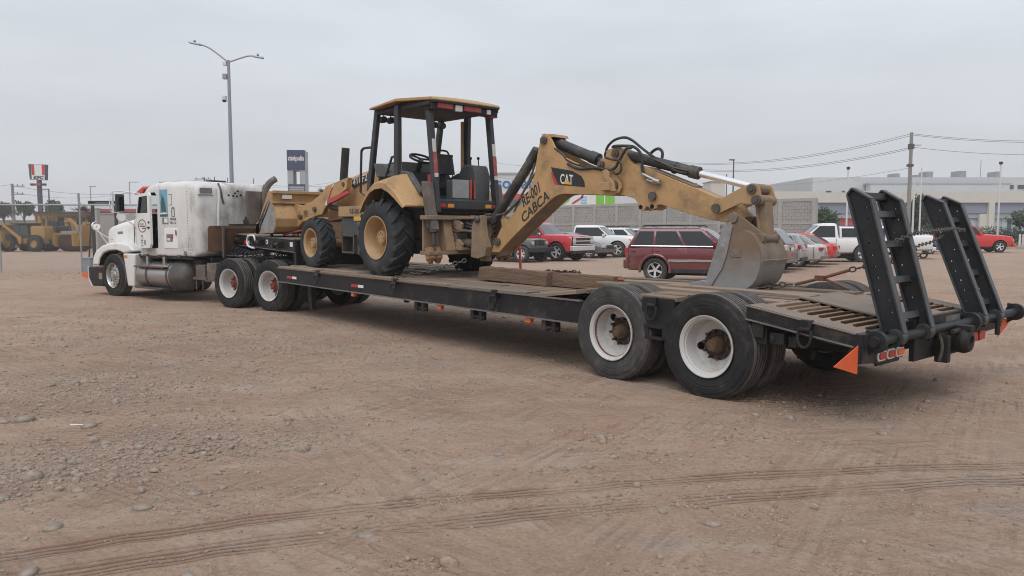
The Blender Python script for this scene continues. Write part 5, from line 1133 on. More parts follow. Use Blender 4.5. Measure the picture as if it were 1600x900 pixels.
for sg in (1, -1):
    m = MB(); m.tube([(-.92, sg * .68, 1.46), (-1.02, sg * .69, 1.05), (-1.10, sg * .70, .70)], .07, 12); m.cyl((-1.10, sg * .70, .72), (-1.14, sg * .72, .50), .04, n=10); m.build('stabiliser_cylinder', 'cylinder_black', bh)
    m = MB(); m.loft([[(-1.00, sg * .62, 1.48), (-.84, sg * .62, 1.50), (-.98, sg * .62, .78), (-1.16, sg * .62, .74)], [(-1.00, sg * .76, 1.48), (-.84, sg * .76, 1.50), (-.98, sg * .76, .78), (-1.16, sg * .76, .74)]]); m.build('cylinder_guard', 'grime', bh, .02)
    m = MB(); m.prism([(-1.02, .46), (-1.06, .27), (-1.14, .22), (-1.20, .32), (-1.14, .48)], sg * .60, sg * .68); m.prism([(-1.02, .46), (-1.06, .27), (-1.14, .22), (-1.20, .32), (-1.14, .48)], sg * .74, sg * .82); m.cyl((-1.13, sg * .58, .33), (-1.13, sg * .84, .33), .05, n=14); m.build('stabiliser_leg', 'orange_steel', bh, .01)
m = MB(); q = random.Random(2)
for i in range(9):
    z = .52 + .038 * i; y0 = q.uniform(-.05, .25)
    m.tube([(-1.05, y0, z), (-1.26, y0 - .06, z + q.uniform(.02, .09)), (-1.45, y0 - .16, z + q.uniform(-.02, .06)), (-1.60, y0 - .20, z + .02)], .018, 6, 3)
m.build('hydraulic_hose', 'hose_black', bh)
m = MB(); m.cyl((-1.02, .22, .55), (-1.42, .16, .53), .065, n=14); m.cyl((-1.42, .16, .53), (-1.56, .14, .53), .035, n=10); m.cyl((-1.02, -.22, .55), (-1.42, -.16, .53), .065, n=14); m.build('swing_cylinder', 'grime', bh, .006)
# king post and boom group swing together towards the far side
BFM = TRM @ T(4.9, 0, 0) ; BFW = Matrix.Translation(BFM.translation * 1.0); BFW.translation.z = 0
BFW = BFW @ Matrix.Rotation(R(48 + 90), 4, 'Z'); BL = BHM.inverted() @ BFW
def bp(mb, name, mat, bevel=0, par=None, angle=35):
    o = mb.build(name, mat, par or bh, bevel, angle); 
    if par is None: o.matrix_local = BL
    return o
m = MB(); m.prism([(.10, 1.22), (.06, 1.72), (-.02, 1.84), (-.12, 1.86), (-.16, 1.55), (-.24, 1.38), (-.20, 1.24), (-.05, 1.20)], .17, .30); m.prism([(.10, 1.22), (.06, 1.72), (-.02, 1.84), (-.12, 1.86), (-.16, 1.55), (-.24, 1.38), (-.20, 1.24), (-.05, 1.20)], -.30, -.17)
m.box(.0, .10, -.28, .28, 1.24, 1.70); m.cyl((.06, 0, 1.15), (.06, 0, 1.80), .09, n=16); kp = bp(m, 'king_post', 'yellow_muddy', .01)
m = MB()
for z in (1.80, 1.36): 
    m.cyl((-.06 - (z < 1.5) * .1, -.33, z), (-.06 - (z < 1.5) * .1, .33, z), .055, n=14)
    m.ball((-.06 - (z < 1.5) * .1, .33, z), .05, (1, .5, 1))
bp(m, 'post_pin', 'pin_steel')
BOOM = [(-.23, 1.30), (-.30, 1.45), (-.45, 1.69), (-.43, 1.79), (-.49, 1.81), (-.57, 1.78), (-.82, 2.01), (-1.02, 2.26), (-1.09, 2.43), (-1.14, 2.71), (-1.19, 2.90), (-1.22, 2.97), (-1.27, 3.0), (-1.33, 2.98), (-1.38, 2.93), (-1.42, 2.87), (-1.46, 2.80), (-1.56, 2.71), (-1.67, 2.63), (-1.80, 2.57), (-2.01, 2.49), (-2.24, 2.43), (-2.40, 2.40), (-2.51, 2.33), (-2.57, 2.25), (-2.58, 2.19), (-2.54, 2.13), (-2.46, 2.10), (-2.37, 2.10), (-2.01, 2.12), (-1.63, 2.14), (-1.53, 2.13), (-1.44, 2.09), (-1.36, 2.04), (-1.24, 1.955), (-.94, 1.735), (-.63, 1.50), (-.39, 1.30)]
m = MB(); m.prism(BOOM, .155, .185); m.prism(BOOM, -.185, -.155); boom = bp(m, 'boom', 'yellow_paint', .006)
core = [(-.38, 1.32), (-.60, 1.72), (-.86, 1.92), (-1.10, 2.20), (-1.25, 2.40), (-1.45, 2.46), (-2.0, 2.36), (-2.36, 2.30), (-2.36, 2.115), (-1.63, 2.15), (-1.53, 2.14), (-1.36, 2.05), (-.63, 1.51)]
m = MB(); m.prism(core, -.16, .16); o = m.build('boom_box', 'yellow_muddy', boom)
m = MB(); m.prism([(-1.20, 3.0), (-1.42, 2.98), (-1.44, 2.94), (-1.22, 2.95)], -.155, .155); m.build('top_plate', 'yellow_worn', boom)
m = MB()
for x, z, r in ((-1.27, 2.90, .055), (-2.46, 2.22, .07), (-.37, 1.46, .06)):
    m.cyl((x, -.22, z), (x, .22, z), r, n=20); m.cyl((x, .215, z), (x, .232, z), r * .55, n=6)
m.build('boom_pin', 'pin_steel', boom)
m = MB(); m.prism([(-2.36, 2.44), (-2.30, 2.42), (-2.33, 2.33), (-2.39, 2.25), (-2.36, 2.16), (-2.52, 2.14), (-2.50, 2.26), (-2.42, 2.33), (-2.42, 2.40)], .186, .235); m.box(-2.44, -2.30, .19, .26, 2.16, 2.27); m.build('boom_lock', 'yellow_worn', boom, .008)
# badge panel and stencilled lettering on the near side
m = MB(); m.prism([(-1.395, 2.52), (-1.77, 2.45), (-1.93, 2.37), (-1.98, 2.29), (-1.99, 2.22), (-1.53, 2.27), (-1.46, 2.35)], .185, .1885); bd = m.build('badge_panel', 'decal_black', boom)
m = MB(); m.prism([(-1.39, 2.46), (-1.462, 2.28), (-1.53, 2.27), (-1.44, 2.42)], .185, .190); m.build('badge_stripe', 'sign_red', bd)
text('badge_lettering', 'CAT', 'sign_white', bd, (-1.565, .1885, 2.285), (-1, 0, -.12), (0, 0, 1), .135, .003, .225, .012)
m = MB(); m.prism([(-1.61, 2.278), (-1.76, 2.262), (-1.69, 2.335)], .1915, .1935); m.build('badge_triangle', 'decal_yellow', bd)
text('stencil_lettering', 'RE-001', 'stencil_black', boom, (-.885, .1855, 1.965), (-.82, 0, .57), (.28, 0, 1), .15, .002, .385, .020)
text('stencil_lettering', 'CABCA', 'stencil_black', boom, (-.870, .1855, 1.735), (-.82, 0, .575), (.28, 0, 1), .135, .002, .61, .020)
# boom cylinder, stick cylinder
m = MB(); m.cyl((-.10, 0, 1.76), (-.95, 0, 2.74), .075, n=20); m.cyl((-.86, 0, 2.63), (-1.0, 0, 2.80), .085, n=20); m.cyl((-.95, 0, 2.74), (-1.22, 0, 2.92), .04, n=12); bp(m, 'boom_cylinder', 'cylinder_black')
m = MB(); m.tube([(-.62, .10, 1.9), (-.75, .11, 2.1), (-.95, .11, 2.4), (-1.05, .12, 2.6)], .016, 6, 3); m.tube([(-.45, .13, 1.85), (-.66, .13, 2.0), (-.92, .13, 2.3), (-1.1, .13, 2.5)], .016, 6, 3); m.tube([(-.3, .15, 1.86), (-.5, .15, 1.9), (-.8, .14, 2.12)], .014, 6, 3); bp(m, 'boom_hose', 'grime')
m = MB(); m.cyl((-1.24, 0, 2.92), (-2.06, 0, 2.60), .075, n=20); m.cyl((-1.95, 0, 2.645), (-2.08, 0, 2.595), .086, n=20); m.cyl((-2.06, 0, 2.60), (-2.22, 0, 2.53), .045, n=12); bp(m, 'stick_cylinder', 'cylinder_black')
# stick
STICK = [(-2.16, 2.52), (-2.19, 2.57), (-2.23, 2.60), (-2.28, 2.61), (-2.28, 2.68), (-2.32, 2.71), (-2.43, 2.725), (-2.52, 2.72), (-2.58, 2.67), (-2.59, 2.62), (-2.64, 2.55), (-2.70, 2.50), (-2.77, 2.47), (-2.87, 2.46), (-3.07, 2.37), (-3.55, 2.18), (-3.62, 2.155), (-3.86, 2.05), (-3.94, 2.02), (-4.04, 2.04), (-4.16, 1.93), (-4.27, 1.80), (-4.23, 1.72), (-4.11, 1.72), (-3.80, 1.77), (-3.57, 1.835), (-3.14, 1.96), (-3.08, 1.955), (-3.08, 1.92), (-3.01, 1.89), (-2.955, 1.93), (-2.92, 1.94), (-2.90, 1.90), (-2.85, 1.89), (-2.81, 1.93), (-2.79, 1.99), (-2.74, 2.05), (-2.63, 2.08), (-2.48, 2.11), (-2.36, 2.13), (-2.29, 2.18), (-2.28, 2.24), (-2.38, 2.30), (-2.38, 2.36), (-2.27, 2.44)]
m = MB(); m.prism(STICK, -.125, .125); stick = bp(m, 'stick', 'yellow_paint', .008)
m = MB()
for x, z, r in ((-2.45, 2.645, .05), (-2.22, 2.515, .05), (-4.16, 1.785, .06)): m.cyl((x, -.17, z), (x, .165, z), r, n=18); m.cyl((x, .16, z), (x, .18, z), r * .5, n=6)
m.cyl((-3.02, .12, 2.07), (-3.02, .16, 2.07), .055, n=16); m.build('stick_pin', 'pin_steel', stick)
m = MB(); m.cyl((-2.84, .10, 1.935), (-2.84, .128, 1.935), .03, n=12); m.cyl((-3.01, .10, 1.94), (-3.01, .128, 1.94), .03, n=12); m.build('hook_hole', 'hole_black', stick)
m = MB(); m.tube([(-2.88, .15, 2.36), (-2.98, .16, 2.31), (-3.08, .16, 2.27)], .022, 8); m.tube([(-2.94, .14, 2.28), (-3.06, .16, 2.24), (-3.15, .165, 2.23)], .018, 8); m.cyl((-3.05, .165, 2.27), (-3.14, .165, 2.245), .03, n=10); m.build('coupling', 'brushed_aluminium', stick)
m = MB(); m.prism([(-3.52, 2.19), (-3.56, 2.22), (-3.60, 2.16)], -.02, .02); m.build('hose_lug', 'yellow_worn', stick)
m = MB(); m.hexa([(-2.95, -.10, 2.425), (-3.6, -.10, 2.168), (-3.6, .10, 2.168), (-2.95, .10, 2.425), (-2.95, -.10, 2.44), (-3.6, -.10, 2.182), (-3.6, .10, 2.182), (-2.95, .10, 2.44)]); m.build('wear_strip', 'wood_pale', stick)
# bucket cylinder with its bright rod
m = MB(); m.cyl((-2.47, 0, 2.65), (-3.56, 0, 2.35), .068, n=20); m.cyl((-3.48, 0, 2.37), (-3.60, 0, 2.338), .08, n=20); m.cyl((-3.25, .0, 2.43), (-3.28, 0, 2.42), .078, n=20); m.cyl((-2.36, 0, 2.68), (-2.50, 0, 2.64), .075, n=16); bp(m, 'bucket_cylinder', 'cylinder_black')
m = MB(); m.cyl((-3.58, 0, 2.343), (-4.40, 0, 2.12), .042, n=18); bp(m, 'cylinder_rod', 'chrome')
HO = 'hose_black'
for pts, y, r in (([(-2.32, 2.42), (-2.27, 2.68), (-2.37, 2.81), (-2.54, 2.85), (-2.67, 2.81), (-2.82, 2.70), (-2.99, 2.58), (-3.22, 2.44), (-3.38, 2.36), (-3.49, 2.34)], .10, .018),
                  ([(-2.41, 2.72), (-2.44, 2.74), (-2.62, 2.73), (-2.74, 2.71), (-2.83, 2.64), (-2.87, 2.54), (-2.87, 2.43), (-2.91, 2.34)], .15, .02),
                  ([(-2.84, 2.64), (-2.90, 2.68), (-2.96, 2.69), (-3.01, 2.65), (-3.01, 2.57), (-2.97, 2.49), (-2.97, 2.36)], -.10, .02),
                  ([(-1.70, 2.55), (-1.9, 2.47), (-2.17, 2.47), (-2.37, 2.43), (-2.48, 2.45), (-2.55, 2.54), (-2.65, 2.68), (-2.74, 2.70)], .20, .02),
                  ([(-1.45, 2.78), (-1.6, 2.68), (-1.68, 2.60), (-1.85, 2.53), (-2.1, 2.47), (-2.3, 2.43)], .17, .02),
                  ([(-2.35, 2.67), (-2.34, 2.60), (-2.46, 2.56), (-2.56, 2.54), (-2.60, 2.46), (-2.58, 2.39), (-2.52, 2.37), (-2.45, 2.42)], .22, .014)):
    m = MB(); m.tube([(x, y, z) for x, z in pts], r, 8, 4); bp(m, 'hydraulic_hose', HO)
m = MB(); m.tube([(-3.0, .11, 2.55), (-3.3, .11, 2.42), (-3.5, .10, 2.37)], .012, 6); bp(m, 'hydraulic_fitting', 'pin_steel', .004)
# bucket linkage
LINK = [(-3.88, 1.88), (-3.90, 1.95), (-3.98, 2.0), (-4.07, 2.05), (-4.26, 2.14), (-4.37, 2.18), (-4.43, 2.17), (-4.46, 2.14), (-4.50, 2.01), (-4.49, 1.95), (-4.45, 1.925), (-4.39, 1.93), (-4.24, 1.95), (-3.97, 1.835), (-3.91, 1.84)]
for sg in (1, -1):
    m = MB(); m.prism(LINK, sg * .17, sg * .20); lk = bp(m, 'link_plate', 'yellow_worn', .006)
    m = MB(); m.cyl((-3.94, .20 * sg, 1.90), (-3.94, .225 * sg, 1.90), .055, n=16); m.cyl((-4.38, .2 * sg, 2.11), (-4.38, .225 * sg, 2.11), .055, n=16); m.cyl((-4.44, .2 * sg, 1.985), (-4.44, .23 * sg, 1.985), .055, n=16); m.cyl((-4.38, .22 * sg, 2.11), (-4.38, .24 * sg, 2.11), .03, n=6); m.cyl((-4.44, .22 * sg, 1.985), (-4.44, .245 * sg, 1.985), .03, n=6); m.build('link_pin', 'pin_steel', lk)
m = MB(); m.cyl((-4.38, -.17, 2.12), (-4.38, .17, 2.12), .06, n=16); m.cyl((-4.44, -.22, 1.985), (-4.44, .20, 1.985), .065, n=18); m.prism([(-4.40, 1.98), (-4.50, 1.98), (-4.54, 1.56), (-4.44, 1.52)], -.10, .10); m.prism([(-4.38, 1.98), (-4.41, 1.98), (-4.47, 1.56), (-4.44, 1.52)], .09, .125); m.cyl((-4.49, -.18, 1.545), (-4.49, .18, 1.545), .06, n=16); bp(m, 'tipping_link', 'yellow_muddy', .006)
# bucket
BK = [(-4.26, 1.73), (-4.14, 1.76), (-4.11, 1.70), (-3.90, 1.00), (-4.10, .985), (-4.38, .955), (-4.47, 1.05), (-4.53, 1.29), (-4.55, 1.46), (-4.42, 1.64)]
back = [(-4.16, 1.66), (-4.42, 1.62), (-4.55, 1.46), (-4.585, 1.28), (-4.53, 1.08), (-4.44, .98), (-4.32, .945), (-4.10, .965), (-3.88, .985)]
bkin = [(-4.16, 1.63), (-4.40, 1.59), (-4.52, 1.45), (-4.555, 1.28), (-4.505, 1.095), (-4.425, 1.005), (-4.32, .972), (-4.10, .99), (-3.88, 1.005)]
def smooth2(P, k=4):
    o_ = []
    for i in range(len(P) - 1):
        p0, p1, p2, p3 = P[max(0, i - 1)], P[i], P[i + 1], P[min(len(P) - 1, i + 2)]
        for j in range(k):
            t = j / k; o_.append(tuple(.5 * (2 * b + (c - a) * t + (2 * a - 5 * b + 4 * c - d) * t * t + (3 * b - a - 3 * c + d) * t ** 3) for a, b, c, d in zip(p0, p1, p2, p3)))
    return o_ + [P[-1]]
back, bkin = smooth2(back), smooth2(bkin)
m = MB(); m.prism(back + bkin[::-1], -.34, .34); bk = bp(m, 'bucket', 'bucket_steel', .004, angle=25)
side = [(-4.20, 1.72), (-4.12, 1.68), (-3.90, .995)] + smooth2([(-4.10, .972), (-4.32, .955), (-4.43, .985), (-4.52, 1.08), (-4.575, 1.28), (-4.54, 1.46), (-4.41, 1.62)])
for sg in (1, -1):
    m = MB(); m.prism(side, sg * .335, sg * .355); m.build('side_plate', 'bucket_steel', bk)
    m = MB(); m.prism([(-4.20, 1.74), (-4.12, 1.70), (-3.885, .985), (-3.98, .98), (-4.12, 1.20), (-4.17, 1.36), (-4.235, 1.68)], sg * .355, sg * .372); m.build('side_cutter', 'bucket_bare' , bk, .004)
    m = MB(); m.box(-4.34, -4.22, sg * .355, sg * .362, 1.33, 1.42); cp_ = m.build('cast_plate', 'bucket_steel', bk, .006)
    if sg > 0: text('cast_lettering', 'CAT', 'bucket_bare', cp_, (-4.235, .362, 1.35), (-1, 0, 0), (0, 0, 1), .05, .004, .09)
m = MB()
for sg in (1, -1): m.prism([(-4.06, 1.72), (-4.16, 1.86), (-4.26, 1.80), (-4.56, 1.58), (-4.54, 1.46), (-4.40, 1.56), (-4.18, 1.64)], sg * .17, sg * .205)
m.cyl((-4.16, -.23, 1.785), (-4.16, .23, 1.785), .062, n=18); m.cyl((-4.49, -.23, 1.545), (-4.49, .23, 1.545), .062, n=18); m.box(-4.20, -4.06, -.34, .34, 1.66, 1.70); m.build('bucket_ear', 'bucket_steel', bk, .006)
m = MB(); m.prism([(-4.52, 1.06), (-4.60, 1.30), (-4.57, 1.31), (-4.50, 1.07)], -.345, .345); m.prism([(-4.30, .944), (-4.45, .965), (-4.44, .98), (-4.30, .955)], -.345, .345); m.build('wear_band', 'bucket_steel', bk, .003)
for i in range(5):
    y = -.30 + i * .15; m = MB(); m.loft([[(-3.92, y - .04, .965), (-3.92, y + .04, .965), (-3.92, y + .04, 1.045), (-3.92, y - .04, 1.045)], [(-3.82, y - .035, .965), (-3.82, y + .035, .965), (-3.82, y + .035, 1.04), (-3.82, y - .035, 1.04)], [(-3.76, y - .028, .975), (-3.76, y + .028, .975), (-3.76, y + .028, 1.02), (-3.76, y - .028, 1.02)], [(-3.66, y - .022, .985), (-3.66, y + .022, .985), (-3.66, y + .022, 1.0), (-3.66, y - .022, 1.0)]]); m.build('tooth', 'tooth_steel', bk, .006)
# chain and red binder lying under the loader bucket
chain('binder_chain', [V(10.35, .70, 1.47), V(10.2, .45, 1.42), V(10.05, .55, 1.44), V(9.85, .2, 1.41), V(10.1, -.1, 1.42), V(9.8, -.4, 1.41)], 'rusty chain heaped on the trailer neck behind the loader bucket', .085, .011)
m = MB(); m.cyl((10.55, .80, 1.44), (9.92, .28, 1.62), .022, n=8); m.cyl((10.1, .5, 1.56), (9.95, .65, 1.44), .02, n=8); o = m.build('lever_binder', 'red_paint'); o.matrix_world = TRM.copy(); tag(o, 'red lever load binder leaning on the chain below the loader bucket', 'load binder')

# ---------------------------------------------------------------- parked cars (local: x forward from the rear axle, y left)
for nm, col in (('paint_maroon', (0.135, 0.011, 0.018)), ('paint_red', (0.50, 0.012, 0.018)), ('paint_bright_red', (0.60, 0.014, 0.014)), ('paint_white', (0.76, 0.77, 0.78)), ('paint_silver', (0.47, 0.46, 0.44)),
                ('paint_grey', (0.085, 0.095, 0.11)), ('paint_dark_blue', (0.03, 0.042, 0.065)), ('paint_black', (0.018, 0.019, 0.02)), ('paint_grey_light', (0.30, 0.31, 0.32))):
    pm(nm, col, 0.28, 0.0, 0.04, 2, (0.33, 0.27, 0.22), 0.1, 2, coat=0.6, low=(0.2, 0.9, DUST, 0.5))
pm('car_plastic', (0.022, 0.022, 0.023), 0.6, 0, 0.1, 4, (0.2, 0.17, 0.14), 0.3, 3)
pm('car_interior', (0.02, 0.02, 0.02), 0.8)
CW = {}
pm('wheel_alloy', (0.62, 0.62, 0.61), 0.4, 0.25, 0.06, 4, (0.3, 0.25, 0.2), 0.2, 6)
pm('wheel_chrome', (0.80, 0.80, 0.80), 0.22, 0.55, 0.04, 4)
def car_wheel(r, w_, style):
    k = (round(r, 3), w_, style)
    if k in CW: return CW[k]
    rim = r * .62; m = MB(); p = tyre_profile(r, w_, rim, .008, 4); m.lathe(p, n=36); ty = m.mesh('tyre', 'tyre_dusty' if style != 'chrome' else 'tyre', 30)
    m = MB(); h = w_ / 2; m.lathe([(-h * .8, rim), (h * .78, rim * .99), (h * .85, rim), (h * .85, rim * .95), (h * .2, rim * .88), (-h * .2, rim * .86)], n=36)
    m.lathe([(h * .45, 0), (h * .50, rim * .10), (h * .42, rim * .22), (h * .2, rim * .24)], n=16)
    ns = 5 if style != 'steel' else 6
    for i in range(ns):
        a = 2 * math.pi * i / ns; u = Vector((math.cos(a), 0, math.sin(a))); v = Vector((-math.sin(a), 0, math.cos(a)))
        q = lambda rr, ss, yy: (u * rr + v * ss + Vector((0, yy, 0)))
        wd = .17 if style != 'steel' else .26
        m.loft([[q(rim * .15, -rim * .13, h * .30), q(rim * .15, rim * .13, h * .30), q(rim * .15, rim * .13, h * .46), q(rim * .15, -rim * .13, h * .46)], [q(rim * .96, -rim * wd, h * .45), q(rim * .96, rim * wd, h * .45), q(rim * .96, rim * wd * .8, h * .72), q(rim * .96, -rim * wd * .8, h * .72)]])
    m.cur = 1; m.lathe([(h * .12, rim * .9), (h * .12, 0)], n=24)
    rm = m.mesh('rim', ['wheel_chrome' if style == 'chrome' else 'wheel_alloy', 'hole_black'], 30); CW[k] = (ty, rm); return CW[k]
def car(name, label, cat, px, Z, ref, ang, paint, st, gh, wb, r, W, wst='alloy', panes=((.03, .47), (.53, .97)), tw=None, extras=None, glass='glass_dark', group=None, trim=None, ww=.22, wy=None):
    """st: body stations (x, z bottom, z top, half-width factor); gh: greenhouse (rear base x, rear roof x, front roof x, front base x, base z, roof z, roof half width, base half width)"""
    ca, sa = math.cos(R(ang + 90)), math.sin(R(ang + 90)); X = (px - 800) / 1200 * Z
    mt = veh(X - (ref[0] * ca - ref[1] * sa), Z - (ref[0] * sa + ref[1] * ca), ang)
    t = thing(name, label, cat, mt, group); hw = W / 2
    m = MB(); rings = []
    for x, zb, zt, f in st:
        w_ = hw * f; h = zt - zb; cr = .03
        rr = [(w_ * .84, zb), (w_ * .955, zb + .10 * h), (w_ * .995, zb + .32 * h), (w_, zb + .55 * h), (w_ * .985, zb + .80 * h), (w_ * .945, zt - .05), (w_ * .88, zt - .012), (w_ * .70, zt + .006), (0, zt + cr)]
        rings.append([(x, a, b) for a, b in rr] + [(x, -a, b) for a, b in rr[-2::-1]])
    m.loft(rings); bodyo = m.build('body', [paint, 'hole_black'], t, angle=32)
    c = MB()
    for x in (0, wb):
        for sg in (1, -1): c.cyl((x, sg * (hw - .30), r), (x, sg * (hw + .2), r), r * 1.17, n=28)
    cut(bodyo, c)
    rb, rr0, rf_, fb, bz, rz, rw, bw = gh
    # greenhouse shell with a crowned roof
    m = MB(); mid = (rb * .25 + rr0 * .75, rf_ * .75 + fb * .25)
    def gr(x0, x1, z, w_, d): return [(x0, -w_, z), (x0 + d, -w_ - .0, z), (x1 - d, -w_, z), (x1, -w_, z), (x1 + .06 * (1 if d else 0), 0, z), (x1, w_, z), (x1 - d, w_, z), (x0 + d, w_, z), (x0, w_, z), (x0 - .03 * (1 if d else 0), 0, z)]
    hgt = rz - bz
    m.loft([gr(rb, fb, bz - .04, bw, .1), gr(rb, fb, bz, bw, .1), gr(rb + (rr0 - rb) * .92, fb + (rf_ - fb) * .92, rz - .08 * hgt - .02, rw + (bw - rw) * .1, .1), gr(rr0 + .05, rf_ - .07, rz - .018, rw - .035, .1), gr(rr0 + .22, rf_ - .28, rz, rw - .16, .1)])
    m.build('cabin', paint, t, .012, angle=30)
    # glass: side panes, windscreen, back window, each proud of the shell by a few millimetres
    def side_pt(u, v, sg):
        x0 = rb + (rr0 - rb) * v * .92; x1 = fb + (rf_ - fb) * v * .92
        return Vector((x0 + (x1 - x0) * u, sg * (bw + (rw - bw) * v * .92), bz + (hgt - .05) * v))
    for sg in (1, -1):
        for u0, u1 in panes:
            q = [side_pt(u0, .05, sg), side_pt(u1, .05, sg), side_pt(u1, .86, sg), side_pt(u0, .86, sg)]
            o_ = Vector((0, sg * .009, .003)); i_ = Vector((0, -sg * .01, 0))
            m = MB(); m.hexa([p + i_ for p in q] + [p + o_ for p in q]); m.build('side_window', glass, t, .006)
    for (xa, xb_, nm) in ((fb, rf_, 'windscreen'), (rb, rr0, 'rear_window')):
        sgn = 1 if nm == 'windscreen' else -1
        P = lambda v, y: Vector((xa + (xb_ - xa) * v * .92, y * (bw + (rw - bw) * v * .92), bz + (hgt - .05) * v)); e = .055 if sgn > 0 else .025
        off = Vector((sgn * .012, 0, .008)); m = MB()
        for y0, y1 in ((-.90, 0), (0, .90)):
            b0 = Vector((sgn * e * (1 - abs(y0)), 0, 0)); b1 = Vector((sgn * e * (1 - abs(y1)), 0, 0))
            q = [P(.06, y0) + b0, P(.06, y1) + b1, P(.90, y1) + b1, P(.90, y0) + b0]
            m.hexa([p - off for p in q] + [p + off for p in q])
        m.build(nm, 'glass_screen', t)
    for x in (0, wb):
        for sg in (1, -1):
            ty, rm = car_wheel(r, ww, wst); wl = group_empty('wheel', t, T(x, sg * (hw - ww / 2 - .02 if wy is None else wy), r) @ Matrix.Rotation(0 if sg > 0 else math.pi, 4, 'Z') @ Matrix.Rotation(x + sg, 4, 'Y')); inst('tyre', ty, wl); inst('rim', rm, wl)
    m = MB(); m.box(.45, wb - .45, -hw * .75, hw * .75, .22, .45); m.cyl((0, -hw * .7, r), (0, hw * .7, r), .06, n=8); m.cyl((wb, -hw * .7, r), (wb, hw * .7, r), .06, n=8); m.build('underbody', 'hole_black', t)
    B = lambda nm, mat_, *a, bev=.01: MB().box(*a).build(nm, mat_, t, bev)
    xf, xr = st[-1][0], st[0][0]; zf = st[-2][2]; zr = st[1][2]
    for sg in (1, -1):
        B('door_mirror', paint if not trim else trim, fb - .42, fb - .27, sg * (bw + .06) - .09, sg * (bw + .06) + .09, bz + .02, bz + .17, bev=.03)
        for u0, u1 in panes[:2]:
            q = side_pt(u1 if ang > 0 else u0, 0, sg); s_ = 1 if ang < 0 else -1
            B('door_handle', paint if trim != 'chrome' else 'chrome', q.x + .08 * s_ - .07, q.x + .08 * s_ + .07, sg * hw * .985 - .02, sg * hw * .985 + .022, bz - .16, bz - .125, bev=.008)
            if len(panes) < 4: 
                xs_ = side_pt(u0 - .02, 0, sg).x; B('door_seam', 'hole_black', xs_ - .005, xs_ + .005, sg * hw * .975 - .02, sg * hw * .997, .42, bz - .05, bev=0)
    if extras: extras(t, B, dict(xf=xf, xr=xr, hw=hw, zf=zf, zr=zr, bz=bz, rz=rz, bw=bw, rw=rw, wb=wb, r=r, rr=rr0, rf=rf_))
    return t
pm('glass_screen', (0.10, 0.115, 0.12), 0.08, 0, 0.05, 2, spec=0.8)
def lamps(t, B, d, head=True, tail=True, hz=.78, tz_=.85, hs=.13, ts=.14, tw_=.16, plate=True, grille='car_plastic', tmat='red_lens'):
    for sg in (1, -1):
        B('headlight', 'clear_lens', d['xf'] - .14, d['xf'] + .015, sg * d['hw'] * .72 - .16, sg * d['hw'] * .72 + .16, hz - hs / 2, hz + hs / 2, bev=.02)
        B('tail_light', tmat, d['xr'] - .015, d['xr'] + .16, sg * d['hw'] * .80 - tw_ * .9, sg * d['hw'] * .80 + tw_ * .9, tz_ - ts / 2, tz_ + ts / 2, bev=.02)
    B('grille', grille, d['xf'] - .05, d['xf'] + .02, -d['hw'] * .50, d['hw'] * .50, hz - .14, hz + .07)
    if plate: B('number_plate', 'sign_white', d['xr'] - .03, d['xr'] - .012, -.16, .16, tz_ - .12, tz_ - .0, bev=0)
SUV = [(-.97, .50, .80, .80), (-.95, .42, .98, .90), (-.86, .36, 1.08, .97), (-.4, .34, 1.12, 1), (.5, .32, 1.12, 1.0), (1.9, .32, 1.10, 1), (2.3, .34, 1.06, 1), (3.1, .36, 1.02, .97), (3.45, .40, .97, .90), (3.58, .46, .86, .80)]
def jeep_x(t, B, d):
    lamps(t, B, d, hz=.84, tz_=.93, ts=.26, tw_=.11)
    for sg in (1, -1):
        B('side_moulding', 'wheel_chrome', .42, d['wb'] - .45, sg * d['hw'] - .02, sg * (d['hw'] + .02), .655, .715)
        m = MB(); m.hexa([(-.76, sg * .86 - .03, 1.115), (2.05, sg * .86 - .03, 1.105), (2.05, sg * .86 + .012, 1.105), (-.76, sg * .86 + .012, 1.115), (-.76, sg * .845 - .03, 1.138), (2.05, sg * .845 - .03, 1.128), (2.05, sg * .845 + .012, 1.128), (-.76, sg * .845 + .012, 1.138)]); m.build('belt_moulding', 'wheel_chrome', t)
        m = MB(); m.tube([(-.45, sg * .60, d['rz'] + .01), (-.40, sg * .60, d['rz'] + .055), (.5, sg * .60, d['rz'] + .06), (1.25, sg * .60, d['rz'] + .05), (1.32, sg * .60, d['rz'] - .0)], .022, 8); m.build('roof_rail', 'car_plastic', t)
        for x in (0, d['wb']):
            m = MB(); pr = []
            for i in range(13):
                a = R(-10 + 200 * i / 12); pr.append((x + .475 * math.cos(a), sg * (d['hw'] - .015), d['r'] + .475 * math.sin(a)))
            m.tube(pr, .045, 8); m.build('wheel_flare', 'paint_maroon', t)
        B('sill', 'car_plastic', .42, d['wb'] - .42, sg * d['hw'] * .95 - .03, sg * d['hw'] * .95 + .03, .30, .42)
    for x in (-.1, .8): 
        m = MB(); m.cyl((x, -.6, d['rz'] + .06), (x, .6, d['rz'] + .06), .018, n=8); m.build('roof_bar', 'car_plastic', t)
    B('rear_bumper', 'paint_maroon', -1.03, -.82, -.86, .86, .40, .70, bev=.05)
car('parked_suv', 'maroon five-door SUV parked right behind the deck, half hidden by the digging bucket', 'car', 1025, 23.9, (0, -.76), -114, 'paint_maroon', SUV, (-.88, -.56, 1.35, 2.16, 1.10, 1.70, .66, .835), 2.78, .375, 1.86, 'alloy', ((.035, .255), (.285, .575), (.605, .93)), extras=jeep_x, ww=.24)
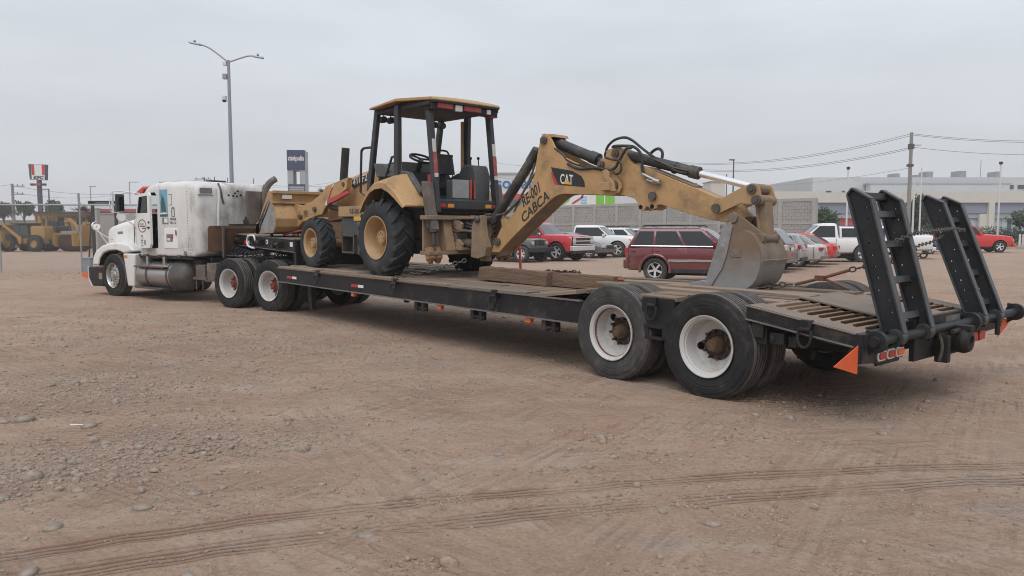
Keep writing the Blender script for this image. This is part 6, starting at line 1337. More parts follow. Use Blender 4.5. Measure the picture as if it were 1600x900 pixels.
PK = lambda bed, cabr, hood, nose, hz=1.12, dz=1.10: [(-1.18, .55, .85, .88), (-1.16, .50, dz - .02, .95), (-1.05, .48, dz, .98), (bed - 1.0, .45, dz, 1.0), (cabr, .42, dz, 1.0), (hood, .42, hz, 1.0), (nose - .5, .45, hz - .03, .99), (nose - .12, .48, hz - .07, .95), (nose, .52, hz - .13, .90)]
def chev_x(t, B, d):
    xf, hw = d['xf'], d['hw']
    B('bumper', 'wheel_chrome', xf - .12, xf + .12, -hw * .97, hw * .97, .54, .78, bev=.03); B('lower_bumper', 'car_plastic', xf - .1, xf + .08, -hw * .9, hw * .9, .40, .54)
    B('grille', 'car_plastic', xf - .05, xf + .03, -hw * .92, hw * .92, .80, 1.24)
    for z in (.82, 1.0, 1.18): B('grille_bar', 'wheel_chrome', xf + .03, xf + .06, -hw * .9, hw * .9, z, z + .05)
    for sg in (1, -1): B('headlight', 'clear_lens', xf - .12, xf + .045, sg * hw * .78 - .14, sg * hw * .78 + .14, .90, 1.18, bev=.02); B('side_trim', 'chrome', 1.0, 2.7, sg * hw - .02, sg * (hw + .012), .60, .63); B('step_bar', 'chrome', .9, d['wb'] - .6, sg * hw - .08, sg * (hw + .06), .38, .44)
car('parked_pickup', 'bright red pickup with chrome front parked left of the white pickup, seen under the boom', 'pickup', 871, 39.0, (3.65, -.85), -128, 'paint_red', PK(1.3, 1.3, 2.9, 4.62, 1.36, 1.26), (.95, 1.05, 2.15, 2.95, 1.27, 1.97, .74, .92), 3.65, .475, 2.06, 'chrome', ((.04, .42), (.47, .95)), extras=chev_x, trim='chrome', ww=.28)
def jk_x(t, B, d):
    xf, hw = d['xf'], d['hw']
    B('bumper', 'car_plastic', xf, xf + .22, -hw, hw, .50, .74, bev=.04)
    for i in range(7): B('grille_slot', 'hole_black', xf - .02, xf + .012, -.36 + i * .105 - .0, -.36 + i * .105 + .06, .82, 1.08)
    for sg in (1, -1): m = MB(); m.cyl((xf, sg * .58, .96), (xf + .03, sg * .58, .96), .10, n=16); m.build('headlight', 'clear_lens', t)
car('parked_offroader', 'dark grey off-roader whose slotted grille peeks out below the boom', 'car', 816, 37.5, (2.5, -.75), -128, 'paint_grey', [(-.7, .55, 1.1, .9), (-.6, .5, 1.15, .95), (1.6, .5, 1.15, .95), (1.7, .5, 1.18, .93), (2.9, .55, 1.14, .80), (3.0, .6, 1.1, .78)], (-.6, -.55, 1.3, 1.6, 1.13, 1.8, .66, .72), 2.5, .41, 1.85, 'steel', extras=jk_x, ww=.26)
def ford_x(t, B, d):
    xf, hw = d['xf'], d['hw']; B('bumper', 'wheel_chrome', xf - .05, xf + .12, -hw * .95, hw * .95, .66, .78, bev=.03); B('lower_bumper', 'car_plastic', xf - .05, xf + .10, -hw * .95, hw * .95, .45, .66, bev=.03); B('grille', 'chrome', xf - .03, xf + .03, -hw * .55, hw * .55, .84, 1.10)
    for sg in (1, -1): B('headlight', 'clear_lens', xf - .15, xf + .03, sg * hw * .75 - .14, sg * hw * .75 + .14, .86, 1.06, bev=.02); B('turn_lamp', 'orange_lens', xf - .30, xf - .12, sg * hw * .93 - .02, sg * hw * .93 + .03, .86, 1.05, bev=.01)
car('parked_pickup', 'white crew-cab pickup with dark side glass parked between the red pickup and the maroon SUV', 'pickup', 965, 44.3, (3.53, -.86), -113, 'paint_white', PK(1.2, 1.2, 2.9, 4.45, 1.26, 1.18), (.80, .90, 2.25, 3.05, 1.18, 1.86, .72, .91), 3.53, .45, 2.0, 'alloy', ((.05, .95),), extras=ford_x, ww=.26)
SED = [(-1.05, .45, .70, .78), (-1.02, .36, .88, .86), (-.9, .30, .97, .94), (-.45, .27, 1.0, .99), (.4, .25, .98, 1), (1.6, .25, .96, 1), (2.2, .26, .93, 1), (3.0, .28, .83, .96), (3.4, .30, .73, .86), (3.52, .36, .60, .74)]
SEDG = (-.72, .12, 1.02, 2.12, .95, 1.45, .56, .78)
car('parked_sedan', 'small grey-blue sedan whose nose shows between the red and the white pickup', 'car', 921, 42.8, (2.62, -.75), -125, 'paint_grey', SED, SEDG, 2.62, .31, 1.76, extras=lambda t, B, d: lamps(t, B, d, hz=.66, tz_=.8))
def rack_x(t, B, d):
    lamps(t, B, d, hz=.86, tz_=1.0)
    for sg in (1, -1): m = MB(); m.tube([(-.4, sg * .6, d['rz']), (-.36, sg * .6, d['rz'] + .07), (1.3, sg * .6, d['rz'] + .07), (1.36, sg * .6, d['rz'])], .03, 6); m.build('roof_rail', 'car_plastic', t)
    B('roof_tray', 'car_plastic', -.2, 1.0, -.55, .55, d['rz'] + .05, d['rz'] + .10)
car('parked_suv', 'white SUV with black roof rack parked behind the white crew-cab pickup', 'car', 975, 50, (1.2, 0), -118, 'paint_white', SUV, (-.88, -.56, 1.35, 2.16, 1.10, 1.72, .66, .835), 2.75, .37, 1.86, panes=((.035, .255), (.285, .575), (.605, .93)), extras=rack_x)
car('parked_suv', 'white car with plain roof parked farthest back beside the roof-rack SUV', 'car', 1003, 53, (1.2, 0), -122, 'paint_white', SUV, (-.88, -.56, 1.35, 2.16, 1.10, 1.66, .66, .835), 2.75, .36, 1.84, panes=((.035, .255), (.285, .575), (.605, .93)), extras=lambda t, B, d: lamps(t, B, d, hz=.86))
def rear_x(**k): return lambda t, B, d: (lamps(t, B, d, **k), B('rear_bumper', 'car_plastic' if k.get('hz') == .7 else 'edge_steel', d['xr'] - .05, d['xr'] + .15, -d['hw'] * .88, d['hw'] * .88, .38, .50))
car('parked_suv', 'dark red SUV with sloping rear window parked right beside the digging bucket', 'car', 1236, 29.0, (-.95, 0), 57, 'paint_maroon', SUV, (-.92, -.40, 1.35, 2.16, 1.08, 1.69, .64, .82), 2.65, .36, 1.80, panes=((.035, .255), (.285, .575), (.605, .93)), extras=rear_x(hz=.86, tz_=.95, ts=.2, tmat='clear_lens'))
car('parked_hatchback', 'grey hatchback with red tail light parked between the dark red SUV and the silver sedan', 'car', 1255, 31.0, (-.85, 0), 60, 'paint_grey_light', [(-.86, .45, .75, .84), (-.84, .36, .95, .92), (-.7, .3, 1.0, .97), (.4, .25, 1.0, 1), (1.6, .25, .97, 1), (2.2, .26, .93, 1), (2.9, .28, .83, .95), (3.15, .34, .66, .8)], (-.78, -.45, 1.0, 2.1, .97, 1.48, .58, .78), 2.5, .30, 1.68, extras=rear_x(hz=.7, tz_=.93, ts=.16))
car('parked_sedan', 'silver sedan with red tail lights parked in front of the red sedan', 'car', 1288, 33.2, (-1.0, 0), 60, 'paint_silver', SED, SEDG, 2.65, .32, 1.78, extras=rear_x(hz=.66, tz_=.80, ts=.13, tw_=.19))
car('parked_sedan', 'red sedan parked between the silver sedan and the white pickup with a bed cap', 'car', 1307, 35.6, (-1.0, 0), 62, 'paint_bright_red', SED, SEDG, 2.65, .33, 1.80, extras=rear_x(hz=.66, tz_=.78, ts=.17, tw_=.13))
def cap_x(t, B, d):
    lamps(t, B, d, hz=.9, tz_=.95, ts=.3, tw_=.07)
    m = MB(); m.loft([[(-1.12, a, b) for a, b in rrect(.80, 1.18, 1.74, .1, .02, 3, .90)], [(1.12, a, b) for a, b in rrect(.82, 1.18, 1.76, .1, .02, 3, .91)]]); cp = m.build('bed_cap', 'paint_white', t)
    for sg in (1, -1):
        m = MB(); m.hexa([(-1.0, sg * .885, 1.23), (1.02, sg * .885, 1.23), (1.02, sg * .91, 1.23), (-1.0, sg * .91, 1.23), (-1.0, sg * .81, 1.67), (1.02, sg * .81, 1.67), (1.02, sg * .845, 1.67), (-1.0, sg * .845, 1.67)]); m.build('cap_window', 'glass_dark', cp)
    B('bumper', 'chrome', d['xr'] - .14, d['xr'] + .03, -.9, .9, .50, .68)
    for sg in (1, -1): B('roof_rail', 'car_plastic', -.9, .7, sg * .7 - .02, sg * .7 + .02, 1.75, 1.80)
car('parked_pickup', 'white pickup with a dark-windowed bed cap parked behind the near loading ramp', 'pickup', 1348, 37.8, (0, .86), 82, 'paint_white', PK(1.0, 1.0, 2.2, 4.3, 1.22, 1.20), (1.16, 1.26, 1.95, 2.85, 1.19, 1.93, .74, .92), 3.45, .43, 2.0, 'steel', ((.10, .90),), extras=cap_x, ww=.26)
def tail_x(t, B, d): lamps(t, B, d, hz=.9, tz_=1.0, ts=.42, tw_=.09); B('bumper', 'wheel_chrome', d['xr'] - .16, d['xr'] + .03, -.9, .9, .48, .66); B('tailgate_trim', 'edge_steel', d['xr'] - .025, d['xr'], -.7, .7, .75, 1.08)
car('parked_pickup', 'white pickup showing its tailgate between the two loading ramps', 'pickup', 1453, 42.0, (-1.16, .0), 68, 'paint_white', PK(1.0, 1.0, 2.2, 4.3, 1.25, 1.28), (.86, .98, 1.9, 2.7, 1.10, 1.80, .72, .90), 3.5, .39, 2.0, 'alloy', ((.06, .45), (.5, .94)), extras=tail_x, ww=.26)
car('parked_hatchback', 'dark blue hatchback parked behind the white pickup, seen between the ramps', 'car', 1470, 50, (3.2, -.3), -110, 'paint_dark_blue', [(-.86, .45, .75, .84), (-.84, .36, .95, .92), (-.7, .3, 1.0, .97), (.4, .25, 1.0, 1), (1.6, .25, .97, 1), (2.2, .26, .95, 1), (2.9, .28, .85, .95), (3.2, .34, .66, .8)], (-.78, -.45, 1.0, 2.1, .97, 1.5, .58, .78), 2.5, .31, 1.7, extras=lambda t, B, d: lamps(t, B, d, hz=.72, hs=.2))
def rp_x(t, B, d):
    lamps(t, B, d, hz=.84, hs=.18, tz_=.9); B('bumper', 'paint_bright_red', d['xf'] - .08, d['xf'] + .12, -.9, .9, .40, .62, bev=.03)
car('parked_pickup', 'low red pickup with bright wheels standing alone at the right edge of the lot', 'pickup', 1561, 53, (3.0, -.85), -100, 'paint_bright_red', [(-1.1, .45, .98, .9), (-1.08, .4, 1.2, .96), (.8, .36, 1.22, 1), (2.2, .36, 1.24, 1), (3.3, .38, 1.18, .98), (3.8, .44, 1.10, .92), (3.88, .5, .98, .88)], (.55, .68, 1.35, 2.05, 1.20, 1.90, .68, .84), 3.0, .41, 1.88, 'chrome', ((.08, .92),), extras=rp_x, ww=.24)
car('parked_sedan', 'grey sedan parked far off behind the hedge at the right edge', 'car', 1584, 92, (1.3, 0), 88, 'paint_grey_light', SED, SEDG, 2.65, .32, 1.78, extras=lambda t, B, d: lamps(t, B, d, hz=.66, tz_=.8))
for px_, Z_, pt_, lb in ((22, 98, 'paint_grey', 'distant dark car parked left of the far tan wall end'), (42, 100, 'paint_silver', 'distant pale car parked behind the yellow loader on the left')):
    car('parked_sedan', lb, 'car', px_, Z_, (1.3, 0), -85, pt_, SED, SEDG, 2.65, .32, 1.78, extras=lambda t, B, d: lamps(t, B, d, hz=.66, tz_=.8))

# ---------------------------------------------------------------- buildings, walls, signs, poles, trees
pm('concrete_block', (0.335, 0.32, 0.30), 0.95, 0, 0.12, 0.6, (0.24, 0.22, 0.20), 0.4, 0.5, bump=0.15, bump_scale=6)
pm('concrete_frame', (0.365, 0.35, 0.325), 0.95, 0, 0.1, 0.8, (0.25, 0.23, 0.21), 0.3, 0.7)
pm('cream_wall', (0.56, 0.54, 0.495), 0.85, 0, 0.04, 0.3, (0.4, 0.37, 0.33), 0.2, 0.3)
pm('pale_grey_wall', (0.48, 0.50, 0.51), 0.85, 0, 0.04, 0.3, (0.36, 0.36, 0.35), 0.3, 0.3)
pm('blue_grey_panel', (0.215, 0.255, 0.325), 0.6, 0, 0.05, 0.4)
pm('shop_glass', (0.40, 0.49, 0.53), 0.15, 0, 0.08, 0.4)
pm('dark_glass', (0.06, 0.075, 0.085), 0.15, 0, 0.1, 0.4)
pm('store_white', (0.58, 0.60, 0.62), 0.7, 0, 0.03, 0.3)
pm('store_blue', (0.02, 0.11, 0.36), 0.5)
pm('navy', (0.03, 0.045, 0.10), 0.5, 0, 0.05, 1)
pm('slate', (0.06, 0.07, 0.095), 0.6, 0, 0.08, 1)
pm('roof_red', (0.36, 0.06, 0.07), 0.7, 0, 0.1, 1)
pm('tower_grey', (0.34, 0.36, 0.385), 0.6, 0, 0.05, 0.6)
pm('leaf_green', (0.20, 0.50, 0.05), 0.6, 0, 0.04, 1)
pm('sign_blue', (0.25, 0.50, 0.72), 0.6)
pm('tan_wall', (0.34, 0.29, 0.23), 0.9, 0, 0.1, 0.6)
pm('shed_yellow', (0.36, 0.22, 0.085), 0.7, 0, 0.12, 1.0, (0.25, 0.16, 0.09), 0.4, 1)
pm('machine_yellow', (0.37, 0.22, 0.065), 0.55, 0, 0.1, 2, (0.25, 0.17, 0.1), 0.35, 2)
pm('shed_roof', (0.05, 0.052, 0.055), 0.7, 0, 0.1, 1)
pm('pole_concrete', (0.25, 0.24, 0.225), 0.9, 0, 0.1, 1)
pm('pole_white', (0.62, 0.62, 0.61), 0.5, 0, 0.04, 1)
pm('bark', (0.10, 0.075, 0.055), 0.95, 0, 0.3, 6, bump=0.4, bump_scale=14)
for nm, c in (('leaves_olive', (0.062, 0.078, 0.045)), ('leaves_green', (0.045, 0.075, 0.030)), ('leaves_dark', (0.030, 0.052, 0.024)), ('leaves_palm', (0.075, 0.085, 0.055))):
    pm(nm, c, 0.7, 0, 0.45, 1.4, spec=0.25)
pm('dry_grass', (0.33, 0.27, 0.15), 0.9, 0, 0.3, 6)
CP, SP = math.cos(R(4.432)), math.sin(R(4.432))
def W3(px, py, Z):
    t = (450 - py) / 1200; dz = Z * (t * CP - SP) / (CP + t * SP); return ((px - 800) / 1200 * (Z * CP - dz * SP), Z, 1.66 + dz)
def BX(name, px0, px1, py0, py1, Z, depth, mat, parent=None, bev=0):
    a, b, c = W3(px0, py0, Z), W3(px1, py0, Z), W3(px0, py1, Z); m = MB(); m.box(a[0], b[0], Z, Z + depth, max(-.1, c[2]), a[2]); return m.build(name, mat, parent, bev)
# boundary wall of concrete blocks framed by posts and beams
wa, wb_ = Vector((-7.0, 72.5, 0)), Vector((18.0, 46.0, 0)); wd_ = (wb_ - wa).normalized(); wl_ = (wb_ - wa).length
WM_ = Matrix.Translation(wa) @ Matrix.Rotation(math.atan2(wd_.y, wd_.x), 4, 'Z')
wall = thing('block_wall', 'long grey concrete block wall with posts behind the parked cars', 'wall', WM_)
HW_ = 3.46
m = MB(); m.box(0, wl_, .06, .19, 0, HW_ - .02); m.build('wall_core', 'concrete_block', wall)
npan = int(wl_ / 2.05); blk = {}
q = random.Random(4); sets = []
for kk in range(3):
    m = MB(); sets.append(m)
pb = MB()
for i in range(npan + 1):
    x = i * wl_ / npan; m = MB(); m.box(x - .13, x + .13, 0, .25, 0, HW_ + .0); m.build('wall_post', 'concrete_frame', wall)
for z in (1.92, HW_ - .16): m = MB(); m.box(0, wl_, .02, .23, z, z + (.12 if z < 2 else .18)); m.build('bond_beam', 'concrete_frame', wall)
m = MB(); rows = 17
for i in range(npan):
    x0, x1 = i * wl_ / npan + .13, (i + 1) * wl_ / npan - .13
    for j in range(rows):
        z0 = j * .2 + .012; off = .2 if j % 2 else 0; x = x0 - off
        while x < x1:
            a, b = max(x0, x + .008), min(x1, x + .392)
            if b - a > .03: d = q.uniform(.036, .05); m.add([(a, d, z0), (b, d, z0), (b, d, z0 + .185), (a, d, z0 + .185), (a, .07, z0), (b, .07, z0), (b, .07, z0 + .185), (a, .07, z0 + .185)], [(0, 1, 2, 3), (0, 4, 5, 1), (1, 5, 6, 2), (2, 6, 7, 3), (3, 7, 4, 0)])
            x += .4
tag(m.build('block', 'concrete_block', wall), kind='stuff')
# painted sign panels above the wall
mu = thing('sign_hoarding', 'white hoarding with green panels rising above the block wall under the boom', 'hoarding', Matrix.Identity(4))
BX('panel', 868, 922, 303, 345, 82, .2, 'sign_white', mu); BX('panel', 931.5, 944, 305, 345, 82, .21, 'leaf_green', mu); BX('panel', 946, 960, 305, 345, 82, .21, 'leaf_green', mu); BX('panel', 960, 1010, 306, 345, 82.1, .2, 'store_white', mu); BX('panel', 922, 931.5, 304, 345, 82.05, .2, 'sign_white', mu)
def flat(name, pts, Z, mat, parent): 
    m = MB(); m.prism([(W3(x, y, Z)[0], W3(x, y, Z)[2]) for x, y in pts], Z - .03, Z - .002); return m.build(name, mat, parent)
flat('leaf_shape', [(872, 320), (884, 311), (891, 310), (888, 315), (880, 320)], 82, 'leaf_green', mu)
flat('arc_shape', [(893, 318), (899, 313), (908, 308), (909, 304), (912, 304), (911, 309), (902, 315), (895, 319)], 82, 'sign_red', mu)
for k in range(3): flat('stripe', [(907, 307 + k * 4.4), (917, 307 + k * 4.4), (917, 309.4 + k * 4.4), (907, 309.4 + k * 4.4)], 82, 'sign_blue', mu)
# supermarket far behind the boom
so_ = thing('store_building', 'pale store with blue lettering far behind the backhoe', 'building', Matrix.Identity(4)); Zs = 150
BX('wall', 768, 876, 271, 345, Zs, 20, 'store_white', so_); BX('red_band', 770, 872, 303, 312, Zs - .25, .3, 'sign_red', so_); BX('roof_edge', 767, 877, 269.5, 271.5, Zs - .3, 20, 'tower_grey', so_)
BX('wall', 772, 872, 312, 362, Zs - .2, .5, 'dark_glass', so_)
x_, y_, z_ = W3(775, 294, Zs); text('store_lettering', 'soriana', 'store_blue', so_, (x_, y_ - .02, z_), (1, 0, 0), (0, 0, 1), 2.1, .05, 9.2, .02)
# big shop building on the right
sh_ = thing('shop_building', 'long cream shop building with a blue grey band behind the right side of the lot', 'building', Matrix.Identity(4)); Z0 = 112
BX('upper_wall', 1270, 1760, 277, 306, Z0 + 12, 25, 'pale_grey_wall', sh_); BX('step_wall', 1360, 1578, 287, 306, Z0 + 10, 1.5, 'pale_grey_wall', sh_); BX('step_coping', 1358, 1580, 285.6, 287.4, Z0 + 9.9, 2, 'tower_grey', sh_)
BX('parapet', 1205, 1760, 299, 316.5, Z0, 12, 'cream_wall', sh_); BX('band', 1270, 1760, 316.5, 333, Z0 + .4, 1, 'blue_grey_panel', sh_); BX('wall', 1205, 1270, 316.5, 376, Z0 + .3, 1, 'cream_wall', sh_)
BX('canopy', 1270, 1760, 333, 341, Z0 + .6, 1, 'tower_grey', sh_); BX('shop_front', 1270, 1760, 341, 376, Z0 + 1.0, 1, 'shop_glass', sh_)
for p0 in (1546, 1680): BX('pillar', p0, p0 + 9, 316, 376, Z0 - .1, .6, 'cream_wall', sh_)
for p0, p1, mt in ((1300, 1312, 'dark_glass'), (1312, 1338, 'red_paint'), (1365, 1376, 'dark_glass'), (1490, 1500, 'dark_glass'), (1505, 1530, 'shop_glass'), (1575, 1581, 'dark_glass')): BX('window', p0, p1, 336 if mt == 'red_paint' else 342, 352 if mt == 'red_paint' else 370, Z0 + .9, .1, mt, sh_)
BX('doorway', 1531, 1545, 334, 376, Z0 + .2, .5, 'cream_wall', sh_)
for i in range(12):
    BX('mullion', 1345 + i * 22, 1345.8 + i * 22, 341, 376, Z0 + .92, .07, 'tower_grey', sh_)
for p0, p1 in ((1291, 1299), (1316, 1320), (1577, 1584), (1591, 1604)): BX('vent', p0, p1, 289 if p0 > 1500 else 298, 295 if p0 > 1500 else 300.5, Z0 - .03 if p0 < 1500 else Z0 + 11.9, .2, 'dark_glass', sh_)
for p0, p1, t0 in ((1398, 1406, 271), (1448, 1458, 268), (1499, 1510, 267), (1557, 1564, 268), (1432, 1436, 273)): BX('roof_unit', p0, p1, t0, 277.2, Z0 + 16, 2.5, 'galvanised', sh_)
cb = thing('water_tower', 'plain cream block tower seen behind the bucket linkage', 'tower', Matrix.Identity(4)); BX('block', 1111, 1133, 284, 372, 125, 5, 'cream_wall', cb); BX('roof_slab', 1110, 1134, 282.6, 284, 124.8, 5.4, 'concrete_frame', cb)
# sign tower of the cinema
ct = thing('sign_tower', 'tall grey sign tower with a dark blue cinema panel and a square opening', 'sign', Matrix.Translation(((452 - 800) / 1200 * 100, 100, 0)) @ Matrix.Rotation(R(6), 4, 'Z'))
sc_ = 100 / 1200; zz = lambda py: 1.66 + (357 - py) * sc_
m = MB(); m.box(0, .72, .02, 2.6, 0, zz(266)); m.box(1.55, 2.25, .02, 2.6, 0, zz(266)); m.box(0, 2.25, .02, 2.6, zz(267), zz(236.5)); m.build('tower_leg', 'tower_grey', ct)
m = MB(); m.box(-.02, 2.28, -.10, .02, zz(266), zz(236)); m.build('panel', 'navy', ct)
text('panel_lettering', 'cinépolis', 'sign_white', ct, (.12, -.102, zz(252)), (1, 0, 0), (0, 0, 1), .60, .02, 2.02, .025)
m = MB(); m.box(.10, 2.2, -.06, .02, zz(303), zz(288.5)); lp = m.build('lower_panel', 'navy', ct)
for k in range(3): m = MB(); m.box(.22, 2.1, -.085, -.055, zz(294.5 + k * 3.2), zz(292 + k * 3.2)); m.build('name_strip', 'tower_grey', lp)
# fried chicken sign: red and white panel with its letters on a dark pole
kf = thing('restaurant_sign', 'red and white striped restaurant sign with black letters on a tall dark pole', 'sign', Matrix.Identity(4)); Zk = 110
BX('pole', 57, 62, 281, 372, Zk + .1, .5, 'slate', kf)
flat('sign_face', [(44.5, 256.5), (70.5, 257.5), (70, 281), (47, 280)], Zk + .05, 'sign_white', kf)
m = MB(); m.prism([(W3(x, y, Zk)[0], W3(x, y, Zk)[2]) for x, y in [(44.2, 256), (70.8, 257), (70.3, 281.4), (46.6, 280.4)]], Zk + .06, Zk + .7); m.build('sign_box', 'navy', kf)
flat('sign_side', [(44.3, 256.3), (48, 256.5), (49.5, 280.4), (46.7, 280.3)], Zk + .0, 'grey_plastic', kf)
flat('red_stripe', [(48.5, 257), (53, 257), (54, 273), (50, 273)], Zk + .02, 'sign_red', kf); flat('red_stripe', [(65, 257.6), (70.2, 257.8), (69.8, 273.5), (66, 273.5)], Zk + .02, 'sign_red', kf)
x_, y_, z_ = W3(52.8, 279.6, Zk); text('sign_lettering', 'KFC', 'decal_black', kf, (x_, y_ - .03, z_), (1, 0, .0), (.12, 0, 1), .42, .02, 1.35, .02)
BX('small_panel', 47, 71, 286.5, 290, Zk - .1, .3, 'red_paint', kf); BX('panel_end', 47, 53, 286.6, 289.9, Zk - .15, .1, 'navy', kf); BX('panel_end', 63, 71, 286.6, 289.9, Zk - .15, .1, 'navy', kf)
# twin-armed street lamp with camera boxes
lx, ly = W3(357, 100, 45)[0], 45
lm = thing('street_lamp', 'tall grey lamp post with two arms and a camera dome behind the truck', 'street lamp', Matrix.Translation((lx, ly, 0)))
s45 = 45 / 1200; zl = lambda py: 1.66 + (357 - py) * s45
m = MB(); m.cyl((0, 0, 0), (0, 0, zl(100)), .135, .085, n=14); m.cyl((0, 0, 0), (0, 0, .04), .25, n=14); m.build('pole', 'grey_metal', lm)
ax_ = lambda px: (px - 356.5) * s45 * .985
m = MB(); m.tube([(ax_(356), 0, zl(103)), (ax_(342), 0, zl(92)), (ax_(328), -.0, zl(82)), (ax_(316), 0, zl(77)), (ax_(308), 0, zl(76))], .045, 8, 3); m.build('arm', 'grey_metal', lm)
m = MB(); m.tube([(ax_(357), 0, zl(103)), (ax_(372), 0, zl(98)), (ax_(388), 0, zl(93.5)), (ax_(398), 0, zl(94))], .045, 8, 3); m.build('arm', 'grey_metal', lm)
for p0, p1, y0, y1 in ((296, 314, 73, 76.5), (394, 411, 93.5, 96.5)):
    m = MB(); m.hexa([(ax_(p0), -.16, zl(y0) - .05), (ax_(p1), -.16, zl(y1) - .06), (ax_(p1), .16, zl(y1) - .06), (ax_(p0), .16, zl(y0) - .05), (ax_(p0), -.12, zl(y0) + .03), (ax_(p1), -.12, zl(y1) + .05), (ax_(p1), .12, zl(y1) + .05), (ax_(p0), .12, zl(y0) + .03)]); m.box(ax_((p0 + p1) / 2) - .06, ax_((p0 + p1) / 2) + .06, -.06, .06, zl(y0), zl(y0) + .12); m.build('lamp_head', 'grey_metal', lm, .03)
m = MB(); m.box(-.32, -.10, -.1, .1, zl(108), zl(102)); m.build('camera_box', 'pole_white', lm, .03)
m = MB(); m.box(-.34, -.12, -.12, .12, zl(128.5), zl(120.5)); m.build('camera_box', 'galvanised', lm, .02)
m = MB(); m.cyl((-.30, 0, zl(160)), (-.30, 0, zl(154)), .14, n=14); m.cyl((-.3, 0, zl(161)), (-.08, 0, zl(162.5)), .03, n=6); d_ = m.build('camera_dome', 'pole_white', lm); m = MB(); m.ball((-.30, 0, zl(160.5)), .12); m.build('dome_glass', 'plastic_black', d_)
# poles and wires
def pole(name, px, py_top, Z, r, mat, label, cat='pole', arms=(), parts=(), lean=0, py_base=None):
    x, _, h = W3(px, py_top, Z); t = thing(name, label, cat, Matrix.Translation((x, Z, 0)))
    m = MB(); m.cyl((-lean, 0, 0), (0, 0, h), r, r * .72, n=10); m.build('post', mat, t)
    for dz, a, b in arms:
        m = MB(); m.box(a, b, -.05, .05, h - dz - .05, h - dz + .05); 
        arm_ = m.build('cross_arm', mat, t)
        for k in range(3): m = MB(); xx = a + (b - a) * (k + .3) / 2.7; m.cyl((xx, 0, h - dz + .05), (xx, 0, h - dz + .25), .045, n=8); m.build('insulator', 'grey_plastic', arm_)
    for nm, mt, bx in parts: m = MB(); m.box(*bx[:4], h + bx[4], h + bx[5]); m.build(nm, mt, t, .02)
    return t
pole('utility_pole', 1424.5, 207, 62, .17, 'pole_concrete', 'tall bare utility pole rising behind the near loading ramp', 'utility pole', (), (('street_light', 'pole_white', (.15, .75, -.12, .12, -1.05, -.93)), ('bracket', 'grey_plastic', (-.2, .2, -.15, .15, -1.3, -.9)), ('bracket', 'grey_plastic', (-.25, .2, -.15, .15, -2.7, -2.5))), 0)
pole('flag_pole', 1325.5, 264, 72, .09, 'pole_white', 'thin white pole left of the near loading ramp', 'pole', (), (('ball_lamp', 'cab_dark', (-.12, .12, -.12, .12, -.05, .2)),))
pole('flag_pole', 1429, 280, 66, .09, 'pole_white', 'thin white pole just right of the bare utility pole', 'pole')
pole('flag_pole', 1440.5, 262, 72, .08, 'pole_white', 'thin white pole between the two loading ramps', 'pole')
pole('flag_pole', 1564, 256, 72, .09, 'pole_white', 'thin white pole at the right in front of the shop pillar', 'pole', (), (('ball_lamp', 'cab_dark', (-.12, .12, -.12, .12, -.05, .2)),))
pole('street_light', 1146.5, 250, 85, .10, 'grey_plastic', 'slim dark street light seen above the bucket cylinder', 'street lamp', (), (('lamp_head', 'grey_plastic', (-.5, .1, -.1, .1, -.05, .08)),))
pole('mast', 1135.5, 272, 85, .07, 'grey_plastic', 'short thin dark mast beside the slim street light', 'pole')
pole('mast', 1533, 250, 140, .08, 'galvanised', 'faint thin mast above the shop roof', 'pole')
pole('utility_pole', 19, 287, 95, .2, 'pole_concrete', 'grey utility pole with two cross arms at the left edge', 'utility pole', ((.3, -.2, 1.5), (1.3, -.2, 1.45)))
pole('street_light', 76, 296, 92, .10, 'grey_plastic', 'thin street light with a short arm beside the restaurant sign', 'street lamp', (), (('lamp_head', 'grey_plastic', (-.8, .1, -.06, .06, -.02, .08)),))
pole('utility_pole', 122.5, 302, 60, .10, 'slate', 'dark stub pole standing over the fan palm behind the fence', 'pole')
pole('utility_pole', 141, 290, 120, .08, 'galvanised', 'faint thin lamp post left of the truck mirror', 'pole', (), (('lamp_head', 'galvanised', (-.1, .9, -.05, .05, -.2, -.08)),))
pole('utility_pole', 202, 284, 115, .09, 'galvanised', 'faint thin lamp post with a long arm above the truck visor', 'pole', (), (('lamp_head', 'galvanised', (0, 1.4, -.05, .05, -.1, .0)),))
pole('utility_pole', 319, 277, 110, .13, 'grey_plastic', 'utility pole with a cross arm just over the truck roof', 'utility pole', ((.25, -1.4, 1.0),))
pole('utility_pole', 396, 279, 120, .12, 'pole_concrete', 'thin utility pole seen over the sleeper roof', 'utility pole')
pole('utility_pole', 771, 250, 120, .12, 'pole_concrete', 'thin utility pole right of the backhoe cab', 'utility pole', ((.2, -.7, .6),))
def wire(px0, py0, Z0_, px1, py1, Z1_, label, sag=.4, r=.018, group='overhead wires'):
    a, b = Vector(W3(px0, py0, Z0_)), Vector(W3(px1, py1, Z1_)); m = MB(); n = 14
    m.tube([a.lerp(b, i / n) - Vector((0, 0, sag * 4 * (i / n) * (1 - i / n))) for i in range(n + 1)], r, 4); tag(m.build('overhead_wire', 'grey_plastic'), label, 'wire', group)
for k in range(2):
    wire(1424, 209 + 3 * k, 62, 1040, 252 + 1.5 * k, 85, 'upper overhead wire running left from the bare utility pole, '+('top','bottom')[k]+' strand of its pair', 1.0)
    wire(1424, 230 + 2.5 * k, 62, 1040, 260 + 2 * k, 85, 'lower overhead wire running left from the bare utility pole, '+('top','bottom')[k]+' strand of its pair', 1.0)
    wire(1426, 209 + 2 * k, 62, 1700, 218 + 2.5 * k, 62, 'upper overhead wire running right from the bare utility pole, '+('top','bottom')[k]+' strand of its pair', .3)
wire(1426, 230, 62, 1700, 240, 62, 'lower overhead wire running right from the bare utility pole', .3)
